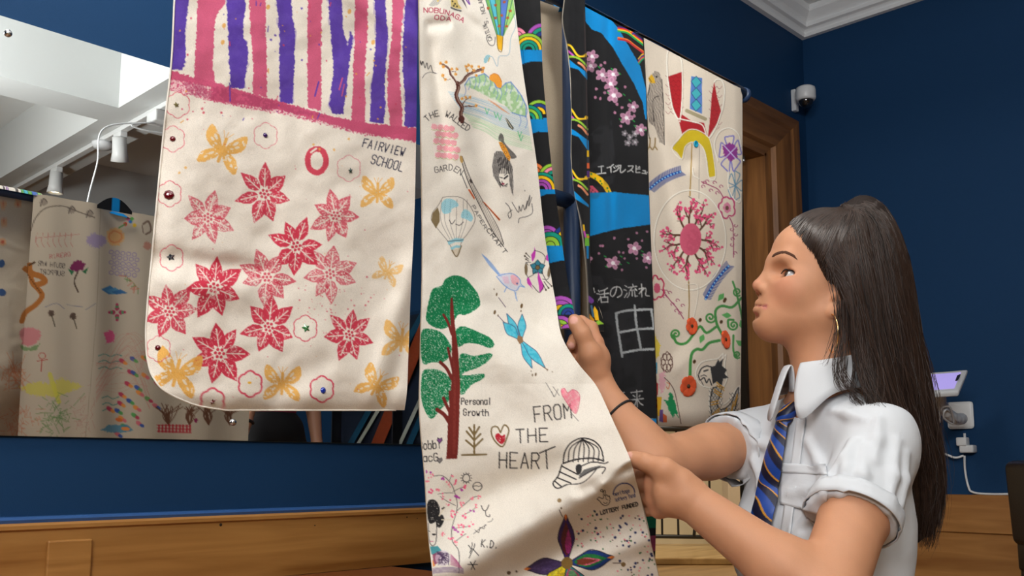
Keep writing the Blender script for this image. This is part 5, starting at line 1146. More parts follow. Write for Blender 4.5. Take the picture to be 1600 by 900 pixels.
# ---- black front panel
LK = [(905, -28), (912, 60), (914, 200), (917, 330), (919, 420), (922, 520), (926, 700), (930, 900), (934, 1200)]
RK = [(1005, 48), (1009.5, 150), (1012, 260), (1015, 330), (1019, 420), (1022, 520), (1025, 620), (1026, 720), (1025, 820), (1023, 900), (1020, 1200)]
def yK(X, Y): return Y_FR - 0.003 + (fbm(X * .012 + 7, Y * .008) - .5) * 0.012 + 0.004 * np.sin((X - 900) * .055 + 1) + ridge(X, Y, (975, 300), (985, 900), 16, 0.004) + ridge(X, Y, (948, 30), (955, 360), 7, 0.0035)
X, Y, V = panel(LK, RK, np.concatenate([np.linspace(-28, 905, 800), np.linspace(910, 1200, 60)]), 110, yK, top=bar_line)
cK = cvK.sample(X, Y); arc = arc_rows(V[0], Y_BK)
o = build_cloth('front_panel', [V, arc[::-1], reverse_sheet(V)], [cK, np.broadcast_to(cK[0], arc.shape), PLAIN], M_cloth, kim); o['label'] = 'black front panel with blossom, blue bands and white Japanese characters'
# ---- right sleeve
LR = [(1006, 50), (1010.5, 150), (1014, 290), (1019, 420), (1023, 520), (1026, 600), (1028, 664)]
RR = [(1160, 140), (1160, 250), (1159, 400), (1158, 550), (1157, 666)]
def yR(X, Y): return Y_FR + (fbm(X * .014 + 2, Y * .01) - .5) * 0.012 + 0.005 * np.sin((X - 1000) * .045) + ridge(X, Y, (1010, 190), (1080, 260), 14, 0.005) + ridge(X, Y, (1005, 80), (1060, 420), 12, 0.004) + ridge(X, Y, (1060, 560), (1150, 640), 26, -0.005) + 0.010 * np.clip((Y - 640) / 26, 0, 1) ** 2 + 0.012 * np.clip((X - 1146) / 14, 0, 1) ** 2
X, Y, V = panel(LR, RR, np.linspace(50, 666, 560), 150, yR, top=bar_line)
cR = cvR.sample(X, Y); arc = arc_rows(V[0], Y_BK)
RS = (V, X, Y)
G = back_grid(V[:, 0, 0].mean() - 0.01, V[300, -1, 0], float(V[-1, 75, 2]), Z_BAR, Y_BK + .004, 0.003, lambda X, Z: 0.006 * np.sin(X * 34))
mp = mirror_px(G)
sr = build_cloth('sleeve', [V, arc[::-1], G], [cR, np.broadcast_to(cR[0], arc.shape), cvM.sample(mp[..., 0], mp[..., 1])], M_cloth, kim); sr['label'] = 'cream sleeve embroidered with red figure, blossom burst and dragon'
# ---- back panel, seen from behind in the mirror and from inside between the collar bands
xb0, xb1 = float(from_mirror(44, 450, Y_BK)[0]), float(from_mirror(246, 500, Y_BK)[0])
print('BACK', xb0, xb1, 'zbar', Z_BAR, 'sleeveL', xl0, xr0, 'sleeveR', V[:, 0, 0].mean(), V[300, -1, 0])
G = back_grid(xb0, xb1, 0.14, Z_BAR + .004, Y_BK + 0.008, 0.0026, lambda X, Z: 0.012 * np.sin(X * 22 + 1 + Z) + 0.006 * np.sin(X * 47 + Z * 3))
mp = mirror_px(G)
o = build_cloth('back_panel', [G], [cvM.sample(mp[..., 0], mp[..., 1])], M_back, kim); o['label'] = 'cream back panel with drawings, seen in the mirror'
Gi = back_grid(xb0 + .004, xb1 + .02, 0.15, Z_BAR, Y_BK + 0.002, 0.02, lambda X, Z: 0.010 * np.sin(X * 22 + 1 + Z) - .004)
o = build_cloth('lining', [Gi], [np.array(srgb(196, 178, 154))], M_cloth, kim); o['label'] = 'plain beige lining inside the open kimono'
# neck piece behind: black collar seen above the back in the mirror
c0 = from_mirror(150, 332, Y_BK + .02); c1 = from_mirror(205, 332, Y_BK + .02)
xs = np.linspace(c0[0], c1[0], 24); zs = np.linspace(0, 1, 8)
Gn = np.stack([np.broadcast_to(xs, (8, 24)), np.broadcast_to(np.full(24, Y_BK + .026), (8, 24)), Z_BAR - .01 + zs[:, None] * (0.042 * np.sin(np.linspace(.25, 2.9, 24)))[None]], -1)
cn = np.broadcast_to(np.array(srgb(28, 28, 32)), (8, 24, 3)).copy(); cn[:, 10:15] = srgb(*BLUE)
o = build_cloth('neck_collar', [Gn], [cn], M_cloth, kim); o['label'] = 'black and blue neck collar behind the bar'

# jewels, sequins and sewn-on flowers
def gem(px, py, r, col, kind, parent, surf=None):
    p, n = on_sleeve(px, py) if surf is None else on_sleeve(px, py, *surf)
    m = GEM.get(col)
    if m is None:
        m = GEM[col] = simple('gem_%d' % len(GEM), srgb(*col), 0.12, 0.15, spec=0.9, coat=0.6)
    if kind == 'round': return lathe('jewel', [(r, 0), (r, .0007), (r * .62, .0020), (r * .25, .0024)], p - n * .0003, n, m, parent, 8)
    if kind == 'star':
        t = np.cross(n, [0, 0, 1.0]); t /= np.linalg.norm(t); b = np.cross(n, t); V_, F_ = [tuple(p + n * .0022)], []
        k_ = 10
        for k in range(k_): R_ = r if k % 2 == 0 else r * .5; V_.append(tuple(p + n * .0004 + R_ * (math.cos(k * 2 * math.pi / k_) * t + math.sin(k * 2 * math.pi / k_) * b)))
        F_ = [(0, 1 + k, 1 + (k + 1) % k_) for k in range(k_)]
        me = bpy.data.meshes.new('sequin'); me.from_pydata(V_, [], F_); return link('sequin', me, m, parent)
GEM = {}
PXM = 1.12 / FOC * 1.0
for px, py, r, col, kind in ((275, 164, 5, (120, 110, 60), 'star'), (270, 217, 4.6, (110, 8, 26), 'round'), (263.5, 304, 8, (104, 4, 18), 'round'), (415, 211, 4, (60, 20, 96), 'round'), (548, 267, 5, (40, 66, 60), 'star'),
                             (267, 402, 7, (40, 44, 50), 'star'), (478, 513, 7, (14, 110, 40), 'star'), (247, 544, 4.6, (100, 6, 22), 'round'), (505, 610, 5, (20, 50, 160), 'round'), (332, 628, 5, (96, 16, 18), 'star')):
    gem(px, py, r * (1.05 + (px - 250) * .0008) / FOC, col, kind, sl)
M_felt = simple('orange_felt', srgb(224, 88, 44), 0.85, var=.12, bscale=300)
M_felt_c = simple('dark_felt_centre', srgb(70, 46, 20), 0.8)
def felt_flower(px, py, r):
    p, n = on_sleeve(px, py, *RS); t = np.cross(n, [0, 0, 1.0]); t /= np.linalg.norm(t); b = np.cross(n, t)
    root = None
    V_, F_ = [], []
    for k in range(6):
        a = k * 2 * math.pi / 6 + .3; base = len(V_)
        for (rr, ww, hh) in ((.1, .12, .0010), (.45, .42, .0016), (.75, .50, .0026), (.95, .38, .0024), (1.04, .14, .0012)):
            for s_ in (-1, 0, 1): V_.append(tuple(p + n * (hh + (0.0008 if s_ == 0 else 0)) + r * (rr * (math.cos(a) * t + math.sin(a) * b) + s_ * ww * (-math.sin(a) * t + math.cos(a) * b))))
        for i in range(4):
            for j in range(2): q = base + i * 3 + j; F_.append((q, q + 1, q + 4, q + 3))
    me = bpy.data.meshes.new('felt_flower'); me.from_pydata(V_, [], F_); me.polygons.foreach_set('use_smooth', np.ones(len(F_), bool))
    o = link('felt_flower', me, M_felt, sr); lathe('flower_centre', [(r * .2, .001), (r * .2, .003), (r * .08, .0036)], p, n, M_felt_c, o, 10).parent = o
    return o
for q in ((1080, 510, 12.5), (1133, 530, 14), (1075, 603, 15)): felt_flower(q[0], q[1], q[2] * 1.85 / FOC)
p, n = on_sleeve(1087, 225, *RS)
bt = lathe('button', [(.0062, 0), (.0066, .0012), (.0060, .0024), (.0045, .0022), (.004, .0016)], p, n, simple('teal_button', srgb(24, 150, 182), .25, coat=.4), sr, 18)

# ---- stand: dark blue tube frame
M_pole = simple('dark_blue_enamel', (0.012, 0.032, 0.085), 0.38, spec=0.5)
stand = empty('kimono_stand', (1.2, Y_KIM + .01, 0), 'dark blue metal tube stand holding up the kimono', 'stand')
xe = float(on_y(np.array(1166.), np.array(140.), Y_KIM)[0])
yb_ = Y_KIM + 0.009
tube('crossbar', [(0.30, yb_, Z_BAR - .002), (xe, yb_, Z_BAR - .002)], 0.0125, M_pole, stand, 14)
lathe('end_cap', [(0.012, 0), (0.016, 0.002), (0.016, 0.010), (0.011, 0.014)], (xe - .002, yb_, Z_BAR - .004), (1, 0, 0), M_pole, stand, 16)
pa, pb = on_y(np.array(890.), np.array(120.), yb_ - .004), on_y(np.array(894.), np.array(470.), yb_ - .004)
tube('pole', [(pb[0], yb_ - .004, 0.04), (pb[0], yb_ - .004, Z_BAR)], 0.0135, M_pole, stand, 16)
pc = on_y(np.array(880.), np.array(311.), yb_ - .006); pd = on_y(np.array(828.), np.array(306.), yb_ - .002)
tube('side_arm', [(pd[0] - .03, yb_ - .004, pc[2]), (pb[0], yb_ - .004, pc[2])], 0.0125, M_pole, stand, 14)
lathe('base_plate', [(0.20, 0), (0.20, 0.012), (0.19, 0.02), (0.03, 0.026), (0.022, 0.05)], (pb[0], yb_ - .004, 0), (0, 0, 1), M_pole, stand, 32)

# ================================================================== MIRROR ON THE WALL
M_mir, nt, b = new_mat('mirror_silver'); b.inputs['Base Color'].default_value = (0.86, 0.88, 0.87, 1); b.inputs['Metallic'].default_value = 1.0; b.inputs['Roughness'].default_value = 0.0
M_edge = simple('mirror_edge_glass', (0.10, 0.16, 0.15), 0.1, spec=.8)
zt = float(on_y(np.array(0.), np.array(25.), Y_MIR)[2]); zt2 = float(on_y(np.array(262.), np.array(104.), Y_MIR)[2])
zb1 = float(on_y(np.array(0.), np.array(681.), Y_MIR)[2]); zb2 = float(on_y(np.array(655.), np.array(694.), Y_MIR)[2])
xm1 = float(on_y(np.array(672.), np.array(500.), Y_MIR)[0])
print('MIRROR z', zt, zt2, zb1, zb2, xm1)
ZMT, ZMB = (zt + zt2) / 2, (zb1 + zb2) / 2
XM0 = -0.35
mir = empty('wall_mirror', ((XM0 + xm1) / 2, Y_WALL, ZMB), 'large frameless wall mirror reflecting the back of the kimono', 'mirror')
box('mirror_glass', (XM0, Y_MIR, ZMB), (xm1, Y_MIR + 0.003, ZMT), M_mir, mir)
box('backing_board', (XM0, Y_MIR + 0.003, ZMB - .001), (xm1, Y_WALL - 0.0005, ZMT + .001), M_edge, mir)
M_chrome = simple('chrome', (0.75, 0.75, 0.76), 0.12, 1.0)
for px, py in ((12.5, 52), (364, 660)):
    p = on_y(np.array(float(px)), np.array(float(py)), Y_MIR)
    lathe('mirror_screw', [(0.0075, 0), (0.0075, .002), (.0062, .0046), (.0035, .0064), (.001, .007)], p - [0, .0002, 0], (0, -1, 0), M_chrome, mir, 20)
# ================================================================== BODY MODELLING: implicit shapes meshed with surface nets
class Sdf:
    def __init__(s): s.pr = []
    def cone(s, a, b, ra, rb, k=0.01, op=1):
        a = np.array(a, float); b = np.array(b, float); c = (a + b) / 2; R = np.linalg.norm(b - a) / 2 + max(ra, rb)
        def f(P):
            ab = b - a; t = np.clip(((P - a) @ ab) / (ab @ ab + 1e-12), 0, 1)
            return np.linalg.norm(P - a - t[:, None] * ab, axis=1) - (ra + (rb - ra) * t)
        s.pr.append((f, c, R, k, op))
    def ell(s, c, r, rot=None, k=0.01, op=1):
        c = np.array(c, float); r = np.array(r, float); Rm = np.eye(3) if rot is None else np.array(rot, float)
        def f(P):
            q = (P - c) @ Rm; k0 = np.linalg.norm(q / r, axis=1); k1 = np.linalg.norm(q / r ** 2, axis=1) + 1e-9
            return k0 * (k0 - 1) / k1
        s.pr.append((f, c, r.max(), k, op))
    def fn(s, f, c, R, k=0.0, op=1): s.pr.append((f, np.array(c, float), R, k, op))
    def chain(s, pts, rad, k=0.006):
        for i in range(len(pts) - 1): s.cone(pts[i], pts[i + 1], rad[i], rad[i + 1], k)
    def __call__(s, P):
        d = np.full(len(P), 0.2)
        for f, c, R, k, op in s.pr:
            m = ((P - c) ** 2).sum(1) < (R + max(4 * k, .02) + .012) ** 2
            if not m.any(): continue
            v = f(P[m]); u = d[m]
            if op == 1:
                if k > 0: h = np.clip(k - np.abs(u - v), 0, None) / k; u = np.minimum(u, v) - h * h * k * .25
                else: u = np.minimum(u, v)
            elif op == -1:
                if k > 0: h = np.clip(k - np.abs(u + v), 0, None) / k; u = np.maximum(u, -v) + h * h * k * .25
                else: u = np.maximum(u, -v)
            elif op == 0: u = u + v            # displacement
            d[m] = u
        return d
    def local(s, P):
        """evaluate a compact group of points: only the shapes near it"""
        c = (P.min(0) + P.max(0)) / 2; R = np.linalg.norm(P - c, axis=1).max()
        keep = [p for p in s.pr if np.linalg.norm(p[1] - c) < R + p[2] + max(4 * p[3], .02) + .012]
        full = s.pr; s.pr = keep; d = s(P); s.pr = full
        return d
    def groups(s, P, size=.05):
        k = np.floor(P / size).astype(int) @ np.array([1000003, 1009, 1]); o = np.argsort(k, kind='stable'); d = np.empty(len(P))
        ed = np.r_[0, np.nonzero(np.diff(k[o]))[0] + 1, len(P)]
        for a_, b_ in zip(ed[:-1], ed[1:]): d[o[a_:b_]] = s.local(P[o[a_:b_]])
        return d
    def mesh(s, name, h, lo, hi, B=8):
        lo = np.array(lo, float); hi = np.array(hi, float)
        nb = np.ceil((hi - lo) / (h * B)).astype(int); N = nb * B + 2
        bi = np.stack(np.meshgrid(*[np.arange(n) for n in nb], indexing='ij'), -1).reshape(-1, 3)
        d = np.concatenate([s(q) for q in np.array_split(lo + (bi + .5) * h * B, max(1, len(bi) // 200000))])
        bi = bi[np.abs(d) < h * B * 1.35]
        cr = np.stack(np.meshgrid(*[np.arange(B + 1)] * 3, indexing='ij'), -1).reshape(-1, 3)
        sup = (bi // 3) @ np.array([1000000, 1000, 1]); o = np.argsort(sup, kind='stable'); bi = bi[o]; sup = sup[o]
        D = np.empty((len(bi), (B + 1) ** 3))
        ed = np.r_[0, np.nonzero(np.diff(sup))[0] + 1, len(bi)]
        for a_, b_ in zip(ed[:-1], ed[1:]):
            D[a_:b_] = s.local(lo + ((bi[a_:b_, None] * B + cr[None]).reshape(-1, 3)) * h).reshape(b_ - a_, -1)
        D = D.reshape(len(bi), B + 1, B + 1, B + 1)
        c8 = [D[:, i:B + i, j:B + j, k:B + k] for i in (0, 1) for j in (0, 1) for k in (0, 1)]
        c8 = np.stack(c8, -1).reshape(-1, 8)
        cc = np.stack(np.meshgrid(*[np.arange(B)] * 3, indexing='ij'), -1).reshape(-1, 3)
        CG = (bi[:, None] * B + cc[None]).reshape(-1, 3)
        sg = c8 < 0; mix = sg.any(1) & ~sg.all(1)
        c8 = c8[mix]; CG = CG[mix]; sg = sg[mix]
        ck = (CG[:, 0] * N[1] + CG[:, 1]) * N[2] + CG[:, 2]
        o = np.argsort(ck); ck = ck[o]; CG = CG[o]; c8 = c8[o]; sg = sg[o]
        co = np.array([(i, j, k) for i in (0, 1) for j in (0, 1) for k in (0, 1)], float)
        acc = np.zeros((len(CG), 3)); cnt = np.zeros(len(CG))
        for a in range(8):
            for b in range(a + 1, 8):
                if np.abs(co[a] - co[b]).sum() != 1: continue
                x = sg[:, a] != sg[:, b]; t = np.where(x, c8[:, a] / (c8[:, a] - c8[:, b] + 1e-15), 0)
                acc += np.where(x[:, None], co[a] + t[:, None] * (co[b] - co[a]), 0); cnt += x
        V = lo + (CG + acc / cnt[:, None]) * h
        F = []
        st = np.array([N[1] * N[2], N[2], 1])
        for ax, (b_, c_) in enumerate(((1, 2), (2, 0), (0, 1))):
            e = sg[:, 0] != sg[:, 4 >> ax]
            k0 = ck[e]; ks = [k0, k0 - st[b_], k0 - st[b_] - st[c_], k0 - st[c_]]
            idx = [np.clip(np.searchsorted(ck, q), 0, len(ck) - 1) for q in ks]
            ok = np.all([ck[i] == q for i, q in zip(idx, ks)], axis=0)
            Q = np.stack(idx, -1); fl = ~sg[e, 0]
            Q[fl] = Q[fl][:, ::-1]; F.append(Q[ok])
        F = np.vstack(F)
        for _ in range(1):                       # pull the vertices onto the surface
            e = 0.0007; dv = s.groups(V); g = np.stack([s.groups(V + np.eye(3)[i] * e) - dv for i in range(3)], -1) / e
            V = V - np.clip(dv, -h, h)[:, None] * g / ((g ** 2).sum(1) + .2)[:, None] * .9
        return V, F[:, ::-1]
def nrm(v): v = np.array(v, float); return v / np.linalg.norm(v)
A = lambda px, py, z: at_depth(np.array(float(px)), np.array(float(py)), np.array(float(z)))
ZUP = np.array([0, 0, 1.0])

# ---- head frame
HS = 0.93
HO = A(1291, 464, 1.42)
cdir = CAM - HO; cdir[2] = 0; cdir = nrm(cdir)                  # towards the camera
ldir = nrm(np.cross(cdir, ZUP)); ldir = ldir if ldir @ RT < 0 else -ldir   # towards the left of the picture
yaw = math.radians(74); pit = math.radians(20)
fh = math.cos(yaw) * cdir + math.sin(yaw) * ldir
HL = nrm(np.cross(ZUP, fh)); HL = HL if HL @ cdir > 0 else -HL   # her left side
HF = fh * math.cos(pit) + ZUP * math.sin(pit); HU = ZUP * math.cos(pit) - fh * math.sin(pit)
HR = np.stack([HF, HL, HU], 1)                                  # columns f, l, u
def hp(f, u, l=0.0): return HO + HS * (HF * f + HU * u + HL * l)

# ---- torso frame
SHL, SHR = A(1374, 692, 1.29), A(1176, 690, 1.50)
MID = (SHL + SHR) / 2
TL = SHL - SHR; TL[2] = 0; TL = nrm(TL); TF = nrm(np.cross(TL, ZUP)); TF = TF if TF @ ldir > 0 else -TF
TR_ = np.stack([TF, TL, ZUP], 1)
def tp(f, l, u): return MID + TF * f + TL * l + ZUP * u
NECK = A(1298, 612, 1.40)
ELL, WRL = A(1290, 938, 1.14), A(1072, 776, 1.225)
ELR, WRR = A(1018, 726, 1.36), A(935, 605, 1.415)

skin = Sdf()
# skull and face
for args in (((-.008, .040), (.097, .072, .086), .02), ((.042, .055), (.060, .060, .052), .03), ((.038, -.018), (.060, .057, .064), .03), ((.064, -.050), (.0295, .031, .030), .02)):
    (f, u), (rf, rl, ru), k = args; skin.ell(hp(f, u), (rf * HS, rl * HS, ru * HS), HR, k)
for s_ in (-1, 1):
    skin.cone(hp(.0, -.040, .047 * s_), hp(.062, -.071, .013 * s_), .017 * HS, .016 * HS, .03)
    skin.ell(hp(.052, -.014, .041 * s_), (.026 * HS, .018 * HS, .024 * HS), HR, .02)
    skin.cone(hp(.080, .027, .036 * s_), hp(.091, .026, .006 * s_), .0115 * HS, .0115 * HS, .014)
skin.ell(hp(.0715, -.0725), (.018 * HS, .020 * HS, .0165 * HS), HR, .02)
for s_ in (-1, 1):
    skin.ell(hp(.094, .006, .037 * s_), (.016 * HS, .020 * HS, .0115 * HS), HR, .012, -1)       # eye sockets
# nose
skin.cone(hp(.091, .020), hp(.1055, -.016), .0070 * HS, .0085 * HS, .012)
skin.ell(hp(.1035, -.0195), (.0105 * HS, .0100 * HS, .0085 * HS), HR, .006)
for s_ in (-1, 1):
    skin.ell(hp(.0945, -.0245, .0115 * s_), (.0112 * HS, .0070 * HS, .0080 * HS), HR, .005)
    skin.ell(hp(.099, -.0315, .0065 * s_), (.005 * HS, .0030 * HS, .0035 * HS), HR, .003, -1)
# mouth
for s_ in (-1, 1):
    skin.cone(hp(.0952, -.0458), hp(.0845, -.0510, .0250 * s_), .0058 * HS, .0030 * HS, .005)
    skin.cone(hp(.0932, -.0570), hp(.0838, -.0542, .0235 * s_), .0072 * HS, .0032 * HS, .005)
    skin.cone(hp(.1010, -.0510), hp(.0885, -.0525, .0275 * s_), .0016 * HS, .0010 * HS, .002, -1)
skin.ell(hp(.0945, -.0672), (.005 * HS, .016 * HS, .0035 * HS), HR, .008, -1)
# lids
EYE = {s_: hp(.0650, .0035, .0330 * s_) for s_ in (-1, 1)}
for s_ in (-1, 1):
    skin.ell(EYE[s_], (.0140 * HS, .0144 * HS, .0136 * HS), HR, .005)
    skin.ell(hp(.0740, .0037, .0410 * s_), (.0150 * HS, .0170 * HS, .0072 * HS), HR, .0012, -1)
# ears
for s_ in (-1, 1):
    tilt = np.stack([nrm(HF * .93 - HL * s_ * .34), nrm(HL * s_ * .93 + HF * .34) * s_, HU], 1)
    skin.ell(hp(-.012, -.010, .0715 * s_), (.0165 * HS, .0055 * HS, .030 * HS), tilt, .006)
    skin.ell(hp(-.008, -.006, .0765 * s_), (.0085 * HS, .0045 * HS, .016 * HS), tilt, .004, -1)
    skin.ell(hp(-.002, -.036, .0705 * s_), (.0085 * HS, .0045 * HS, .0095 * HS), tilt, .005)
    skin.ell(hp(.004, -.014, .0715 * s_), (.004 * HS, .004 * HS, .006 * HS), tilt, .004)
# neck and torso
skin.cone(hp(-.028, -.020), NECK + np.array([0, 0, -.01]), .049, .048, .03)
skin.cone(hp(-.002, -.055), NECK + TF * .010, .036, .044, .03)
skin.cone(NECK + np.array([0, 0, -.03]), SHL * .8 + NECK * .2, .040, .036, .03); skin.cone(NECK + np.array([0, 0, -.03]), SHR * .8 + NECK * .2, .040, .036, .03)
skin.ell(tp(-.018, 0, -.12), (.070, .125, .165), TR_, .03); skin.ell(tp(-.022, 0, -.28), (.070, .110, .14), TR_, .04); skin.ell(tp(-.022, 0, -.42), (.090, .135, .11), TR_, .04)
for s_ in (-1, 1): skin.ell(tp(.030, .060 * s_, -.15), (.038, .050, .054), TR_, .03)
# legs folded under her
for s_ in (-1, 1):
    hipj, knee = tp(.0, .075 * s_, -.45), tp(.33, .09 * s_, 0); knee[2] = .065; ank = tp(-.20, .09 * s_, 0); ank[2] = .045; toe = tp(-.32, .09 * s_, 0); toe[2] = .03
    skin.cone(hipj, knee, .078, .055, .03); skin.cone(knee, ank, .052, .034, .02); skin.cone(ank, toe, .03, .018, .02)
# arms
for sh, el, wr, s_ in ((SHL, ELL, WRL, 1), (SHR, ELR, WRR, -1)):
    mu = sh * .55 + el * .45; mf = el * .72 + wr * .28
    r = (.038, .0415, .041, .0375, .0245) if s_ == 1 else (.038, .038, .0370, .034, .0215)
    skin.chain([sh, mu, el, mf, wr], r, .02)
# left hand: thumb over the cloth, fingers behind it
def fingers(ch, rad, k=.004):
    for pts, r in zip(ch, rad): skin.chain([A(*p) for p in pts], r, k)
KN_L = [(1024, 738, 1.246), (1022, 758, 1.243), (1024, 778, 1.245), (1030, 796, 1.250)]
for q in KN_L: skin.cone(WRL, A(*q), .0215, .0125, .012)
skin.ell((A(1045, 765, 1.228)), (.024, .016, .030), None, .012)
fingers([[KN_L[0], (1000, 740, 1.286), (978, 743, 1.316), (964, 746, 1.330)], [KN_L[1], (998, 759, 1.286), (974, 761, 1.318), (958, 763, 1.334)], [KN_L[2], (1003, 778, 1.286), (980, 779, 1.316), (964, 780, 1.330)], [KN_L[3], (1011, 796, 1.286), (992, 796, 1.312), (980, 796, 1.322)]],
        [(.0115, .0100, .0088, .0078), (.0118, .0102, .0090, .0080), (.0112, .0098, .0086, .0076), (.0100, .0086, .0076, .0068)])
skin.chain([A(1062, 752, 1.222), A(1038, 734, 1.222), A(1008, 722, 1.236), A(990, 718, 1.246), A(980, 717, 1.252)], (.0185, .0145, .0108, .0095, .0082), .008)
# right hand: pinching the end of the collar band
PALM = A(927, 562, 1.418)
skin.cone(WRR, PALM, .0215, .0215, .014)
KN_R = [(931, 536, 1.424), (926, 546, 1.432), (921, 556, 1.438), (917, 568, 1.442)]
for q in KN_R: skin.cone(PALM, A(*q), .019, .0120, .012)
fingers([[KN_R[0], (924, 512, 1.432), (908, 502, 1.440), (896, 506, 1.438)], [KN_R[1], (914, 524, 1.448), (898, 530, 1.440), (893, 539, 1.414)], [KN_R[2], (908, 546, 1.450), (893, 552, 1.436), (890, 560, 1.420)], [KN_R[3], (905, 566, 1.450), (892, 572, 1.436), (890, 578, 1.424)]],
        [(.0112, .0095, .0085, .0075), (.0115, .0098, .0086, .0078), (.0108, .0094, .0084, .0074), (.0098, .0084, .0074, .0066)])
skin.chain([A(930, 578, 1.405), A(923, 553, 1.398), A(910, 522, 1.396), A(901, 507, 1.400), A(897, 500, 1.402)], (.0165, .0150, .0112, .0100, .0085), .008)
allp = np.array([HO, SHL, SHR, ELL, WRL, ELR, WRR, tp(.4, .15, -.5), tp(-.3, -.15, -.5), tp(-.3, .15, -.5), A(880, 500, 1.45)])
lo_, hi_ = allp.min(0) - .14, allp.max(0) + .17; lo_[2] = -.01
SV, SF = skin.mesh('body', .0026, lo_, hi_)
print('SKIN', len(SV), len(SF))

# skin colouring: lips, nails, soft reddening of the skin itself, painted shade in the mouth crease
base = np.array(srgb(198, 142, 107)); colr = np.repeat(base[None], len(SV), 0)
def seg_dist(P, a, b):
    ab = b - a; t = np.clip(((P - a) @ ab) / (ab @ ab), 0, 1); return np.linalg.norm(P - a - t[:, None] * ab, axis=1)
def paint(mask, c): colr[:] = colr * (1 - mask[:, None]) + np.array(c) * mask[:, None]
sm = lambda d, r0, r1: np.clip((r1 - d) / (r1 - r0), 0, 1)
paint(sm(np.linalg.norm(SV - hp(.075, -.02, .045), axis=1), .008, .035) * .35, srgb(206, 128, 104))
paint(sm(np.linalg.norm(SV - hp(.112, -.02, .0), axis=1), .003, .018) * .3, srgb(206, 126, 108))
for q in KN_L + KN_R: paint(sm(np.linalg.norm(SV - A(*q), axis=1), .008, .022) * .25, srgb(190, 112, 92))
for s_ in (-1, 1):
    paint(sm(seg_dist(SV, hp(.0952, -.0458), hp(.0845, -.0510, .0250 * s_)), .0054 * HS, .0068 * HS) * .85, srgb(184, 104, 98))
    paint(sm(seg_dist(SV, hp(.0932, -.0570), hp(.0838, -.0542, .0235 * s_)), .0068 * HS, .0082 * HS) * .85, srgb(206, 128, 116))
    paint(sm(seg_dist(SV, hp(.0980, -.0512), hp(.0875, -.0525, .0270 * s_)), .0008, .0022) * .45, srgb(120, 60, 56))  # shade between the lips, darkened into the skin colour
for tip, ax in ((A(982, 713, 1.242), nrm(A(980, 717, 1.252) - A(1008, 722, 1.236))), (A(896, 500, 1.392), nrm(A(897, 500, 1.402) - A(910, 522, 1.396))), (A(892, 541, 1.404), nrm(A(893, 539, 1.414) - A(898, 530, 1.440)))):
    paint(sm(np.linalg.norm(SV - tip, axis=1), .0058, .0072) * .8, srgb(232, 176, 164))
skn = fbm(SV[:, 0] * 60 + SV[:, 2] * 35, SV[:, 1] * 60 - SV[:, 2] * 50); colr *= (0.95 + .10 * skn)[:, None]
M_skin = attr_mat('skin', 0.55, weave=.12, wscale=900, spec=.4, sss=0.12, var=.03)
girl = empty('person', tuple(tp(0, 0, 0) * np.array([1, 1, 0])), 'girl with long dark ponytail in white school shirt and striped tie kneeling by the kimono', 'person')
me = mesh_np('body', SV, SF); set_col(me, colr); body = link('body', me, M_skin, girl)

# eyes
M_eye = simple('eye_white', (0.50, 0.50, 0.51), 0.15, spec=.6); M_iris = simple('brown_iris', (0.06, 0.028, 0.012), 0.2); M_pup = simple('pupil', (0.003, 0.003, 0.003), 0.1)
gaze = nrm(HF * .93 + HU * .14 + HL * .10)
for s_ in (-1, 1):
    c = EYE[s_]; g = nrm(gaze + HL * .0)
    lathe('eyeball', [(.0128 * HS * math.sin(t), .0128 * HS * -math.cos(t)) for t in np.linspace(.02, math.pi - .02, 14)], c, g, M_eye, girl, 20)
    lathe('iris', [(.0064 * HS, .01090 * HS), (.0062 * HS, .0116 * HS), (.0045 * HS, .01235 * HS), (.001, .0130 * HS)], c, g, M_iris, girl, 18)
    lathe('pupil', [(.0028 * HS, .0122 * HS), (.0025 * HS, .0132 * HS), (.0005, .0134 * HS)], c, g, M_pup, girl, 14)
M_hair, nt, b = new_mat('dark_brown_hair'); 
at_ = nt.nodes.new('ShaderNodeVertexColor'); at_.layer_name = 'Col'; nt.links.new(at_.outputs['Color'], b.inputs['Base Color'])
b.inputs['Roughness'].default_value = .36; b.inputs['Specular IOR Level'].default_value = .55
M_brow = simple('brow_hair', srgb(84, 58, 46), .9, spec=.1, var=.3, bscale=900)
from mathutils.bvhtree import BVHTree
bvh_skin = BVHTree.FromPolygons(SV.tolist(), SF.tolist())
def drop(p, off, d=None):
    """nearest point of the skin, lifted by off"""
    q, n, i, dd = bvh_skin.find_nearest(Vector(p)); q = np.array(q); n = np.array(n)
    if n @ (q - HO) < 0: n = -n
    return q + n * off
for s_ in (-1, 1):
    P = [hp(.095, .0285, .016 * s_), hp(.091, .0310, .025 * s_), hp(.083, .0320, .036 * s_), hp(.071, .0290, .047 * s_), hp(.058, .0205, .055 * s_)]
    P = catmull(P, 7); rr = np.interp(np.linspace(0, 1, len(P)), [0, .12, .45, .8, 1], [.0032, .0042, .0040, .0030, .0012])
    tube('eyebrow', [drop(p, -.0026) for p in P], rr, M_brow, girl, 6)
    P = catmull([hp(.0800, .0055, .0225 * s_), hp(.0810, .0095, .0280 * s_), hp(.0785, .0110, .0370 * s_), hp(.0710, .0090, .0460 * s_), hp(.0610, .0040, .0520 * s_)], 6)
    tube('eyelashes', [drop(p, .0001) for p in P], np.linspace(.0008, .0016, len(P)), simple('lash', (.008, .006, .005), .6), girl, 5)

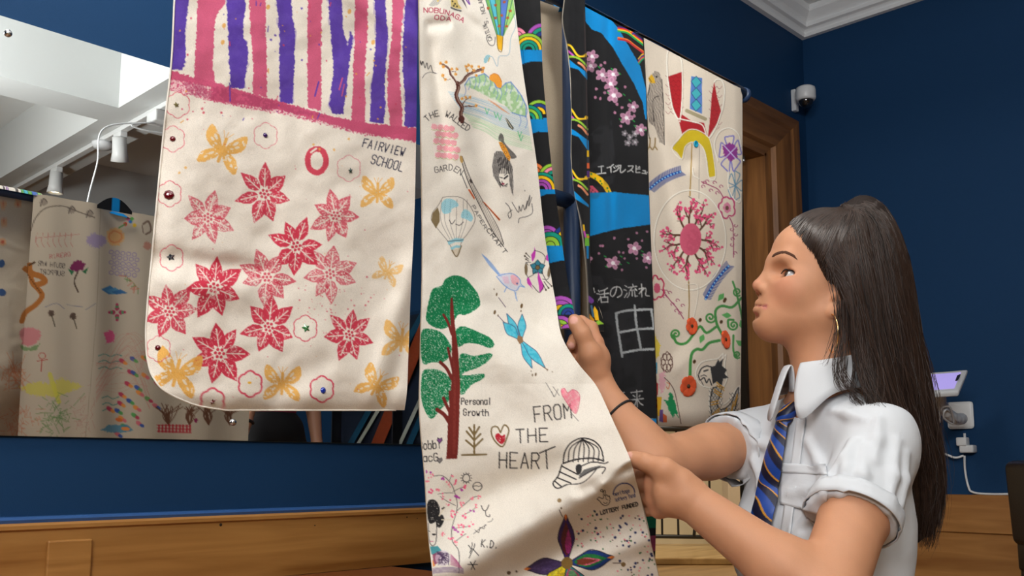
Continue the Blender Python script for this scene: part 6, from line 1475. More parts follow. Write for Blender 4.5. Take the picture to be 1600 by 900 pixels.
# ================================================================== SHIRT
sh = Sdf()
sh.ell(tp(-.018, 0, -.12), (.086, .142, .175), TR_, .03); sh.ell(tp(-.022, 0, -.29), (.092, .132, .15), TR_, .05); sh.ell(tp(-.022, 0, -.42), (.108, .15, .11), TR_, .05)
for s_ in (-1, 1): sh.ell(tp(.038, .062 * s_, -.150), (.044, .056, .062), TR_, .04)
for S in (SHL, SHR): sh.cone(NECK + np.array([0, 0, -.035]), S, .046, .046, .035)
SLV = {}
def cone_d(P, a, b_, ra, rb):
    ab = b_ - a; t = np.clip(((P - a) @ ab) / (ab @ ab), 0, 1); return np.linalg.norm(P - a - t[:, None] * ab, axis=1) - (ra + (rb - ra) * t)
for S, E, s_ in ((SHL, ELL, 1), (SHR, ELR, -1)):
    ax = nrm(E - S); L = .134 if s_ == 1 else .062
    c0, c1 = S - ax * .005, S + ax * L; r0, r1 = (.0455, .0530) if s_ == 1 else (.046, .0475)
    def sleeve_d(P, c0=c0, c1=c1, ax=ax, r0=r0, r1=r1):
        d = np.maximum(cone_d(P, c0, c1 + ax * .06, r0, r1 + .002), (P - c1) @ ax)
        return np.maximum(d, -cone_d(P, c1 - ax * .05, c1 + ax * .03, r1 - .014, r1 - .0085))
    sh.fn(sleeve_d, (c0 + c1) / 2, .14, .022)
    SLV[s_] = (c0, c1, ax, r1)
def wrinkle(P):
    q = P - MID; f = q @ TF; l = q @ TL; u = q[:, 2]
    w = 0.0060 * np.sin((u * .9 + f * .6 - l * .35) * 75 + 4 * fbm(l * 9, u * 7)) * np.clip(fbm(l * 10 + 3, u * 9 + f * 6, 2) * 2 - .75, 0, 1)
    w += 0.0080 * (fbm(l * 14 + u * 6, f * 14 - u * 9, 3) - .5)
    return w
sh.fn(wrinkle, MID - np.array([0, 0, .2]), .6, 0, 0)
sh.cone(NECK + np.array([0, 0, -.028]) + TF * .01, NECK + np.array([0, 0, .10]) + TF * .015, .050, .062, .006, -1)
def march(px, py):
    d = nrm(ray(np.array(float(px)), np.array(float(py)))); t = .9
    for _ in range(60):
        v = float(sh((CAM + d * t)[None])[0])
        if v < .0006: return CAM + d * t
        t += v * .8
        if t > 1.9: return None
    return CAM + d * t
CR = []
for a_, b_, r_ in (((1296, 742), (1338, 690), .0030), ((1292, 756), (1262, 690), .0026), ((1288, 765), (1236, 772), .0024), ((1330, 690), (1312, 775), .0030), ((1352, 700), (1340, 785), .0028), ((1402, 690), (1388, 795), .0032), ((1416, 710), (1408, 790), .0024), ((1372, 655), (1366, 720), .0022),
                   ((1180, 690), (1205, 700), .0022), ((1176, 720), (1200, 800), .0026), ((1150, 660), (1140, 715), .0022), ((1300, 640), (1350, 655), .0018), ((1270, 830), (1230, 850), .0024), ((1280, 800), (1240, 830), .0024)):
    p_, q_ = march(*a_), march(*b_)
    if p_ is not None and q_ is not None and np.linalg.norm(p_ - q_) < .16:
        m_ = march((a_[0] + b_[0]) / 2 + 2, (a_[1] + b_[1]) / 2); CR.append((p_, m_ if m_ is not None else (p_ + q_) / 2, q_, r_))
for p_, m_, q_, r_ in CR: sh.cone(p_, m_, r_ * .4, r_, .014); sh.cone(m_, q_, r_, r_ * .3, .014)
lo_ = MID - .42; hi_ = MID + .30; lo_[2] = max(.1, MID[2] - .52)
V, F = sh.mesh('shirt', .0035, lo_, hi_)
print('SHIRT', len(V))
M_shirt = simple('white_cotton_shirt', (0.62, 0.64, 0.67), 0.85, bump=.12, bscale=900, spec=.2)
shirt = link('shirt', mesh_np('shirt', V, F), M_shirt, girl)
bvh_sh = BVHTree.FromPolygons(V.tolist(), F.tolist())
SHV = V
def hit_shirt(px, py, off=.0015, dz=1.3):
    d = ray(np.array(float(px)), np.array(float(py))); dn = nrm(d)
    q, n, i, dd = bvh_sh.ray_cast(Vector(CAM), Vector(dn))
    if q is None:
        q, n, i, dd = bvh_sh.find_nearest(Vector(CAM + d * dz)); 
    q = np.array(q); n = np.array(n); n = n if n @ (CAM - q) > 0 else -n
    return q + n * off, n
def patch(name, grid, mat, parent, off, thick=0.0, cols=None):
    """grid of (px,py) draped on the shirt"""
    R_, C_ = len(grid), len(grid[0]); P = np.array([[hit_shirt(*g, off)[0] for g in row] for row in grid])
    me = mesh_np(name, P.reshape(-1, 3), grid_faces(R_, C_))
    if cols is not None: set_col(me, cols.reshape(-1, 3))
    o = link(name, me, mat, parent)
    m = o.modifiers.new('thickness', 'SOLIDIFY'); m.thickness = thick; m.offset = 0
    return o
def quadgrid(c, nu, nv):
    (a, b_, c_, d_) = [np.array(q, float) for q in c]
    return [[tuple((a * (1 - u) + b_ * u) * (1 - v) + (d_ * (1 - u) + c_ * u) * v) for u in np.linspace(0, 1, nu)] for v in np.linspace(0, 1, nv)]
pk = patch('pocket', quadgrid(((1221, 724), (1293, 731), (1292, 806), (1220, 788)), 16, 16), M_shirt, shirt, .0022, .0016)
patch('pocket_hem', quadgrid(((1221, 723), (1294, 730), (1294, 745), (1221, 738)), 16, 5), M_shirt, pk, .0034, .0014)
patch('placket', quadgrid(((1249, 640), (1262, 642), (1232, 870), (1216, 868)), 6, 40), M_shirt, shirt, .0022, .0012)
# sleeve cuffs
for s_ in (1, -1):
    c0, c1, ax, r1 = SLV[s_]
    u_ = nrm(np.cross(ax, ZUP)); v_ = np.cross(ax, u_); th = np.linspace(0, 2 * math.pi, 49)
    rows = []
    for h_ in (-.024, -.016, -.008, .0005):
        ring_ = []
        for t_ in th[:-1]:
            dr = math.cos(t_) * u_ + math.sin(t_) * v_; o_ = c1 + ax * h_
            q, n, i, dd = bvh_sh.ray_cast(Vector(o_ + dr * .12), Vector(-dr), .12)
            r_ = r1 + .001 if q is None else min(max(np.linalg.norm(np.array(q) - o_), r1 - .004), r1 + .008)
            ring_.append(o_ + dr * (r_ + .0032))
        ring_.append(ring_[0]); rows.append(ring_)
    G = np.array(rows); o = link('sleeve_cuff', mesh_np('sleeve_cuff', G.reshape(-1, 3), grid_faces(4, 49)), M_shirt, shirt)
    m = o.modifiers.new('thickness', 'SOLIDIFY'); m.thickness = .0016
# collar: stand and two pointed leaves
def collar(side):
    th0 = 10; n = 26; G = []
    cN = NECK + TF * .010 + np.array([0, 0, .012])
    for i in range(n):
        t = i / (n - 1); a = math.radians(th0 + t * (180 - th0)) * side
        d = TF * math.cos(a) * .98 + TL * math.sin(a)
        lift = .010 * (1 - math.cos(a)) / 2 * 2
        pt = math.exp(-(t / .16) ** 2)
        ri, ro = .049 + .004 * pt, .072 + .016 * pt
        col_ = [cN + d * ri + ZUP * (-.014 + lift), cN + d * (ri - .001) + ZUP * (.018 + lift), cN + d * (ri + .004) + ZUP * (.027 + lift), cN + d * (ri + .011) + ZUP * (.022 + lift),
                cN + d * (ro - .006) + ZUP * (-.002 + lift - .016 * pt), cN + d * ro + ZUP * (-.020 + lift - .038 * pt) + TL * (side * .010 * pt)]
        G.append(col_)
    G = np.array(G); 
    o = link('collar', mesh_np('collar', G.reshape(-1, 3), grid_faces(n, 6)), M_shirt, shirt)
    m = o.modifiers.new('sub', 'SUBSURF'); m.levels = m.render_levels = 1; m2 = o.modifiers.new('thickness', 'SOLIDIFY'); m2.thickness = .0018
    return o
collar(1); collar(-1)
# ---- tie: knot and blade with diagonal stripes
M_tie = attr_mat('striped_tie_silk', .42, weave=.2, wscale=1500, spec=.5)
path = catmull([(1240, 624), (1231, 658), (1226, 680), (1217, 715), (1208, 755), (1200, 795), (1192, 838)], 34)
hw = np.interp(np.linspace(0, 1, len(path)), [0, .16, .22, .45, .8, 1], [13, 10, 11, 16, 18, 17])
gw = np.linspace(-1, 1, 61); tg = np.gradient(path, axis=0); tg /= np.linalg.norm(tg, axis=1)[:, None]; nn = np.stack([-tg[:, 1], tg[:, 0]], 1)
pxg = path[:, None] + nn[:, None] * (gw[None, :, None] * hw[:, None, None])
cent = np.array([hit_shirt(*p, .006)[0] for p in path])
side_v = np.array([hit_shirt(*(p + n_ * 5), .006)[0] - hit_shirt(*(p - n_ * 5), .006)[0] for p, n_ in zip(path, nn)])
side_v = np.array([nrm(v) for v in np.stack([np.convolve(np.pad(side_v[:, k], 18, 'edge'), np.ones(37) / 37, 'valid') for k in range(3)], -1)])
for _ in range(20): cent = np.vstack([cent[:1], (cent[:-2] + cent[1:-1] + cent[2:]) / 3, cent[-1:]])
wd = hw * 1.36 / FOC * 1.12
tdir = np.gradient(cent, axis=0); tdir /= np.linalg.norm(tdir, axis=1)[:, None]
nrmv = np.cross(side_v, tdir); nrmv /= np.linalg.norm(nrmv, axis=1)[:, None]; nrmv *= np.sign((nrmv * (CAM - cent)).sum(1))[:, None]
G = cent[:, None] + side_v[:, None] * (gw[None, :, None] * wd[:, None, None]) + nrmv[:, None] * ((.005 * (1 - gw ** 2) + .002)[None, :, None])
kn = np.exp(-((np.arange(len(path)) - 14) / 20.0) ** 2); G += nrmv[:, None] * (kn[:, None, None] * (.009 * (1 - gw ** 2))[None, :, None])
s_len = np.linspace(0, 1, len(path)); Sg = (s_len[:, None] * 7.6 + gw[None] * .42 * np.where(s_len[:, None] < .2, -1.3, 1)) % 1
tc = np.where(Sg[..., None] < .38, np.array(srgb(20, 66, 150)), np.where(Sg[..., None] < .47, np.array(srgb(206, 146, 40)), np.where(Sg[..., None] < .92, np.array(srgb(18, 22, 50)), np.array(srgb(20, 66, 150)))))
me = mesh_np('tie', G.reshape(-1, 3), grid_faces(len(path), 61)); set_col(me, tc.reshape(-1, 3)); tie = link('tie', me, M_tie, girl)
m = tie.modifiers.new('thickness', 'SOLIDIFY'); m.thickness = .003
# ---- dark skirt over her folded legs
M_skirt = simple('navy_school_skirt', (.012, .016, .035), .85, bump=.1, bscale=400)
sk = Sdf(); sk.ell(tp(.0, 0, -.44), (.125, .165, .10), TR_, .04)
for s_ in (-1, 1):
    knee = tp(.14, .09 * s_, 0); knee[2] = .10; sk.cone(tp(0, .075 * s_, -.45), knee, .098, .078, .05)
sk.ell(tp(-.08, 0, -.52), (.17, .17, .13), TR_, .05)
V, F = sk.mesh('skirt', .008, tp(.1, 0, -.5) - .5, tp(.1, 0, -.5) + .5); V[:, 2] = np.maximum(V[:, 2], .012)
link('skirt', mesh_np('skirt', V, F), M_skirt, girl)
# ---- earrings, wrist band
M_gold = simple('gold', (0.85, 0.58, 0.26), .2, 1.0)
lob = hp(-.001, -.044, .0725)
th = np.linspace(0, 2 * math.pi, 41); ecu = nrm(cdir * .97 + RT * .28); R_e = .0265
tube('earring', [lob + np.array([0, 0, -R_e + .002]) + R_e * (np.cos(t_) * ZUP + np.sin(t_) * ecu) for t_ in th], .0009, M_gold, girl, 8)
wc = WRR * .62 + ELR * .38; wax = nrm(ELR - WRR); u_ = nrm(np.cross(wax, ZUP)); v_ = np.cross(wax, u_); rw = .0305
pts = []
for t_ in th:
    dr = np.cos(t_) * u_ + np.sin(t_) * v_; q = bvh_skin.ray_cast(Vector(wc + dr * .08 + wax * .006 * math.sin(t_)), Vector(-dr), .08)[0]
    pts.append((np.array(q) if q is not None else wc + dr * rw) + dr * .0008)
tube('wrist_band', pts, .0019, simple('black_elastic', (.012, .010, .010), .7), girl, 8)

# ================================================================== HAIR
hv = Sdf()
pl_n = np.array([.804, 0, -.594])
CAPc, CAPr = (-.014, .044), (.101, .079, .090)
skull = Sdf()
for args in (((-.008, .040), (.097, .072, .086), .02), ((.042, .055), (.060, .060, .052), .03), ((.030, -.010), (.060, .060, .070), .03)):
    (f, u), (rf, rl, ru), k = args; skull.ell(hp(f, u), (rf * HS, rl * HS, ru * HS), HR, k)
def hairline(P):
    q = ((P - HO) @ HR) / HS; f, l, u = q[:, 0], np.abs(q[:, 1]), q[:, 2]
    return (f * .80 - u * .60 - .0185 + .012 * np.clip((.03 - u) / .03, 0, 1) - .35 * np.clip(l - .045, 0, None) * np.clip((.05 - u) / .05, 0, 1), u)
def cap_sdf(P):
    hl, u = hairline(P); th = .0025 + .010 * np.clip(-hl / .05, 0, 1)
    d = skull(P) - th
    f = ((P - HO) @ HF) / HS; lb = -.045 + .052 * np.clip((f + .040) / .02, 0, 1)
    return np.maximum(np.maximum(d, (hl + .007) * HS), (lb - u) * HS)
hv.fn(cap_sdf, hp(0, .04), .15, 0)
PB = A(1336, 349, 1.415)
hv.cone(PB - HU * .012, PB + HU * .010, .024, .018, .02)
def gd(L, n=7): return catmull(np.array([A(*q) for q in L]), n)
pR = gd([(1336, 347, 1.415), (1352, 327, 1.412), (1383, 347, 1.405), (1408, 415, 1.395), (1426, 500, 1.385), (1444, 580, 1.375), (1460, 660, 1.365), (1472, 735, 1.36), (1470, 800, 1.355), (1452, 860, 1.35)])
pL = gd([(1334, 350, 1.41), (1341, 338, 1.395), (1354, 362, 1.37), (1366, 425, 1.355), (1378, 500, 1.345), (1392, 580, 1.335), (1410, 660, 1.33), (1424, 740, 1.325), (1430, 800, 1.325), (1424, 850, 1.33)])
cL_ = gd([(1331, 352, 1.405), (1326, 366, 1.375), (1328, 410, 1.352), (1340, 480, 1.345), (1356, 545, 1.338), (1376, 605, 1.325), (1405, 680, 1.315), (1421, 750, 1.312), (1428, 810, 1.318), (1418, 835, 1.325)])
lL = gd([(1290, 408, 1.362), (1310, 436, 1.354), (1327, 470, 1.345), (1334, 512, 1.338), (1336, 555, 1.332), (1345, 593, 1.318), (1354, 622, 1.305), (1362, 638, 1.30), (1372, 650, 1.30), (1380, 660, 1.30)])
bR = gd([(1345, 400, 1.48), (1375, 450, 1.47), (1395, 520, 1.45), (1415, 600, 1.43), (1430, 680, 1.42), (1440, 760, 1.41), (1440, 820, 1.40), (1436, 840, 1.40), (1434, 850, 1.40), (1432, 860, 1.40)])
for G_, r0, r1 in ((pR * .75 + pL * .25, .020, .012), (pR * .35 + pL * .65, .024, .012), (cL_ * .7 + pL * .3, .020, .012), (pL * .5 + bR * .5, .03, .012), (lL * .25 + cL_ * .75, .018, .008)):
    k_ = G_[::4]; rr = .72 * np.interp(np.linspace(0, 1, len(k_)), [0, .15, .6, 1], [r0 * .55, r0, r0 * .9, r1 * .5])
    hv.chain(list(k_), list(rr), .02)
lo_ = np.minimum.reduce([pR.min(0), lL.min(0), HO - .16]) - .04; hi_ = np.maximum.reduce([pR.max(0), bR.max(0), HO + .16]) + .04
V, F = hv.mesh('hair', .0034, lo_, hi_)
M_hairb = attr_mat('dark_hair_mass', .62, weave=.4, wscale=500, spec=.2)
hair = link('hair', mesh_np('hair', V, F), M_hairb, girl)
bvh_h = BVHTree.FromPolygons(V.tolist(), F.tolist())
set_col(hair.data, np.array(srgb(34, 24, 20)))
def strand_mesh(name, paths, rads, cols, parent, sides=3):
    n = paths.shape[1]; K = len(paths)
    t = np.gradient(paths, axis=1); t /= np.linalg.norm(t, axis=2, keepdims=True) + 1e-12
    vd = paths - CAM; a = np.cross(t, vd); a /= np.linalg.norm(a, axis=2, keepdims=True) + 1e-12; b_ = np.cross(t, a)
    th = np.arange(sides) * 2 * math.pi / sides + .5
    Vv = paths[:, :, None] + rads[:, :, None, None] * (np.cos(th)[None, None, :, None] * a[:, :, None] + np.sin(th)[None, None, :, None] * b_[:, :, None])
    off = (np.arange(K) * n * sides)[:, None, None]; i = (np.arange(n - 1) * sides)[None, :, None]; j = np.arange(sides)[None, None]; j2 = (j + 1) % sides
    Ff = np.stack([off + i + j, off + i + j2, off + i + sides + j2, off + i + sides + j], -1).reshape(-1, 4)
    me = mesh_np(name, Vv.reshape(-1, 3), Ff); set_col(me, np.repeat(cols, n * sides, 0))
    o = link(name, me, M_hair, parent); o['kind'] = 'stuff'
    return o
def bunch(GL, GR, n, toward=(.004, .022), wig=.003, lo_t=.75, spread=1.0):
    m = 21; q = np.linspace(0, 1, m); out = []
    for i in range(n):
        u = RNG.random(); end = RNG.uniform(lo_t, 1.0)
        s_ = q * end
        I = lambda G_: np.stack([np.interp(s_, np.linspace(0, 1, len(G_)), G_[:, k]) for k in range(3)], -1)
        uu = np.clip(u + (RNG.normal(0, .10)) * q, -.06, 1.06)[:, None]
        P = I(GL) * (1 - uu) + I(GR) * uu
        hump = np.sin(np.clip(u, 0, 1) * math.pi) ** .6
        off = (toward[0] + (toward[1] - toward[0]) * hump * RNG.uniform(.75, 1.1)) * np.minimum(1, q * 6)
        P = P + cdir * off[:, None]
        ph = RNG.uniform(0, 6.28, 3); fr = RNG.uniform(1.0, 2.4, 3)
        P += np.stack([np.sin(q * fr[k] * 6 + ph[k]) for k in range(3)], -1) * wig * q[:, None]
        out.append(P)
    return np.array(out)
P1 = bunch(pL, pR, 1100, (.010, .030), .0035); P2 = bunch(cL_, pL, 900, (.012, .026), .0035); P3 = bunch(lL, cL_, 420, (.008, .022), .005, .6)
# scalp strands: hairline to the ponytail root over the skull
sc_p = []
def cap_pt(p, lift=1.02):
    q = ((p - hp(*CAPc)) @ HR) / HS; r = np.array(CAPr); return hp(*CAPc) + HR @ (q / np.linalg.norm(q / r) * lift) * HS
for i in range(900):
    a = RNG.uniform(-.15, 1.0); l_ = None
    lat = RNG.uniform(-.25, 1.0)
    rt = cap_pt(hp(.085 - .068 * max(a, 0) ** 1.1, .088 - .085 * max(a, 0), .012 + .066 * math.sin(max(a, 0) * 1.5)) if i % 4 else hp(.080, .094, -.05 + .062 * RNG.random()), 1.0)
    L = []; hc = hp(-.008, .035); rt = rt + HF * RNG.uniform(-.004, .002)
    for t_ in np.linspace(0, 1, 21):
        p = rt * (1 - t_) + PB * t_; dr = nrm(p - hc); q = bvh_skin.ray_cast(Vector(hc + dr * .2), Vector(-dr), .2)[0]
        q = (np.array(q) if q is not None else p) + dr * (.0006 + .008 * min(1, t_ * 2.2)); w_ = np.clip((t_ - .8) / .2, 0, 1); L.append(q * (1 - w_) + p * w_)
    L = np.array(L); L += np.sin(np.linspace(0, 1, 21) * RNG.uniform(2, 5) + RNG.uniform(0, 6))[:, None] * RNG.normal(0, .0012, 3)
    sc_p.append(L)
sc_p = np.array(sc_p)
# loose wisps in front of the ear and on the shoulder
W = [gd([(1300, 420, 1.348), (1306, 470, 1.335), (1304, 520, 1.33), (1292, 565, 1.325), (1285, 572, 1.322)], 7)[:29], gd([(1318, 470, 1.335), (1322, 540, 1.325), (1318, 590, 1.315), (1336, 614, 1.30), (1362, 628, 1.29)], 7)[:29], gd([(1312, 470, 1.335), (1314, 530, 1.328), (1306, 580, 1.32), (1316, 606, 1.31), (1340, 622, 1.295)], 7)[:29], gd([(1330, 500, 1.33), (1336, 570, 1.32), (1332, 612, 1.305), (1352, 634, 1.295), (1358, 660, 1.29)], 7)[:29]]
wi = []
for g in W:
    for k in range(9 if g is W[0] else 22):
        c = np.stack([np.interp(np.linspace(0, RNG.uniform(.7, 1), 21), np.linspace(0, 1, len(g)), g[:, j]) for j in range(3)], -1)
        wi.append(c + RNG.normal(0, .0022, 3) + np.sin(np.linspace(0, 6, 21) + RNG.uniform(0, 6))[:, None] * RNG.normal(0, .0016, 3))
fl = bunch(pL, pR, 60, (.012, .034), .016); f2 = bunch(lL, pR, 50, (.02, .04), .014)
def lift_out(P_, m=.0010):
    sh_ = P_.shape; Q = P_.reshape(-1, 3).copy()
    for _ in range(3):
        d = hv.groups(Q); e = .001; w_ = d < m
        if not w_.any(): break
        q = Q[w_]; g = np.stack([hv.groups(q + np.eye(3)[i] * e) - d[w_] for i in range(3)], -1) / e; g /= np.linalg.norm(g, axis=1)[:, None] + 1e-6
        Q[w_] = q + g * np.clip(m + RNG.random(len(q))[:, None] * .0015 - d[w_][:, None], 0, .02)
    Q = Q.reshape(sh_)
    for _ in range(2): Q[:, 1:-1] = (Q[:, :-2] + Q[:, 1:-1] * 2 + Q[:, 2:]) / 4
    return Q
P1, P2, P3, sc_p = lift_out(P1), lift_out(P2), lift_out(P3), lift_out(sc_p)
def hcol(n): return np.array(srgb(46, 32, 25))[None] * RNG.uniform(.45, 1.75, (n, 1)) * np.array([1, .98, .95])
taper = np.concatenate([np.linspace(.8, 1, 4), np.ones(10), np.linspace(1, .25, 7)])
for P_, r_ in ((np.concatenate([P1, P2]), .00062), (np.concatenate([P3, sc_p]), .00055), (np.concatenate([np.array(wi), fl, f2]), .00034)):
    strand_mesh('hair_strands', P_, np.repeat((taper * r_)[None], len(P_), 0), hcol(len(P_)), hair)
lathe('hair_tie', [(.016, -.004), (.0185, 0), (.016, .004)], PB + HU * .004 + cdir * .004, HU, simple('black_band', (.01, .01, .012), .7), hair, 18)
# ================================================================== PROPS
def mirror_on_z(px, py, z):
    d = ray(np.array(float(px)), np.array(float(py))); t = (z - CAM[2]) / d[2]; Q = CAM + d * t; Q[1] = 2 * Y_MIR - Q[1]; return Q
def mirror_on_x(px, py, x):
    d = ray(np.array(float(px)), np.array(float(py))); t = (x - CAM[0]) / d[0]; Q = CAM + d * t; Q[1] = 2 * Y_MIR - Q[1]; return Q
# ---- bench along the long wall
M_leather = simple('tan_bench_leather', srgb(120, 66, 30), .38, bump=.15, bscale=200, var=.12)
bench = empty('wall_bench', (0.2, Y_WALL - .22, 0), 'long built in oak bench with brown padded seat under the mirror', 'bench')
bx0, bx1 = -2.4, 1.55
box('seat_cushion', (bx0, Y_WALL - .46, .445), (bx1, Y_WALL - .025, .507), M_leather, bench, .022, 4, True)
box('seat_board', (bx0, Y_WALL - .45, .415), (bx1, Y_WALL - .002, .444), M_oak, bench, .004)
for i in range(6):
    x = bx0 + .02 + i * (bx1 - bx0 - .04) / 6
    box('front_panel', (x + .006, Y_WALL - .42, .05), (x + (bx1 - bx0 - .04) / 6 - .006, Y_WALL - .40, .414), M_oak, bench, .004)
box('plinth', (bx0, Y_WALL - .40, .0), (bx1, Y_WALL - .01, .05), M_oak, bench)

# ---- security camera by the corner
M_plastic = simple('white_plastic', (.72, .73, .74), .35, spec=.5)
M_dome = simple('smoked_dome', (.01, .01, .012), .06, spec=.9, coat=.5)
p = on_y(np.array(1238.), np.array(158.), Y_WALL)
scam = empty('security_camera', tuple(p), 'white dome security camera on wall bracket above the door frame', 'security camera')
ctr = on_y(np.array(1259.), np.array(150.), Y_WALL - .085)
box('bracket', (p[0] - .014, Y_WALL - .022, p[2] - .05), (p[0] + .016, Y_WALL + .0, p[2] + .048), M_plastic, scam, .005, 3)
V_, F_, T_ = tube_arrays(catmull([(p[0], Y_WALL - .01, p[2] + .025), (p[0] + .01, Y_WALL - .04, ctr[2] + .028), (ctr[0], ctr[1], ctr[2] + .030)], 6), .017, 12)
tube('arm', catmull([(p[0], Y_WALL - .01, p[2] + .018), (p[0] + .012, Y_WALL - .04, ctr[2] + .020), (ctr[0], ctr[1], ctr[2] + .018)], 6), .019, M_plastic, scam, 14)
lathe('housing', [(.030, .040), (.040, .034), (.042, .024), (.042, -.012), (.037, -.020), (.033, -.021)][::-1], ctr, (0, 0, 1), M_plastic, scam, 28)
lathe('dome', [(.031 * math.cos(t), -.020 - .031 * math.sin(t)) for t in np.linspace(0, 1.5, 9)], ctr, (0, 0, 1), M_dome, scam, 24)

# ---- tablet on a bracket at the side wall
tab = empty('tablet_stand', tuple(on_x(np.array(1502.), np.array(650.), X_WALL)), 'white tablet holder with lit lilac screen on bent wall arm', 'tablet')
pc_ = on_x(np.array(1502.), np.array(649.), X_WALL)
box('wall_plate', (X_WALL - .016, pc_[1] - .048, pc_[2] - .052), (X_WALL, pc_[1] + .048, pc_[2] + .052), M_plastic, tab, .012, 4, True)
ap = catmull([A(1503, 654, 3.62), A(1495, 655, 3.56), A(1483, 648, 3.50), A(1472, 634, 3.46), A(1466, 614, 3.42)], 7)
ar = .020 + .0022 * np.sin(np.arange(len(ap)) * 1.6)
tube('arm', ap, ar, M_plastic, tab, 16)
tube('cable', catmull([A(1497, 660, 3.52), A(1480, 640, 3.44), A(1474, 652, 3.45), A(1490, 662, 3.50), A(1484, 636, 3.42), A(1470, 640, 3.44), A(1468, 660, 3.50)], 6), .0035, M_plastic, tab, 8)
Cn = [A(1436, 583, 3.44), A(1513, 577, 3.46), A(1499, 611, 3.30), A(1426, 616, 3.28)]
def slab(name, C4, t0, t1, mat, parent, inset=0.0, bev=0.0):
    C4 = [np.array(c) for c in C4]; m_ = sum(C4) / 4; n_ = nrm(np.cross(C4[1] - C4[0], C4[3] - C4[0])); n_ = n_ if n_ @ (CAM - m_) > 0 else -n_
    C4 = [m_ + (c - m_) * (1 - inset) for c in C4]
    bm = bmesh.new(); vs = [bm.verts.new(c + n_ * t0) for c in C4] + [bm.verts.new(c + n_ * t1) for c in C4]
    for f in ((0, 1, 2, 3), (7, 6, 5, 4), (0, 4, 5, 1), (1, 5, 6, 2), (2, 6, 7, 3), (3, 7, 4, 0)): bm.faces.new([vs[i] for i in f])
    bmesh.ops.recalc_face_normals(bm, faces=bm.faces)
    if bev: bmesh.ops.bevel(bm, geom=list(bm.edges), offset=bev, segments=3, profile=.5, affect='EDGES')
    return from_bm(name, bm, mat, parent)
slab('enclosure', Cn, -.022, .0, M_plastic, tab, 0, .007)
M_scr, nt, b = new_mat('lilac_screen'); b.inputs['Base Color'].default_value = (.2, .16, .4, 1); b.inputs['Emission Color'].default_value = (.46, .38, .85, 1); b.inputs['Emission Strength'].default_value = .75; b.inputs['Roughness'].default_value = .15
scr = slab('screen', Cn, .0002, .0012, M_scr, tab, .26)
def quad_px(a, z): return [A(x, y, zz) for (x, y), zz in zip(a, z)]
slab('home_button', quad_px(((1496, 588), (1501, 586), (1497, 594), (1493, 596)), (3.40, 3.40, 3.37, 3.37)), .0, .004, simple('dark_slot', (.02, .02, .03), .4), tab)
# charger, plug and cables
chg = empty('power_adapter', tuple(A(1514, 700, 3.6)), 'white plug adapter with cables on the wall under the tablet', 'adapter')
pk_ = on_x(np.array(1516.), np.array(702.), X_WALL)
box('plug', (X_WALL - .045, pk_[1] - .026, pk_[2] - .014), (X_WALL, pk_[1] + .026, pk_[2] + .016), M_plastic, chg, .006, 3, True)
box('usb_head', (X_WALL - .050, pk_[1] - .004, pk_[2] + .012), (X_WALL - .012, pk_[1] + .034, pk_[2] + .045), M_plastic, chg, .005, 3, True)
ox = lambda px, py, d=.008: on_x(np.array(float(px)), np.array(float(py)), X_WALL - d)
tube('cable', catmull([ox(1508, 692, .02), ox(1507.5, 684, .02), ox(1507, 677, .02)], 6), .0045, M_plastic, chg, 8)
tube('cable', catmull([ox(1507, 712, .02), ox(1508, 735), ox(1513, 760), ox(1520, 769), ox(1545, 772), ox(1600, 772), ox(1680, 773)], 8), .0042, M_plastic, chg, 8)
tube('cable', catmull([ox(1506, 712, .02), ox(1492, 715, .03), ox(1475, 709, .03), ox(1440, 700, .03)], 8), .0042, M_plastic, chg, 8)

# ---- black leather chair at the edge
M_bleather = simple('black_leather', (.012, .011, .012), .32, bump=.2, bscale=260, spec=.5)
M_bwood = simple('black_chair_leg', (.01, .008, .008), .35)
c0 = A(1569, 790, 2.6); Rh = nrm(np.array([RT[0], RT[1], 0])); Fh = nrm(np.array([FW[0], FW[1], 0]))
chair = empty('leather_chair', (c0[0] + Rh[0] * .22, c0[1] + Rh[1] * .22, 0), 'black leather chair with upright padded back beside the wood panelling', 'chair')
Rz = Matrix(((Rh[0], Fh[0], 0), (Rh[1], Fh[1], 0), (0, 0, 1)))
def cbox(name, c, s, mat, bev=.02, tilt=0):
    bm = bmesh.new(); w_ = np.array([c0[0], c0[1], 0]) + Rh * c[0] + Fh * c[1]; w_[2] = c[2]
    bm_box(bm, w_, s, Rz @ Matrix.Rotation(tilt, 3, 'Y'), bev, 4); return from_bm(name, bm, mat, chair, True)
cbox('backrest', (.045, -.20, .655), (.080, .40, .225), M_bleather, .022, -.05)
cbox('back_rail', (.045, -.20, .515), (.05, .38, .08), M_bwood, .01)
cbox('seat', (.28, -.20, .44), (.44, .42, .09), M_bleather, .03)
for x_, y_ in ((.048, -.03), (.048, -.37), (.47, -.03), (.47, -.37)): cbox('leg', (x_, y_, .24 if x_ < .1 else .21), (.042, .042, .48 if x_ < .1 else .42), M_bwood, .006)

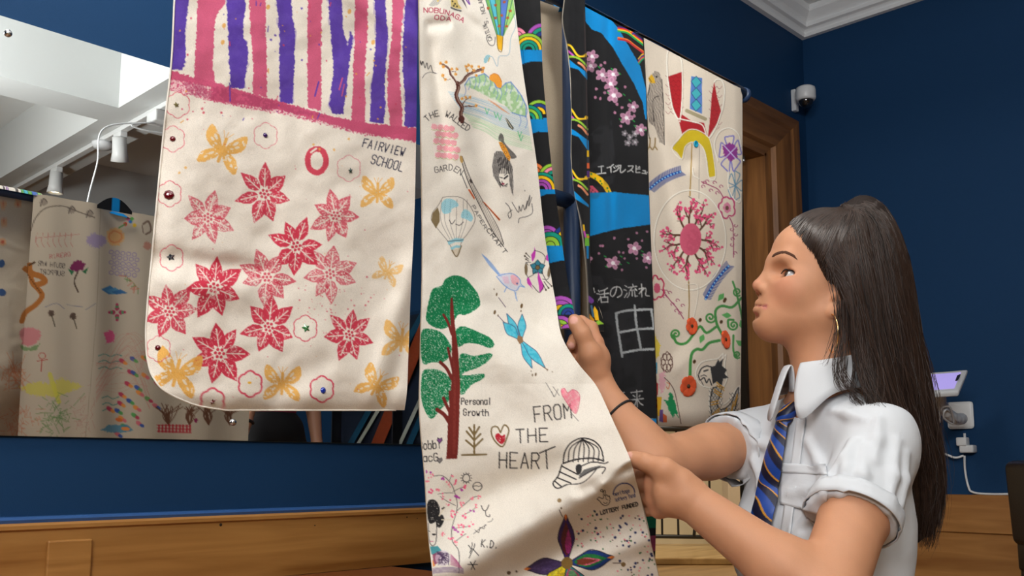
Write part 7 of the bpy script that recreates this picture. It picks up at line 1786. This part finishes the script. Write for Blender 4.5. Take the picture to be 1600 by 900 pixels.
# ---- hall beyond the door: iron balustrade, plinth, pillar, framed picture
M_iron = simple('black_iron', (.012, .011, .010), .45)
M_gilt = simple('gilt_frame', srgb(176, 126, 54), .35, .6)
M_stone = simple('beige_stone', srgb(206, 190, 166), .75, bump=.1, var=.05)
zr = 8.6
bal = empty('iron_balustrade', tuple(A(1060, 840, zr) * np.array([1, 1, 0])), 'black iron balustrade with twisted bars in the hall beyond the doorway', 'balustrade')
def hb(px, z, dz=0): q = A(px, 740, zr + dz); return np.array([q[0], q[1], z])
tube('handrail', [hb(700, 1.11), hb(1330, 1.08)], .030, M_iron, bal, 10)
tube('lower_rail', [hb(700, .16), hb(1330, .12)], .018, M_iron, bal, 8)
for i, px in enumerate(range(708, 1330, 25)):
    z0 = .14; zt_ = 1.10; n_ = 26; zz = np.linspace(z0, zt_, n_); b0 = hb(px, 0)
    tube('baluster', np.stack([b0[0] + .008 * np.sin(zz * 34) * (i % 3 == 0), np.full(n_, b0[1]), zz], 1), .015 if i % 3 == 0 else .011, M_iron, bal, 6)
for px in (700, 1330): tube('newel', [hb(px, 0), hb(px, 1.18)], .03, M_iron, bal, 8)
def hbox(name, px0, px1, z0, z1, depth, dz, mat, label, cat, bev=.01):
    a_, b2 = hb(px0, 0, dz), hb(px1, 0, dz); c_ = (a_ + b2) / 2 + Fh * depth / 2; c_[2] = (z0 + z1) / 2
    bm = bmesh.new(); bm_box(bm, c_, (np.linalg.norm(b2 - a_), depth, z1 - z0), Rz, bev, 2); o = from_bm(name, bm, mat); 
    return tag(o, label, cat) if label else o
dark = hbox('dark_cabinet', 1000, 1100, .704, 1.03, .26, .28, simple('dark_cabinet_wood', (.03, .02, .013), .4), 'dark wooden cabinet on the cream chest behind the balustrade', 'cabinet')
hbox('cream_chest', 990, 1133, 0, .70, .3, .25, M_cream, 'low cream painted chest behind the balustrade', 'chest')
pil = hbox('stone_pillar', 1137, 1178, 0, 3.25, .25, -.6, M_stone, 'beige square stone pillar inside the doorway', 'pillar')
pf = hbox('gilt_picture', 1104, 1128, .704, .98, .04, .32, M_gilt, None, None); tag(pf, 'gilt framed picture leaning behind the balustrade', 'picture')
# step in front of the balustrade
st = hbox('floor_step', 600, 1500, 0.0, .055, 2.5, -1.1, wood('step_boards', srgb(150, 118, 72), srgb(196, 164, 112), 'X', 1.2, .35, .2, 9), None, None); st['kind'] = 'structure'

# ---- track lighting on the beam (seen in the mirror)
M_track = simple('white_track', (.7, .7, .69), .4)
tr = empty('lighting_track', (1.99, -.6, 2.44), 'white lighting track along the ceiling beam seen in the mirror', 'lighting track')
box('rail', (1.972, -4.2, 2.425), (2.008, 1.3, 2.4495), M_track, tr, .003)
M_bulb, nt, b = new_mat('warm_lamp_face'); b.inputs['Emission Color'].default_value = (1, .8, .5, 1); b.inputs['Emission Strength'].default_value = 9.0
M_off = simple('lamp_glass', (.25, .25, .24), .2)
def spot(px, py, lit, aim, lab):
    q = mirror_on_z(px, py, 2.36); q[0] = 1.99
    r = empty('track_spotlight', (1.99, q[1], 2.36), lab, 'spotlight', 'spotlights on the ceiling track')
    box('adapter', (1.972, q[1] - .045, 2.398), (2.008, q[1] + .045, 2.4249), M_track, r, .003)
    tube('stem', [(1.99, q[1], 2.40), (1.99, q[1], 2.36)], .008, M_track, r, 8)
    d_ = nrm(aim); c_ = np.array([1.99, q[1], 2.345])
    lathe('lamp_head', [(.020, -.06), (.034, -.055), (.036, .02), (.044, .065), (.040, .065), (.034, .05)], c_, d_, M_track, r, 20)
    lathe('lens', [(.0345, .049), (.0345, .052), (.01, .056)], c_, d_, M_bulb if lit else M_off, r, 18)
    if lit:
        l = bpy.data.lights.new('track_lamp', 'SPOT'); l.energy = 18; l.spot_size = 1.1; l.color = (1, .85, .65); l.shadow_soft_size = .03
        o = bpy.data.objects.new('track_lamp', l); COL.objects.link(o); o.parent = r; o.location = Vector(d_) * .07 + Vector((0, 0, -.015)); o.rotation_euler = Vector(d_).to_track_quat('-Z', 'Y').to_euler()
spot(232, 128, False, (-.75, .1, -.3), 'white track spotlight turned sideways, nearest the mirror wall')
spot(122, 212, False, (.2, -.3, -.9), 'white track spotlight pointing down between the cable box and lit lamp')
spot(46, 272, True, (.0, -.05, -1), 'lit white track spotlight glowing warm at the far end of the track')
q = mirror_on_z(182, 166, 2.40); jb = box('cable_box', (1.955, q[1] - .05, 2.37), (2.025, q[1] + .05, 2.4245), M_track, None, .006); tag(jb, 'small white junction box on the ceiling track with cables', 'junction box')
y0 = q[1]
cb = tube('hanging_cable', catmull([(1.97, y0, 2.37), from_mirror(163, 200, y0), from_mirror(152, 255, y0), from_mirror(136, 320, y0), from_mirror(128, 400, y0), from_mirror(124, 520, y0)], 8), .004, M_plastic, None, 6); tag(cb, 'thin white cable hanging straight down from the ceiling box', 'cable')
cb = tube('looped_cable', catmull([(2.0, y0, 2.38), from_mirror(205, 195, y0), from_mirror(240, 206, y0), from_mirror(300, 205, y0), from_mirror(360, 150, y0)], 8), .004, M_plastic, None, 6); tag(cb, 'white cable looping sideways from the ceiling box', 'cable')
q = mirror_on_z(112, 243, 2.32); sd = lathe('smoke_detector', [(.055, 0), (.055, .012), (.045, .028), (.02, .034)], (1.99, q[1], 2.4249), (0, 0, -1), M_plastic, None, 24); tag(sd, 'flat white detector with green light on the ceiling track', 'detector')

# ---- display case with striped textile on the side wall (seen in the mirror)
ya, yb2 = mirror_on_x(655, 670, X_WALL)[1] + .25, mirror_on_x(535, 670, X_WALL)[1]
case = empty('display_case', (X_WALL - .05, (ya + yb2) / 2, .3), 'glass fronted wall case holding a blue and white striped textile', 'display case')
M_navy = simple('navy_textile', (.008, .02, .05), .8); M_stripe = simple('white_stripe', srgb(206, 212, 200), .8); M_tealst = simple('teal_stripe', srgb(16, 92, 130), .8); M_orange = simple('rust_cloth', srgb(176, 72, 34), .8, var=.2, bscale=60)
box('back_board', (X_WALL - .012, yb2, .3), (X_WALL - .0005, ya, 1.7), M_navy, case)
M_glass, nt, b = new_mat('case_glass'); b.inputs['Transmission Weight'].default_value = 1; b.inputs['Roughness'].default_value = 0; b.inputs['IOR'].default_value = 1.1
box('glass_front', (X_WALL - .085, yb2, .3), (X_WALL - .080, ya, 1.7), M_glass, case)
for yy in (yb2, (ya + yb2) / 2 + .12, ya): box('frame_bar', (X_WALL - .088, yy - .004, .3), (X_WALL - .0005, yy + .004, 1.7), M_dark, case)
def stripe(px0, px1, w_, mat, name, off):
    a_, b2 = mirror_on_x(px0, 694, X_WALL - off), mirror_on_x(px1, 640, X_WALL - off); d_ = b2 - a_; a_ = a_ - d_ * 1.5; b2 = b2 + d_ * 5
    t_ = nrm(d_); n_ = np.cross(t_, [1, 0, 0]); bm = bmesh.new(); vs = [bm.verts.new(v) for v in (a_ - n_ * w_ / 2, a_ + n_ * w_ / 2, b2 + n_ * w_ / 2, b2 - n_ * w_ / 2)]; bm.faces.new(vs); o = from_bm(name, bm, mat, case); m = o.modifiers.new('thickness', 'SOLIDIFY'); m.thickness = .003
for a_, b2, w_, mat, nm, off in ((560, 592, .030, M_stripe, 'stripe', .03), (548, 578, .05, M_tealst, 'stripe', .027), (590, 612, .11, M_orange, 'rust_band', .034), (625, 650, .030, M_stripe, 'stripe', .03), (640, 664, .05, M_tealst, 'stripe', .027)): stripe(a_, b2, w_, mat, nm, off)

# ---- woman standing in the room, seen in the mirror
yw = .16
HDp, WRp, ELp = from_mirror(376, 684, yw), from_mirror(385, 658, yw), from_mirror(402, 624, yw) + np.array([.02, -.05, .10])
vis = empty('person', (ELp[0] + .12, yw - .04, 0), 'person in pink top and black trousers with a wrist watch, seen in the mirror', 'person')
bx, by = ELp[0] + .17, yw - .20
B2 = Sdf(); X3 = lambda dx, dy, z: np.array([bx + dx, by + dy, z])
SHa, SHb = X3(-.17, 0, 1.36), X3(.17, 0, 1.36)
B2.ell(X3(0, .01, 1.575), (.075, .095, .115), None, .02); B2.ell(X3(0, .04, 1.53), (.055, .06, .08), None, .02); B2.cone(X3(0, .10, 1.57), X3(0, .115, 1.545), .010, .012, .01); B2.cone(X3(-.02, .092, 1.505), X3(.02, .092, 1.505), .006, .006, .008)
for s_ in (-1, 1): B2.ell(X3(.074 * s_, -.0, 1.56), (.008, .018, .03), None, .006); B2.ell(X3(.03 * s_, .10, 1.585), (.014, .012, .010), None, .006, -1)
B2.cone(X3(0, 0, 1.50), X3(0, -.01, 1.38), .052, .055, .02); B2.ell(X3(0, 0, 1.18), (.15, .095, .24), None, .04); B2.ell(X3(0, 0, .92), (.155, .10, .13), None, .04)
B2.chain([SHa, ELp, WRp], (.052, .040, .026), .02); B2.chain([SHb, X3(.24, -.02, 1.08), X3(.22, .06, .86)], (.052, .040, .026), .02)
for w_, hd in ((WRp, HDp), (X3(.22, .06, .86), X3(.21, .10, .78))):
    B2.cone(w_, hd, .024, .028, .012); ax = nrm(hd - w_); sd_ = nrm(np.cross(ax, [1, 0, 0]))
    for k in range(4): o_ = hd + sd_ * (k - 1.5) * .017; B2.chain([o_, o_ + ax * .032, o_ + ax * .045 + np.array([.02, 0, -.008])], (.010, .0095, .008), .004)
    B2.chain([hd - ax * .02 + sd_ * .03, hd + ax * .01 + sd_ * .042, hd + ax * .035 + sd_ * .036], (.012, .010, .008), .006)
for s_ in (-1, 1): B2.chain([X3(.085 * s_, 0, .86), X3(.09 * s_, .01, .47), X3(.095 * s_, -.01, .08)], (.085, .058, .042), .02); B2.cone(X3(.095 * s_, -.03, .045), X3(.10 * s_, .12, .035), .038, .03, .02)
V, F = B2.mesh('body', .010, X3(-.5, -.35, -.01), X3(.5, .35, 1.8)); link('body', mesh_np('body', V, F), simple('skin_visitor', srgb(208, 152, 122), .5), vis)
T2 = Sdf(); T2.ell(X3(0, 0, 1.17), (.168, .114, .26), None, .04); T2.cone(SHa, SHa * .35 + ELp * .65, .062, .056, .03); T2.cone(SHb, X3(.22, -.015, 1.18), .062, .056, .03); T2.cone(X3(0, 0, 1.37), X3(0, 0, 1.5), .068, .07, .01, -1)
V, F = T2.mesh('top', .012, X3(-.5, -.35, .7), X3(.5, .35, 1.6)); link('top', mesh_np('top', V, F), simple('magenta_top', srgb(170, 30, 84), .8), vis)
T3 = Sdf(); T3.ell(X3(0, 0, .91), (.172, .118, .13), None, .04)
for s_ in (-1, 1): T3.chain([X3(.088 * s_, 0, .84), X3(.092 * s_, .01, .46), X3(.096 * s_, -.01, .10)], (.10, .078, .070), .02)
V, F = T3.mesh('trousers', .014, X3(-.4, -.3, 0.0), X3(.4, .3, 1.1)); link('trousers', mesh_np('trousers', V, F), simple('black_trousers', (.008, .008, .010), .85), vis)
T4 = Sdf(); T4.ell(X3(0, -.015, 1.60), (.085, .10, .105), None, .03); T4.ell(X3(0, -.05, 1.50), (.08, .06, .12), None, .03); T4.ell(X3(0, .115, 1.545), (.075, .075, .10), None, .02, -1)
V, F = T4.mesh('hair', .007, X3(-.2, -.25, 1.25), X3(.2, .2, 1.8)); link('hair', mesh_np('hair', V, F), simple('brown_hair', (.03, .016, .010), .5), vis)
wa = nrm(HDp - WRp); u_ = nrm(np.cross(wa, [0, 1, 0])); v_ = np.cross(wa, u_)
tube('watch', [WRp + (math.cos(t_) * u_ + math.sin(t_) * v_) * .029 for t_ in np.linspace(0, 2 * math.pi, 25)], .007, simple('watch_strap', (.02, .02, .024), .4), vis, 8)
